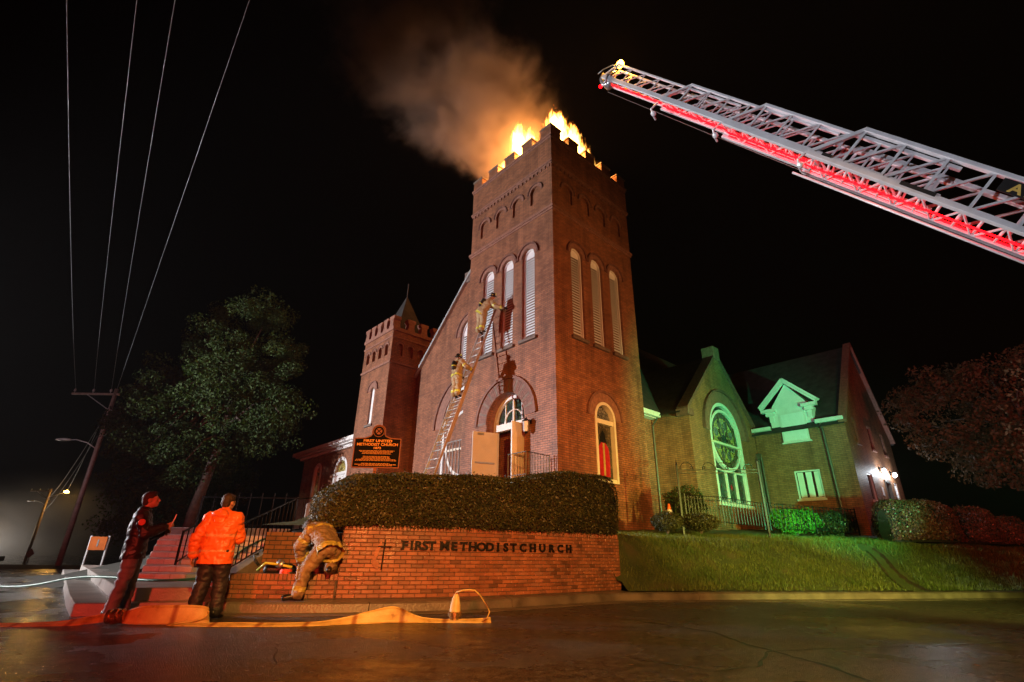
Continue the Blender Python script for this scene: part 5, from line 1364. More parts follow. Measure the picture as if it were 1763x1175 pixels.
# ---- aerial ladder of the truck, coming in from the right
ax_ = (Vector((7.102, 5.809, 5.12)) - Vector((2.05, 7.62, 10.08))).normalized(); far_ = Vector((.34, .94, 0)).normalized(); far_ = (far_ - ax_ * far_.dot(ax_)).normalized(); up_ = ax_.cross(far_)
aer = empty('aerial_ladder'); tag(aer, 'white truss aerial ladder with red lit rungs reaching in from the right', 'ladder')
AM = Matrix((ax_, far_, up_)).transposed().to_4x4(); AM.translation = Vector((2.05, 7.62, 10.08)); aer.matrix_world = AM
M['aer_white'] = simple('aerial_white', (.62, .62, .64), .38, metal=.15, var=.10, scale=5, bump=.05, coat=.2)
M['led_red'] = emis('red_led_strip', (1.0, .002, .005), 6.5)
M['amber_led'] = emis('amber_beacon', (1.0, .34, .02), 60.0)
M['plate_dark'] = simple('dark_plate', (.02, .02, .02), .4, var=.2, bump=.05)
def section(t0, t1, w0, w1, b0, hh, pitch, rail, lead, plate=.10):
    """one telescoping truss section: both side trusses, rungs, lattice under the rungs"""
    ts = t0 + lead
    for w in (w0, w1):
        m = MB(); m.bar((t0, w, b0), (t1, w, b0), rail, max(plate, rail * 1.25)); m.build('base_rail', M['aer_white'], aer, bevel=.006)
        m = MB(); m.bar((ts, w, b0 + hh), (t1, w, b0 + hh), rail, rail * 1.1); m.build('hand_rail', M['aer_white'], aer, bevel=.006)
        m = MB(); m.bar((t0 + .02, w, b0 + .02), (ts + .02, w, b0 + hh), rail * .9, rail * .8, up=(0, 1, 0)); m.build('end_brace', M['aer_white'], aer, bevel=.004)
        t = ts + .04
        while t < t1:
            m = MB(); m.bar((t, w, b0 + .03), (t, w, b0 + hh - .03), rail * .55, rail * .5, up=(0, 1, 0)); m.build('strut', M['aer_white'], aer)
            if t + pitch < t1:
                m = MB(); m.bar((t + .03, w, b0 + .03), (t + pitch - .02, w, b0 + hh - .03), rail * .5, rail * .45, up=(0, 1, 0)); m.build('strut', M['aer_white'], aer)
            t += pitch
    t = t0 + .12; k = 0
    while t < t1:
        m = MB(); m.tube([(t, w0, b0), (t, w1, b0)], rail * .32, 7); m.build('rung', M['aer_white'], aer, smooth=True)
        if k % 2 == 0 and t + .56 < t1:
            m = MB(); m.bar((t, w0, b0 - .03), (t + .28, w1, b0 - .03), .02, .03); m.bar((t + .28, w1, b0 - .03), (t + .56, w0, b0 - .03), .02, .03); m.build('lattice', M['aer_white'], aer)
        t += .28; k += 1
section(4.2, 9.5, 0.0, .44, 0.0, .76, .62, .075, .50)
section(2.58, 6.2, .05, .39, .06, .60, .50, .058, .42, .14)
section(1.12, 4.4, .095, .345, .11, .50, .42, .046, .34, .12)
section(-.45, 2.6, .135, .305, .15, .40, .36, .038, .10, .10)
for w, h, t0, t1 in ((.385, .0, 4.3, 9.3), (.345, .045, 2.7, 6.1), (.31, .10, 1.25, 4.3), (.275, .13, -.3, 2.5), (.055, .0, 4.35, 9.3), (.095, .045, 2.75, 6.1), (.13, .10, 1.3, 4.3), (.22, -.055, 4.3, 9.3), (.22, -.0, 2.7, 4.2), (.22, .05, 1.2, 2.6), (.22, .10, -.2, 1.1)):
    m = MB(); m.bar((t0, w, h), (t1, w, h), .022, .022); m.build('led_strip', M['led_red'], aer)
m = MB(); m.tube([(4.25, .47, -.09), (9.5, .47, -.09)], .024, 8); m.build('waterway', M['metal'], aer, smooth=True)
m = MB(); m.tube([(4.1, .40, -.15), (9.5, .40, -.15)], .020, 8); m.build('waterway', M['aer_white'], aer, smooth=True)
for t0, w in ((1.1, .13), (2.52, .07), (4.16, .01)):
    m = MB(); m.tube([(t0 + .02, w, .02), (t0 - .02, w + .02, -.16), (t0 + .06, w + .10, -.22), (t0 + .10, w + .22, -.20)], .02, 7); m.lathe((t0 + .06, w + .08, -.24), [(.03, 0), (.055, .02), (.055, .06), (.03, .08)], 10); m.build('pulley_bracket', M['aer_white'], aer)
m = MB(); m.tube([(-.2, .32, -.02), (2.4, .32, -.09), (4.2, .34, -.10)], .006, 5); m.build('cable', M['pipe'], aer)
# tip: monitor nozzle, beacon, guard loop, red marker lamp
m = MB(); m.lathe((-.05, .25, .02), [(.05, 0), (.11, .03), (.12, .16), (.08, .22), (.05, .25)], 12); m.tube([(.0, .25, .10), (-.16, .25, .06), (-.30, .25, .16), (-.36, .25, .30)], [.05, .05, .04, .03], 10); m.tube([(-.02, .10, -.02), (-.12, .1, .2), (-.02, .12, .36)], .02, 7); m.build('monitor_nozzle', M['metal'], aer, smooth=True).location.x = -.22
m = MB(); m.tube([(-.05, .16, .52), (-.22, .14, .50), (-.34, .13, .30), (-.36, .13, .16)], .012, 7); m.build('guard_loop', M['metal'], aer, smooth=True).location.x = -.22
m = MB(); m.lathe((-.12, .18, .545), [(.06, 0), (.075, .04), (.065, .12), (.02, .15)], 12); m.build('amber_beacon', M['amber_led'], aer, smooth=True).location.x = -.22
point('amber_beacon_light', (-.38, .10, .76), 150, (1.0, .40, .04), .04, aer)
m = MB(); m.lathe((-.22, .30, .0), [(.03, 0), (.04, .03), (.02, .07)], 8); m.build('marker_lamp', M['led_red'], aer).location.x = -.22
m = MB(); m.box(5.65, 6.15, -.046, -.040, .0, .07); m.build('name_plate', M['plate_dark'], aer)
m = MB(); m.box(4.42, 4.58, -.046, -.040, .02, .08); m.build('name_plate', M['plate_dark'], aer)
m = MB(); m.box(6.72, 7.9, -.030, -.020, .46, .70); pl = m.build('name_board', M['plate_dark'], aer)
M['gold_letter'] = simple('gold_letter', (.62, .42, .10), .4, var=.1, bump=0)
for k, ch in enumerate('AL'):
    me = glyph(ch, .17, .003, bold=.006); q = link_mesh('letter', me, M['gold_letter'], pl); q.location = (6.92 + k * .17, -.034, .495); q.rotation_euler = (math.pi / 2, 0, 0)

# ---- hoses
def hose_mat():
    m, N, L, b = mat_new('yellow_hose'); tc = N.new('ShaderNodeTexCoord')
    n1 = N.new('ShaderNodeTexNoise'); n1.inputs['Scale'].default_value = 3.5; n1.inputs['Detail'].default_value = 7; n1.inputs['Roughness'].default_value = .7; L.new(tc.outputs['Object'], n1.inputs['Vector'])
    r = ramp(N, [(.34, (.22, .13, .04)), (.46, (.50, .37, .12)), (.7, (.64, .52, .20))]); L.new(n1.outputs[0], r.inputs[0])
    wv = N.new('ShaderNodeTexWave'); wv.inputs['Scale'].default_value = .55; wv.inputs['Distortion'].default_value = 1.5; wv.bands_direction = 'X'; L.new(tc.outputs['Object'], wv.inputs['Vector'])
    r2 = ramp(N, [(.0, (.45, .25, .18)), (.06, (1, 1, 1))]); L.new(wv.outputs[0], r2.inputs[0])
    mx = N.new('ShaderNodeMixRGB'); mx.blend_type = 'MULTIPLY'; mx.inputs[0].default_value = 1; L.new(r.outputs[0], mx.inputs[1]); L.new(r2.outputs[0], mx.inputs[2]); L.new(mx.outputs[0], b.inputs['Base Color'])
    b.inputs['Roughness'].default_value = .5
    n2 = N.new('ShaderNodeTexNoise'); n2.inputs['Scale'].default_value = 60; n2.inputs['Detail'].default_value = 3; L.new(tc.outputs['Object'], n2.inputs['Vector'])
    bp = N.new('ShaderNodeBump'); bp.inputs['Strength'].default_value = .35; bp.inputs['Distance'].default_value = .006; L.new(n2.outputs[0], bp.inputs['Height']); L.new(bp.outputs[0], b.inputs['Normal'])
    return m
M['hose'] = hose_mat()
M['hose_green'] = simple('teal_hose', (.02, .16, .10), .45, var=.2, scale=4, bump=.3)
def ribbon(name, pts, mat, parent=None, th=.012, n=6):
    """flat hose: pts = (x, y, z, width, tilt) - z is the lower edge, tilt 0 = lying flat, 1 = standing on edge"""
    A = np.array(pts, float); k = len(A); T = np.linspace(0, k - 1, (k - 1) * n + 1)
    def cr(t):
        i = int(min(k - 2, math.floor(t))); f = t - i; p = [A[max(0, min(k - 1, i + q))] for q in (-1, 0, 1, 2)]
        return .5 * ((2 * p[1]) + (-p[0] + p[2]) * f + (2 * p[0] - 5 * p[1] + 4 * p[2] - p[3]) * f * f + (-p[0] + 3 * p[1] - 3 * p[2] + p[3]) * f ** 3)
    C = np.array([cr(t) for t in T]); vs = []
    for i, c in enumerate(C):
        d = C[min(i + 1, len(C) - 1)][:3] - C[max(i - 1, 0)][:3]; d = Vector(d); d.z = 0
        d = d.normalized() if d.length > 1e-6 else Vector((1, 0, 0)); s = Vector((-d.y, d.x, 0)); a = max(0, min(1, c[4])) * math.pi / 2
        w = s * math.cos(a) + Vector((0, 0, 1)) * math.sin(a); nn = w.cross(d).normalized() * th / 2; p = Vector(c[:3]) + Vector((0, 0, th / 2 + .002))
        wv = c[3]; p = p - w * wv / 2 * (1 - max(0, min(1, c[4])))
        crs = Vector((0, 0, 1)) if c[4] < .5 else s
        pr = [(0, .9), (.07, 2.0), (.15, 1.1), (.5, 1.7), (.85, 1.1), (.93, 2.0), (1, .9)]
        for q, e in pr: vs.append(p + w * wv * q + nn * e)
        for q, e in pr[::-1]: vs.append(p + w * wv * q - nn * e)
    fs = []
    for i in range(len(C) - 1):
        for j in range(14): j2 = (j + 1) % 14; fs.append((i*14 + j, i*14 + j2, (i+1)*14 + j2, (i+1)*14 + j))
    fs += [tuple(range(14)), tuple((len(C)-1)*14 + j for j in range(14))[::-1]]
    return MB().add(vs, fs).build(name, mat, parent)
hose = empty('supply_hose', (-4.9, 7.35, 0)); tag(hose, 'flat yellow supply hose lying along the wet road', 'hose'); HO = hose.location
def H(P): return [(x - HO.x, y - HO.y, z, w, t) for x, y, z, w, t in P]
ribbon('hose_jacket', H([(-9.5, 6.7, .0, .13, .05), (-7.5, 6.9, .0, .13, .05), (-6.2, 7.02, .0, .13, .1), (-5.6, 7.14, .0, .12, .25), (-5.25, 7.24, .03, .12, .5), (-5.08, 7.28, .05, .12, .6)]), M['hose'], hose)
m = MB(); c = Vector((-5.10, 7.28, .09)) - HO; m.lathe(c, [(.060, 0), (.085, .02), (.085, .06), (.072, .07), (.092, .09), (.092, .14), (.075, .155), (.085, .17), (.085, .20), (.06, .22)], 16, axis=(.96, .10, .05)); m.build('coupling', M['brass'], hose, smooth=False)
ribbon('hose_jacket', H([(-4.90, 7.31, .02, .15, .8), (-4.72, 7.33, .0, .21, .95), (-4.45, 7.36, .0, .22, .97), (-4.15, 7.42, .0, .22, .97), (-3.98, 7.48, .0, .21, .9), (-3.93, 7.56, .0, .19, .75), (-4.05, 7.50, .0, .14, .35), (-4.3, 7.34, .0, .12, .1), (-4.0, 7.30, .0, .12, .12), (-3.5, 7.32, .0, .12, .2), (-3.0, 7.40, .0, .12, .15), (-2.5, 7.52, .0, .13, .20), (-2.15, 7.68, .0, .14, .5), (-1.9, 7.78, .0, .16, .8), (-1.62, 7.88, .0, .20, .95), (-1.45, 7.93, .0, .17, .85), (-1.22, 7.98, .0, .12, .45), (-.95, 8.02, .0, .10, .25), (-.78, 8.05, .0, .10, .2), (-.45, 8.05, .0, .11, .3), (-.24, 8.08, .0, .10, .5)]), M['hose'], hose)
# loop that springs up from the end coupling
nb = Vector((-.76, 8.17, .005)) - HO
m = MB(); m.lathe(nb, [(.10, 0), (.10, .03), (.085, .035), (.085, .06), (.105, .065), (.105, .11), (.075, .12)], 18); m.build('coupling', M['brass'], hose)
m = MB(); P = [(.0, 0, .118), (.0, 0, .20), (.005, 0, .30), (.012, 0, .37)]; vs = []; ws = (.080, .075, .05, .012); ds = (.075, .05, .03, .012)
for (x, y, z), w, d in zip(P, ws, ds):
    for j in range(12): t = 2 * math.pi * j / 12; vs.append(nb + Vector((x + w * math.cos(t), y + d * math.sin(t), z)))
m.add(vs, [(i*12 + j, i*12 + (j+1) % 12, (i+1)*12 + (j+1) % 12, (i+1)*12 + j) for i in range(3) for j in range(12)]); m.build('hose_end', M['hose'], hose, smooth=True)
lo = [(.012, 0, .37), (.10, .0, .395), (.20, .0, .405), (.28, 0, .395), (.36, .0, .33), (.45, 0, .21), (.50, -.03, .13), (.47, -.06, .06), (.40, -.09, .02)]
m = MB(); vs = []
for i, (x, y, z) in enumerate(lo):
    q = nb + Vector((x, y, z)); d = Vector(lo[min(i + 1, 8)]) - Vector(lo[max(i - 1, 0)]); n_ = Vector((-d.z, 0, d.x)).normalized() * .008
    vs += [q + Vector((0, -.06, 0)) + n_, q + Vector((0, .06, 0)) + n_, q + Vector((0, .06, 0)) - n_, q + Vector((0, -.06, 0)) - n_]
m.add(vs, [(i*4 + j, i*4 + (j+1) % 4, (i+1)*4 + (j+1) % 4, (i+1)*4 + j) for i in range(8) for j in range(4)] + [(0,1,2,3), (35,34,33,32)]); m.build('hose_loop', M['hose'], hose, smooth=True)
# teal hose running up over the landings to the stairs
gp = [(-13.5, 13.0, .05), (-11.6, 12.6, .06), (-10.4, 12.2, .09), (-9.2, 11.6, .30), (-8.3, 11.1, .375), (-7.3, 10.6, .375), (-6.6, 10.05, .372), (-6.1, 9.95, .372), (-5.6, 10.2, .40), (-5.3, 10.5, .52), (-5.5, 10.9, .65), (-5.7, 11.6, .90), (-5.5, 12.6, 1.24), (-5.0, 13.6, 1.42)]
o = Vector(gp[0]); pts = []
for i in range(len(gp) - 1):
    for k in range(4): pts.append(Vector(gp[i]).lerp(Vector(gp[i + 1]), k / 4) - o)
for _ in range(4): pts = [pts[0]] + [(pts[i-1] + pts[i] * 2 + pts[i+1]) / 4 for i in range(1, len(pts) - 1)] + [pts[-1]]
q = MB().tube(pts, .022, 8).build('attack_hose', M['hose_green'], smooth=True); q.location = o; tag(q, 'thin teal hose snaking over the landings and up the stairs', 'hose')
# ================================================================== PEOPLE
def capsule(bm, p, q, r0, r1, n=12):
    """tapered capsule between p and q"""
    p, q = Vector(p), Vector(q); d = q - p; L_ = d.length
    w = d.normalized() if L_ > 1e-6 else Vector((0, 0, 1)); a = w.orthogonal().normalized(); b_ = w.cross(a)
    prof = [(r0 * math.cos(t), -r0 * math.sin(t)) for t in (1.45, 1.0, .5)] + [(r0, 0), (r1, L_)] + [(r1 * math.cos(t), L_ + r1 * math.sin(t)) for t in (.5, 1.0, 1.45)]
    rows = []
    for r, h in prof: rows.append([bm.verts.new(p + w * h + (a * math.cos(2*math.pi*j/n) + b_ * math.sin(2*math.pi*j/n)) * max(r, .0005)) for j in range(n)])
    for i in range(len(rows) - 1):
        for j in range(n): bm.faces.new((rows[i][j], rows[i][(j+1) % n], rows[i+1][(j+1) % n], rows[i+1][j]))
    bm.faces.new(rows[0][::-1]); bm.faces.new(rows[-1])
def ell(bm, c, r, rot=None):
    g = bmesh.ops.create_uvsphere(bm, u_segments=16, v_segments=10, radius=1.0)
    for v in g['verts']:
        q = Vector((v.co.x * r[0], v.co.y * r[1], v.co.z * r[2]))
        if rot is not None: q = rot @ q
        v.co = q + Vector(c)
def organic(name, segs, ells=(), voxel=.014, smooth=4, wrinkle=0.0, wscale=14.0, parent=None, mat=None, seed=0):
    """one continuous skin over capsules and ellipsoids"""
    bm = bmesh.new()
    for s in segs: capsule(bm, *s)
    for e in ells: ell(bm, *e)
    bmesh.ops.recalc_face_normals(bm, faces=bm.faces[:])
    me = bpy.data.meshes.new(name); bm.to_mesh(me); bm.free()
    o = bpy.data.objects.new(name, me); COL.objects.link(o)
    md = o.modifiers.new('r', 'REMESH'); md.mode = 'VOXEL'; md.voxel_size = voxel; md.adaptivity = 0
    if smooth: ms = o.modifiers.new('s', 'SMOOTH'); ms.iterations = smooth; ms.factor = .5
    dg = bpy.context.evaluated_depsgraph_get(); me2 = bpy.data.meshes.new_from_object(o.evaluated_get(dg)); bpy.data.objects.remove(o); bpy.data.meshes.remove(me)
    me2.name = name
    if wrinkle:
        me2.update(); nv = len(me2.vertices); co = np.empty(nv * 3); me2.vertices.foreach_get('co', co); nr = np.empty(nv * 3); me2.vertices.foreach_get('normal', nr)
        co = co.reshape(-1, 3); nr = nr.reshape(-1, 3)
        for i in range(nv):
            x, y, z = co[i]; f = noise.noise((x * wscale * .55 + seed, y * wscale * .55, z * wscale)) + .5 * noise.noise((x * wscale * 1.6, y * wscale * 1.6 + seed, z * wscale * 2.2))
            co[i] += nr[i] * wrinkle * (1 - 1.6 * abs(f))
        me2.vertices.foreach_set('co', co.ravel()); me2.update()
    return link_mesh(name, me2, mat, parent, True)
def stripe(o, p, q, t0, t1, rmax, mi):
    """give the band of a garment around the limb p-q between t0 and t1 material slot mi"""
    p, q = Vector(p), Vector(q); d = q - p; L2 = d.length_squared
    for f in o.data.polygons:
        c = f.center - p; t = c.dot(d) / L2
        if t0 <= t <= t1 and (c - d * t).length < rmax: f.material_index = mi
M['skin'] = simple('skin', (.50, .27, .18), .5, var=.1, scale=10, bump=.1)
M['hair'] = simple('brown_hair', (.035, .022, .015), .55, var=.3, scale=30, bump=.6, bscale=90)
M['navy'] = simple('navy_jacket', (.016, .017, .026), .45, var=.3, scale=5, bump=.3, bscale=40)
M['grey_trouser'] = simple('grey_trousers', (.15, .17, .21), .6, var=.2, scale=5, bump=.3, bscale=50)
M['dark_trouser'] = simple('dark_trousers', (.020, .019, .026), .55, var=.3, scale=5, bump=.3, bscale=50)
M['hivis'] = simple('orange_jacket', (.85, .17, .03), .42, var=.12, scale=4, bump=.25, bscale=30)
M['hivis_band'] = simple('orange_jacket_band', (.75, .34, .16), .3, var=.12, bump=.1)
M['tan'] = simple('turnout_cloth', (.34, .24, .12), .6, var=.25, scale=5, bump=.4, bscale=45)
M['tan_dark'] = simple('worn_turnout_cloth', (.22, .15, .075), .6, var=.35, scale=5, bump=.5, bscale=45)  # darker tone of the turnout cloth for the bending firefighter
M['lime_dim'] = simple('dirty_lime_stripe', (.40, .34, .07), .4, var=.3, scale=9, bump=.05)  # darker tone of the lime stripe
M['lime'] = simple('lime_stripe', (.62, .62, .08), .3, var=.1, bump=.05)
M['boot'] = simple('black_boot', (.015, .013, .012), .3, var=.3, scale=6, bump=.2)
M['black_gear'] = simple('black_gear', (.014, .014, .015), .35, var=.3, scale=6, bump=.3)
M['helmet'] = simple('black_helmet', (.02, .018, .016), .25, var=.2, bump=.1, coat=.3)
M['patch_red'] = simple('red_patch', (.55, .06, .03), .5, var=.2, bump=.1)
M['glove'] = simple('leather_glove', (.20, .15, .09), .6, var=.2, scale=8, bump=.3)
def hand(wr, dirv, palm_n, s=1.0, curl=.5, side=1):
    """segments of a palm, four unequal curled fingers and a thumb from its side"""
    wr = Vector(wr); d = Vector(dirv).normalized(); n = Vector(palm_n); n = (n - d * n.dot(d)).normalized(); l = d.cross(n) * side
    S = []; pc = wr + d * .05 * s
    for k, o in enumerate((-.027, -.009, .009, .027)): S.append((wr + d * .015 * s + l * o * .7 * s, wr + d * .085 * s + l * o * s, .015 * s, .012 * s))
    for k, (o, L_) in enumerate(((-.030, .055), (-.010, .072), (.010, .078), (.030, .070))):
        b0 = wr + d * .088 * s + l * o * s; a1 = curl * .8; a2 = curl * 1.7
        d1 = d * math.cos(a1) + n * math.sin(a1); d2 = d * math.cos(a2) + n * math.sin(a2)
        m1 = b0 + d1 * L_ * .5 * s; S.append((b0, m1, .0095 * s, .0088 * s)); S.append((m1, m1 + d2 * L_ * .5 * s, .0088 * s, .0078 * s))
    tb = wr + d * .03 * s + l * .030 * s; t1 = tb + (d * .6 + l * .7 + n * .4).normalized() * .038 * s; t2 = t1 + (d * .8 + l * .15 + n * .6).normalized() * .032 * s
    S += [(tb, t1, .013 * s, .011 * s), (t1, t2, .011 * s, .009 * s)]
    return S
def head_parts(c, f, up, s=1.0):
    """skull, jaw, nose, ears, brow, chin around head centre c, facing f"""
    c, f, up = Vector(c), Vector(f).normalized(), Vector(up).normalized(); f = (f - up * f.dot(up)).normalized(); l = up.cross(f)
    rot = Matrix((l, f, up)).transposed()
    P = lambda a, b_, e: c + l * a * s + f * b_ * s + up * e * s
    E = [(P(0, -.008, .025), (.075 * s, .092 * s, .092 * s), rot), (P(0, .022, -.045), (.056 * s, .062 * s, .068 * s), rot), (P(0, .062, -.085), (.026 * s, .022 * s, .022 * s), rot),
         (P(0, .078, .022), (.052 * s, .018 * s, .014 * s), rot), (P(0, .085, -.058), (.026 * s, .012 * s, .012 * s), rot)]
    for q in (-1, 1):
        E += [(P(q * .076, -.008, -.008), (.010 * s, .022 * s, .034 * s), rot), (P(q * .038, .060, -.022), (.022 * s, .022 * s, .022 * s), rot), (P(q * .032, .080, .000), (.013 * s, .010 * s, .009 * s), rot)]
    S = [(P(0, .088, .008), P(0, .106, -.028), .009 * s, .014 * s)]
    return S, E, P, rot
def person(name, label, J, kit, cat='person', seed=1):
    """J: joints in world space; kit: clothing"""
    O = Vector(J['base']); root = empty(name, O); tag(root, label, cat); V = {k: Vector(v) - O for k, v in J.items() if k not in ('base', 'face', 'headup', 'palm')}
    hc = V['head']; nk = V['neck']; S, E, P, rot = head_parts(hc, J['face'], J.get('headup', (0, 0, 1)))
    hs = []
    for sd in ('l', 'r'):
        wd = (V['wrist_' + sd] - V['elbow_' + sd]).normalized(); hs += hand(V['wrist_' + sd], J.get('hdir_' + sd, wd), J.get('palm_' + sd, (0, 1, .3)), 1.0, kit.get('curl', .55), 1 if sd == 'l' else -1)
    chest, pel = V['chest'], V['pelvis']; mid = chest.lerp(pel, .5)
    body = S + [(nk - (hc - nk).normalized() * .05, hc - (hc - nk) * .25, .058, .054), (chest, pel, .115, .115)]
    for sd in ('l', 'r'):
        body += [(chest, V['sh_' + sd], .08, .055), (V['sh_' + sd], V['elbow_' + sd], .052, .040), (V['elbow_' + sd], V['wrist_' + sd], .040, .027), (pel, V['hip_' + sd], .10, .09), (V['hip_' + sd], V['knee_' + sd], .085, .055), (V['knee_' + sd], V['ankle_' + sd], .055, .038), (V['ankle_' + sd], V['toe_' + sd], .040, .030)]
    body += [(chest, nk, .10, .06)]
    organic('body', body + (hs if not kit.get('gloves') else []), E, .0085, 3, parent=root, mat=M['skin'])
    # jacket
    j = kit['loose']; sh_l, sh_r = V['sh_l'], V['sh_r']; hem = kit.get('hem', pel + (pel - chest).normalized() * .10) if not kit.get('hem_d') else pel + (pel - chest).normalized() * kit['hem_d']
    lat = (sh_l - sh_r).normalized(); dn = (pel - chest).normalized(); fl = hem + dn * .16
    segs = [(sh_l, sh_r, .085 * j, .085 * j), (chest, nk, .12 * j, .075 * j)]
    for q_ in (-1, -.33, .33, 1):
        segs += [(chest + lat * .075 * q_, mid + lat * .07 * q_, .118 * j, .112 * j), (mid + lat * .07 * q_, fl + lat * .085 * q_, .112 * j, .128 * j)]
    segs += [(sh_l * .8 + chest * .2, mid + lat * .08, .085 * j, .11 * j), (sh_r * .8 + chest * .2, mid - lat * .08, .085 * j, .11 * j)]
    slv = []
    for sd in ('l', 'r'):
        e, w = V['elbow_' + sd], V['wrist_' + sd]; slv.append([(V['sh_' + sd].lerp(chest, .12), e, .080 * j, .066 * j), (e, w + (e - w).normalized() * .02, .066 * j, .050 * j)])
    ex = []
    if kit.get('hood'): b_ = -(Vector(J['face'])); b_.z = 0; b_.normalize(); ex = [(nk + b_ * .085 + Vector((0, 0, -.02)), (.13, .075, .075), rot), (nk + b_ * .10 + Vector((0, 0, -.10)), (.10, .05, .09), rot)]
    jk = organic('jacket', segs, ex, .013, 5, kit.get('wr', .014), 11.0, root, [M[kit['jacket']], M[kit.get('band', kit['jacket'])]], seed)
    bm = bmesh.new(); bm.from_mesh(jk.data)   # clean hem
    bmesh.ops.bisect_plane(bm, geom=bm.verts[:] + bm.edges[:] + bm.faces[:], plane_co=hem, plane_no=dn, clear_outer=True); bm.to_mesh(jk.data); bm.free()
    jk.data.polygons.foreach_set('use_smooth', [True] * len(jk.data.polygons))
    sl = [organic('sleeve', q_, (), .012, 4, kit.get('wr', .012), 13.0, root, [M[kit['jacket']], M[kit.get('band', kit['jacket'])]], seed + 7) for q_ in slv]
    # trousers
    t_ = kit.get('leg', 1.0); segs = [(pel, pel + (pel - chest).normalized() * .06, .115 * t_, .118 * t_)]
    for sd in ('l', 'r'): segs += [(pel, V['hip_' + sd], .112 * t_, .112 * t_), (V['hip_' + sd], V['knee_' + sd], .112 * t_, .084 * t_), (V['knee_' + sd], V['ankle_' + sd] * .96 + V['knee_' + sd] * .04, .084 * t_, .074 * t_)]
    tr = organic('trousers', segs, (), .013, 5, kit.get('wr', .013), 9.0, root, [M[kit['trousers']], M[kit.get('band', kit['trousers']) if kit.get('stripes') else kit['trousers']]], seed + 3)
    if kit.get('stripes'):
        for sd in ('l', 'r'):
            so = sl[0 if sd == 'l' else 1]; stripe(so, V['elbow_' + sd], V['wrist_' + sd], .62, .86, .13, 1); stripe(so, V['sh_' + sd], V['elbow_' + sd], .58, .76, .13, 1); stripe(tr, V['knee_' + sd], V['ankle_' + sd], .68, .88, .14, 1)
        stripe(jk, mid, hem, .72, .98, .40, 1)
        if kit['stripes'] > 1: stripe(jk, chest, mid, .0, .22, .30, 1)
    # boots
    for sd in ('l', 'r'):
        a, t = V['ankle_' + sd], V['toe_' + sd]; k = V['knee_' + sd]; h = a + (a - t).normalized() * .05
        organic('boot', [(a + (k - a).normalized() * .14, a, .062, .058), (h + Vector((0, 0, -.02)), t, .046, .046), (a, h + Vector((0, 0, -.02)), .056, .046)], (), .011, 3, .003, 30, root, M['boot'])
    # hair or helmet
    fv = Vector(J['face']).normalized(); upv = Vector(J.get('headup', (0, 0, 1))).normalized()
    if kit.get('helmet'):
        c = hc + upv * .045
        he = organic('helmet', (), [(c, (.105, .125, .10), rot), (c - upv * .02, (.145, .185, .018), rot), (c + upv * .05, (.02, .12, .085), rot)], .010, 3, parent=root, mat=M['helmet'])
        q = c + fv * .115 + upv * .05; m = MB(); m.bar(q - upv * .045, q + upv * .05, .07, .012, up=tuple(fv)); m.build('helmet_shield', M['lime'], he)
        for s_ in (-1, 1):
            l = upv.cross(fv).normalized(); q = c + l * s_ * .098 + upv * .005; m = MB(); m.bar(q - fv * .04, q + fv * .04, .012, .03, up=tuple(upv)); m.build('helmet_mark', M['lime'], he)
    elif kit.get('hair'):
        organic('hair', (), [(P(0, -.022, .050), (.084, .098, .085), rot), (P(0, -.060, .000), (.074, .060, .085), rot), (P(0, .050, .098), (.055, .035, .026), rot)], .009, 2, .004, 40, root, M['hair'])
    if kit.get('gloves'):
        for sd in ('l', 'r'):
            wd = (V['wrist_' + sd] - V['elbow_' + sd]).normalized(); organic('glove', hand(V['wrist_' + sd], J.get('hdir_' + sd, wd), J.get('palm_' + sd, (0, 1, .3)), 1.22, .6, 1 if sd == 'l' else -1) + [(V['wrist_' + sd] - wd * .06, V['wrist_' + sd] + wd * .03, .048, .035)], (), .010, 2, parent=root, mat=M[kit['gloves']])
    if kit.get('scba'):
        bk = -fv if kit['scba'] is True else Vector(kit['scba']); bk = bk.normalized(); c0 = mid.lerp(chest, -.1) + bk * .20; c1 = chest.lerp(nk, .5) + bk * .21; w = (c1 - c0).normalized()
        m = MB(); m.lathe(c0, [(.03, -.03), (.075, 0), (.088, .04), (.088, (c1 - c0).length), (.06, (c1 - c0).length + .05), (.02, (c1 - c0).length + .07)], 14, axis=tuple(w)); tk = m.build('air_cylinder', M['black_gear'], root, smooth=True)
        m = MB(); m.lathe(c0 + w * .10, [(.0905, 0), (.0905, .04)], 14, axis=tuple(w)); m.build('cylinder_band', M['lime'], tk)
        m = MB(); m.bar(c0 - bk * .07, c1 - bk * .07, .20, .03, up=tuple(bk)); m.build('backplate', M['black_gear'], root, bevel=.01)
        for sd in ('l', 'r'):
            s_ = V['sh_' + sd].lerp(chest, .35); m = MB(); m.tube([c1 - bk * .08, s_ + Vector((0, 0, .105)), s_ - bk * .16, mid.lerp(V['hip_' + sd], .35) - bk * .16, mid.lerp(V['hip_' + sd], .6) + bk * .03], .022, 6); m.build('harness_strap', M['black_gear'], root, smooth=True)
    return root, V, P, rot
def stand(base, head_dir, h, pose):
    """standing pose in (forward, left, up) metres scaled to height h (1.75 nominal)"""
    f = Vector((math.cos(head_dir), math.sin(head_dir), 0)); l = Vector((-f.y, f.x, 0)); k = h / 1.75; B = Vector(base)
    J = {'base': B}
    for n, (a, b_, c) in pose.items(): J[n] = B + (f * a + l * b_ + Vector((0, 0, c))) * k
    J['face'] = f; return J, f, l
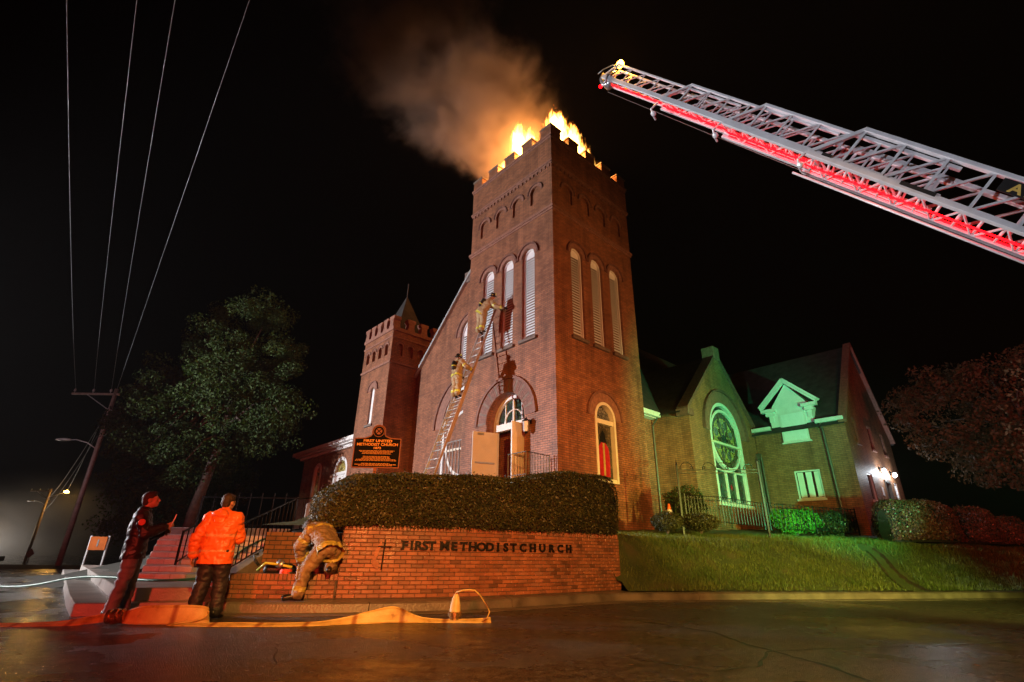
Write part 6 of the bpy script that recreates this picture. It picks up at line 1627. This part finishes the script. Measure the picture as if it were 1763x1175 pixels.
BASEP = dict(head=(.02, 0, 1.63), neck=(-.01, 0, 1.47), chest=(-.01, 0, 1.25), pelvis=(0, 0, .96), sh_l=(-.01, .19, 1.39), sh_r=(-.01, -.19, 1.39), hip_l=(0, .09, .90), hip_r=(0, -.09, .90),
             elbow_l=(-.04, .27, 1.10), elbow_r=(-.04, -.27, 1.10), wrist_l=(.05, .27, .86), wrist_r=(.05, -.27, .86), knee_l=(.03, .11, .50), knee_r=(.03, -.11, .50), ankle_l=(-.02, .13, .09), ankle_r=(-.02, -.13, .09), toe_l=(.14, .15, .035), toe_r=(.14, -.15, .035))
# bystander in a navy jacket, looking up to the right, holding a phone
ps = dict(BASEP); ps.update(head=(.04, -.01, 1.64), elbow_r=(.10, -.25, 1.14), wrist_r=(.32, -.16, 1.25), elbow_l=(.08, .25, 1.12), wrist_l=(.30, .12, 1.18), ankle_r=(-.08, -.13, .09), toe_r=(.08, -.16, .035), knee_r=(-.02, -.11, .50), ankle_l=(.05, .12, .09), toe_l=(.21, .14, .035))
J, f, l = stand((-5.42, 7.92, 0), R(28), 1.67, ps); J['face'] = Vector((math.cos(R(22)), math.sin(R(22)), .30)); J['headup'] = Vector((-.25, -.1, 1)); J['palm_r'] = l; J['palm_l'] = -l
p1_, V, P, rot = person('person', 'person in dark jacket and grey trousers looking up with a phone in hand', J, dict(wr=.018, loose=1.10, jacket='navy', trousers='grey_trouser', hair=True, hem_d=.16, leg=.98, curl=.75), seed=3)
m = MB(); q = V['sh_r'].lerp(V['elbow_r'], .35) - l * .092; m.lathe(q, [(.045, 0), (.042, .008)], 14, axis=tuple(-l)); m.build('sleeve_patch', M['patch_red'], p1_)
ph = MB(); q = V['wrist_r'] + f * .08 + Vector((0, 0, .03)); ph.bar(q, q + Vector((.03, .01, .15)), .075, .010, up=tuple(f)); o = ph.build('phone', M['sign_back']); o.location = p1_.location; tag(o, 'slim phone held up by the person in the dark jacket', 'phone')
# bystander in an orange jacket seen from behind
ps = dict(BASEP); ps.update(elbow_l=(-.10, .30, 1.10), wrist_l=(-.06, .31, .86), elbow_r=(.12, -.24, 1.12), wrist_r=(.26, -.10, 1.12), ankle_l=(-.02, .15, .09), toe_l=(.13, .18, .035), ankle_r=(.04, -.15, .09), toe_r=(.20, -.17, .035), knee_r=(.08, -.12, .50), head=(.02, -.01, 1.64))
J, f, l = stand((-4.28, 8.02, 0), R(96), 1.66, ps); J['face'] = Vector((.25, .95, .15)); J['palm_l'] = -l
p2_, V, P, rot = person('person', 'person in bright orange hooded jacket seen from behind', J, dict(wr=.020, loose=1.22, jacket='hivis', band='hivis_band', trousers='dark_trouser', hair=True, hood=True, hem_d=.20, leg=1.08, curl=.45), seed=5)
jk = [c for c in p2_.children if c.name.startswith('jacket')][0]
for fc in jk.data.polygons: fc.material_index = 0
stripe(jk, V['chest'], V['pelvis'], .28, .42, .40, 1); stripe(jk, V['chest'], V['pelvis'], 1.05, 1.16, .40, 1); stripe([c for c in p2_.children if c.name.startswith('sleeve')][0], V['elbow_l'], V['wrist_l'], .72, .9, .12, 1)
m = MB(); m.lathe(V['hip_l'] + l * .155 + f * .02 + Vector((0, 0, -.20)), [(.035, 0), (.05, .02), (.05, .14), (.03, .17)], 10); m.build('belt_radio', M['black_gear'], p2_)
# firefighter bending over the planter
B = Vector((-3.42, 8.86, .165))
J = dict(base=B, head=(-3.53, 9.50, 1.27), neck=(-3.42, 9.46, 1.29), chest=(-3.24, 9.36, 1.21), pelvis=(-3.04, 9.14, .98), sh_l=(-3.40, 9.22, 1.22), sh_r=(-3.24, 9.58, 1.26), hip_l=(-3.10, 9.06, .92), hip_r=(-2.96, 9.22, .93), elbow_l=(-3.54, 9.22, .97), elbow_r=(-3.46, 9.66, 1.00), wrist_l=(-3.54, 9.38, .74), wrist_r=(-3.60, 9.58, .78),
         knee_l=(-3.30, 8.98, .60), ankle_l=(-3.34, 8.94, .26), toe_l=(-3.52, 8.88, .21), knee_r=(-3.06, 9.50, .62), ankle_r=(-2.99, 9.24, .68), toe_r=(-2.97, 9.16, .61), face=(-.70, .35, -.62), headup=(-.6, .1, .75), palm_l=(.2, .6, -.5), palm_r=(.2, -.6, -.5), hdir_l=(-.4, .4, -.8), hdir_r=(-.3, -.3, -.9))
ff3, V, P, rot = person('firefighter', 'firefighter in tan turnout gear bending over the brick planter', J, dict(loose=1.20, jacket='tan_dark', band='lime_dim', trousers='tan_dark', hair=True, hem_d=.20, leg=1.12, stripes=2, gloves='glove', wr=.026), seed=8)
for sd in ('l',):
    m = MB(); k = V['knee_' + sd]; m.bar(k + Vector((-.10, -.02, .07)), k + Vector((-.09, -.04, -.13)), .12, .02, up=(-1, 0, 0)); m.build('knee_patch', M['sign_back'], ff3, bevel=.008)
# firefighters on the ladder
def wj(d): return {k: wl_pt(*v) for k, v in d.items()}
WN = (CHM.to_3x3() @ Vector((0, 1, 0))); WLx = (CHM.to_3x3() @ Vector((-1, 0, 0)))   # towards the wall, to the left along it
u, z, d = 3.56, 6.42, 1.74
J = wj(dict(base=(u, z, d), head=(u + .05, z + 1.66, d + .02), neck=(u + .03, z + 1.50, d + .04), chest=(u, z + 1.28, d + .04), pelvis=(u - .02, z + .95, d + .10), sh_l=(u + .20, z + 1.42, d + .02), sh_r=(u - .20, z + 1.42, d + .02), hip_l=(u + .09, z + .90, d + .1), hip_r=(u - .11, z + .90, d + .1), elbow_l=(u + .34, z + 1.14, d + .0), elbow_r=(u - .36, z + 1.20, d - .08), wrist_l=(u + .30, z + 1.02, d - .28), wrist_r=(u - .30, z + 1.16, d - .36),
            knee_l=(u + .12, z + .52, d + .06), knee_r=(u - .12, z + .52, d + .06), ankle_l=(u + .12, z + .12, d + .11), ankle_r=(u - .12, z + .12, d + .11), toe_l=(u + .13, z + .05, d - .06), toe_r=(u - .13, z + .05, d - .06)))
J['face'] = WN + Vector((0, 0, .35)); J['palm_l'] = -WLx; J['palm_r'] = WLx
person('firefighter', 'lower firefighter in tan gear standing on the extension ladder', J, dict(wr=.022, loose=1.30, jacket='tan', band='lime', trousers='tan', helmet=True, hem_d=.16, leg=1.36, stripes=1, gloves='black_gear', scba=tuple(-WN)), seed=10)
u, z, d = 3.50, 9.42, .74
J = wj(dict(base=(u, z, d), head=(u - .55, z + 1.56, d - .10), neck=(u - .45, z + 1.44, d - .04), chest=(u - .33, z + 1.26, d + .02), pelvis=(u - .10, z + .95, d + .12), sh_l=(u - .14, z + 1.40, d + .08), sh_r=(u - .52, z + 1.30, d - .08), hip_l=(u + .0, z + .90, d + .12), hip_r=(u - .18, z + .88, d + .1), elbow_l=(u - .42, z + 1.18, d - .14), elbow_r=(u - .72, z + 1.06, d - .16), wrist_l=(u - .68, z + 1.06, d - .28), wrist_r=(u - .95, z + .98, d - .34),
            knee_l=(u + .06, z + .50, d + .06), knee_r=(u - .16, z + .50, d + .04), ankle_l=(u + .10, z + .12, d + .11), ankle_r=(u - .12, z + .12, d + .11), toe_l=(u + .08, z + .05, d - .06), toe_r=(u - .14, z + .05, d - .06)))
J['face'] = WN * .5 - WLx * .8; J['palm_l'] = WN; J['palm_r'] = WN; J['headup'] = Vector((0, 0, 1)) - WLx * .3
person('firefighter', 'upper firefighter reaching from the ladder top into the louvred window', J, dict(wr=.022, loose=1.30, jacket='tan', band='lime', trousers='tan', helmet=True, hem_d=.16, leg=1.36, stripes=1, gloves='black_gear', scba=tuple((-WN + WLx * .5 + Vector((0, 0, .3))))), seed=12)
# air pack and mask lying on the planter, pry bar
o = empty('air_pack', (-3.95, 9.62, .475)); tag(o, 'black air pack with straps lying on the planter soil', 'air pack')
m = MB(); m.lathe((-.30, .05, .11), [(.03, -.03), (.09, .02), (.095, .06), (.095, .42), (.06, .49), (.02, .52)], 16, axis=(1, .15, .02)); m.build('air_cylinder', M['black_gear'], o, smooth=True)
m = MB(); m.tube([(-.36, -.12, .10), (-.22, -.16, .22), (.0, -.14, .20), (.22, -.10, .16)], .022, 6); m.build('strap', M['lime'], o, smooth=True)
m = MB(); m.tube([(-.38, -.05, .18), (-.46, -.05, .26), (-.50, -.02, .34), (-.44, .0, .36)], .024, 6); m.build('valve_hose', M['black_gear'], o, smooth=True)
m = MB(); m.box(-.30, .26, -.20, .22, .0, .06); m.build('backplate', M['black_gear'], o, bevel=.02)
m = MB(); m.tube([(.05, -.16, .05), (.22, -.24, .08), (.34, -.12, .06), (.26, .05, .05)], .02, 6); m.build('strap', M['black_gear'], o, smooth=True)
m = MB(); m.lathe((.02, -.10, .20), [(.06, 0), (.075, .02), (.06, .06)], 14, axis=(-.2, -.8, .4)); m.build('gauge', M['metal'], o, smooth=True)
m = MB(); m.lathe((.16, -.18, .0), [(.09, 0), (.10, .03), (.10, .10), (.085, .13)], 14); m.build('red_canister', M['patch_red'], o)
# ================================================================== FIRE AND SMOKE
class VN:
    """tiny expression helper for volume node trees"""
    def __init__(s, name):
        s.m = bpy.data.materials.new(name); s.m.use_nodes = True; s.N = s.m.node_tree.nodes; s.L = s.m.node_tree.links
        s.N.remove(s.N['Principled BSDF']); s.out = s.N['Material Output']; s.tc = s.N.new('ShaderNodeTexCoord')
        s.sep = s.N.new('ShaderNodeSeparateXYZ'); s.L.new(s.tc.outputs['Object'], s.sep.inputs[0]); s.x, s.y, s.z = s.sep.outputs
    def op(s, o, a, b=None, c=None, clamp=False):
        n = s.N.new('ShaderNodeMath'); n.operation = o; n.use_clamp = clamp
        for i, v in enumerate((a, b, c)):
            if v is None: continue
            if isinstance(v, (int, float)): n.inputs[i].default_value = v
            else: s.L.new(v, n.inputs[i])
        return n.outputs[0]
    def noise(s, scale, detail=5, rough=.55, dist=0.0, off=(0, 0, 0), stretch=(1, 1, 1)):
        mp = s.N.new('ShaderNodeMapping'); mp.inputs['Location'].default_value = off; mp.inputs['Scale'].default_value = stretch; s.L.new(s.tc.outputs['Object'], mp.inputs[0])
        n = s.N.new('ShaderNodeTexNoise'); n.inputs['Scale'].default_value = scale; n.inputs['Detail'].default_value = detail; n.inputs['Roughness'].default_value = rough; n.inputs['Distortion'].default_value = dist
        s.L.new(mp.outputs[0], n.inputs['Vector']); return n.outputs[0]
    def smooth(s, v, a, b):
        n = s.N.new('ShaderNodeMapRange'); n.interpolation_type = 'SMOOTHSTEP'; n.inputs[1].default_value = a; n.inputs[2].default_value = b; s.L.new(v, n.inputs[0]); return n.outputs[0]
def smoke():
    v = VN('smoke_volume')
    h = v.z; hx = v.op('MAXIMUM', h, 0.0)
    xc = v.op('MULTIPLY_ADD', v.op('POWER', hx, .9), -.68, -.5); hw = v.op('MINIMUM', v.op('MULTIPLY_ADD', hx, .86, 1.9), 7.2)
    dx = v.op('DIVIDE', v.op('SUBTRACT', v.x, xc), hw); dy = v.op('DIVIDE', v.y, v.op('MULTIPLY', hw, .60))
    d = v.op('SQRT', v.op('ADD', v.op('MULTIPLY', dx, dx), v.op('MULTIPLY', dy, dy)))
    fall = v.smooth(d, 1.05, .35)
    n1 = v.noise(.26, 7, .60, .8, (3, 1, 7)); n2 = v.noise(.95, 5, .6, .6, (9, 4, 2))
    dens = v.op('ADD', v.op('MULTIPLY', v.op('SUBTRACT', n1, .48), 5.6), v.op('MULTIPLY', v.op('SUBTRACT', n2, .5), 3.2))
    dens = v.op('ADD', dens, v.op('MULTIPLY', fall, 1.15)); dens = v.op('SUBTRACT', dens, .42)
    dens = v.op('MULTIPLY', v.op('MAXIMUM', dens, 0.0), fall)
    dens = v.op('MULTIPLY', dens, v.smooth(h, 19.0, 4.0)); dens = v.op('MULTIPLY', dens, v.smooth(h, .0, 1.8)); dens = v.op('MULTIPLY', dens, .52)
    pv = v.N.new('ShaderNodeVolumePrincipled'); pv.inputs['Color'].default_value = (.44, .35, .30, 1); pv.inputs['Anisotropy'].default_value = .1
    v.L.new(dens, pv.inputs['Density']); v.L.new(pv.outputs[0], v.out.inputs['Volume'])
    try: v.m.cycles.volume_step_rate = .6
    except Exception: pass
    m = MB(); rows = []
    for k in range(11):
        hh = -.3 + 19.3 * k / 10; c = -.5 - .68 * max(0, hh) ** .9; w = min(7.2, 1.9 + .86 * max(0, hh)) * 1.08; rows.append((hh, c, w))
    vs = []; n = 18
    for hh, c, w in rows:
        for j in range(n): t = 2 * math.pi * j / n; vs.append((c + w * math.cos(t), w * .60 * math.sin(t), hh))
    fs = [(i*n + j, i*n + (j+1) % n, (i+1)*n + (j+1) % n, (i+1)*n + j) for i in range(10) for j in range(n)] + [tuple(range(n))[::-1], tuple(10*n + j for j in range(n))]
    o = m.add(vs, fs).build('smoke', v.m); o.location = (.8, 21.0, 18.2)
    return tag(o, 'orange lit smoke plume drifting left from the burning tower top', 'smoke', kind='stuff')
smoke()
def flame(name, loc, size, seed, strength, label, lean=(0, 0), rot=0.0, amp=1.9):
    """ragged burning gas: domain-warped noise in a tapering ellipsoid"""
    v = VN('flame_volume'); zz = v.op('MULTIPLY_ADD', v.z, .5, .5, True)
    w1 = v.noise(1.3, 3, .6, .8, (seed * 3.1, seed * 1.7, seed), (1, 1, .6)); w2 = v.noise(1.3, 3, .6, .8, (seed * 1.3 + 5, seed * 2.7, seed + 9), (1, 1, .6))
    ox = v.op('ADD', v.op('MULTIPLY', v.op('SUBTRACT', w1, .5), 1.3), v.op('SUBTRACT', v.x, v.op('MULTIPLY', zz, lean[0]))); oy = v.op('ADD', v.op('MULTIPLY', v.op('SUBTRACT', w2, .5), 1.0), v.op('SUBTRACT', v.y, v.op('MULTIPLY', zz, lean[1])))
    ox = v.op('DIVIDE', ox, .72); oy = v.op('DIVIDE', oy, .72); oz = v.op('DIVIDE', v.op('ADD', v.z, .45), 1.25)
    r = v.op('SQRT', v.op('ADD', v.op('ADD', v.op('MULTIPLY', ox, ox), v.op('MULTIPLY', oy, oy)), v.op('MULTIPLY', oz, oz)))
    nz = v.noise(2.9, 7, .70, .7, (seed, 2 + seed, 5), (1, 1, .5))
    val = v.op('ADD', v.op('SUBTRACT', 1.12, r), v.op('MULTIPLY', v.op('SUBTRACT', nz, .5), amp))
    den = v.smooth(val, .10, .42); den = v.op('MULTIPLY', den, v.smooth(v.op('ABSOLUTE', v.x), .99, .85)); den = v.op('MULTIPLY', den, v.smooth(v.op('ABSOLUTE', v.y), .99, .85)); den = v.op('MULTIPLY', den, v.smooth(v.z, .99, .8))
    cr = ramp(v.N, [(.0, (1.0, .13, .005)), (.35, (1.0, .27, .02)), (.8, (1.0, .46, .07)), (1, (1.0, .55, .12))]); v.L.new(den, cr.inputs[0])
    em = v.N.new('ShaderNodeEmission'); v.L.new(cr.outputs[0], em.inputs[0]); v.L.new(v.op('MULTIPLY', v.op('POWER', den, 1.6), strength), em.inputs[1]); v.L.new(em.outputs[0], v.out.inputs['Volume'])
    try: v.m.cycles.volume_step_rate = .25
    except Exception: pass
    bm = bmesh.new(); bmesh.ops.create_cube(bm, size=2.0); me = bpy.data.meshes.new('flame'); bm.to_mesh(me); bm.free()
    o = link_mesh(name, me, v.m); o.location = loc; o.scale = size; o.rotation_euler = (0, 0, rot)
    tag(o, label, 'flame', 'flames on the tower top'); o['kind'] = 'stuff'; return o
def tp(u, b_, z): return CHM @ Vector((-u, b_, z))
flame('flame', tp(2.55, .62, 19.25), (1.15, .6, 1.4), 1, 26, 'largest flame behind the front battlements', (.35, 0), -PHI, 2.5)
flame('flame', tp(3.10, .62, 18.95), (.8, .5, 1.2), 12, 24, 'low wide flame left of the largest flame', (.2, 0), -PHI, 2.4)
flame('flame', tp(3.15, .85, 21.1), (.60, .45, 1.0), 4, 20, 'detached flame tongue above the front battlements', (.1, 0), -PHI, 2.8)
flame('flame', tp(3.90, .55, 18.9), (.5, .4, 1.0), 3, 26, 'small flame in the left gap of the battlements', (.1, 0), -PHI, 2.2)
flame('flame', tp(.60, 1.10, 20.0), (.55, 1.0, 1.2), 6, 26, 'tall flame licking the right side of the corner battlement', (0, .1), -PHI, 2.5)
flame('flame', tp(.50, 2.05, 19.6), (.5, 1.05, 1.2), 8, 24, 'flame over the right side battlements', (0, .1), -PHI, 2.4)
flame('flame', tp(.45, 2.85, 19.1), (.45, .7, .95), 14, 20, 'flame end curling past the third right battlement', (0, .1), -PHI, 2.4)
flame('flame', tp(.45, 3.75, 18.85), (.35, .45, .9), 9, 5, 'faint small flame in the rear right gap', (0, .1), -PHI, 2.0)
for q, p_ in ((tp(2.6, 1.4, 20.2), 2600), (tp(1.0, 1.6, 19.6), 900), (tp(4.6, 2.2, 19.9), 1500), (tp(1.2, 4.2, 18.6), 160)):
    point('fire_light', tuple(q), p_, (1.0, .36, .07), .35)
# misty rain in the air of the street
bm = bmesh.new(); bmesh.ops.create_cube(bm, size=1.0); me = bpy.data.meshes.new('haze'); bm.to_mesh(me); bm.free()
hm = bpy.data.materials.new('rain_haze'); hm.use_nodes = True; hN = hm.node_tree.nodes; hN.remove(hN['Principled BSDF']); pv = hN.new('ShaderNodeVolumePrincipled')
pv.inputs['Color'].default_value = (.9, .9, .92, 1); pv.inputs['Density'].default_value = .00016; pv.inputs['Anisotropy'].default_value = .3; hm.node_tree.links.new(pv.outputs[0], hN['Material Output'].inputs['Volume'])
o = link_mesh('haze', me, hm); o.scale = (640, 640, 52); o.location = (0, 4, 22); tag(o, 'thin rainy haze hanging in the night air', 'haze', kind='stuff')
# bank of drifting mist down the side street, lit by the car's lamps
v = VN('mist_volume'); r = v.op('SQRT', v.op('ADD', v.op('ADD', v.op('MULTIPLY', v.x, v.x), v.op('MULTIPLY', v.y, v.y)), v.op('MULTIPLY', v.z, v.z)))
nz = v.noise(1.6, 4, .6, .3, (2, 5, 1)); den = v.op('MULTIPLY', v.smooth(r, 1.0, .1), v.smooth(nz, .2, .7))
pv = v.N.new('ShaderNodeVolumePrincipled'); pv.inputs['Color'].default_value = (.9, .9, .9, 1); v.L.new(v.op('MULTIPLY', den, .022), pv.inputs['Density']); v.L.new(pv.outputs[0], v.out.inputs['Volume'])
bm = bmesh.new(); bmesh.ops.create_icosphere(bm, subdivisions=3, radius=1.0); me = bpy.data.meshes.new('mist'); bm.to_mesh(me); bm.free()
o = link_mesh('street_mist', me, v.m); o.location = (-73, 82, 3.0); o.scale = (17, 13, 10); tag(o, 'pale glowing mist down the side street at the left edge', 'mist', kind='stuff')
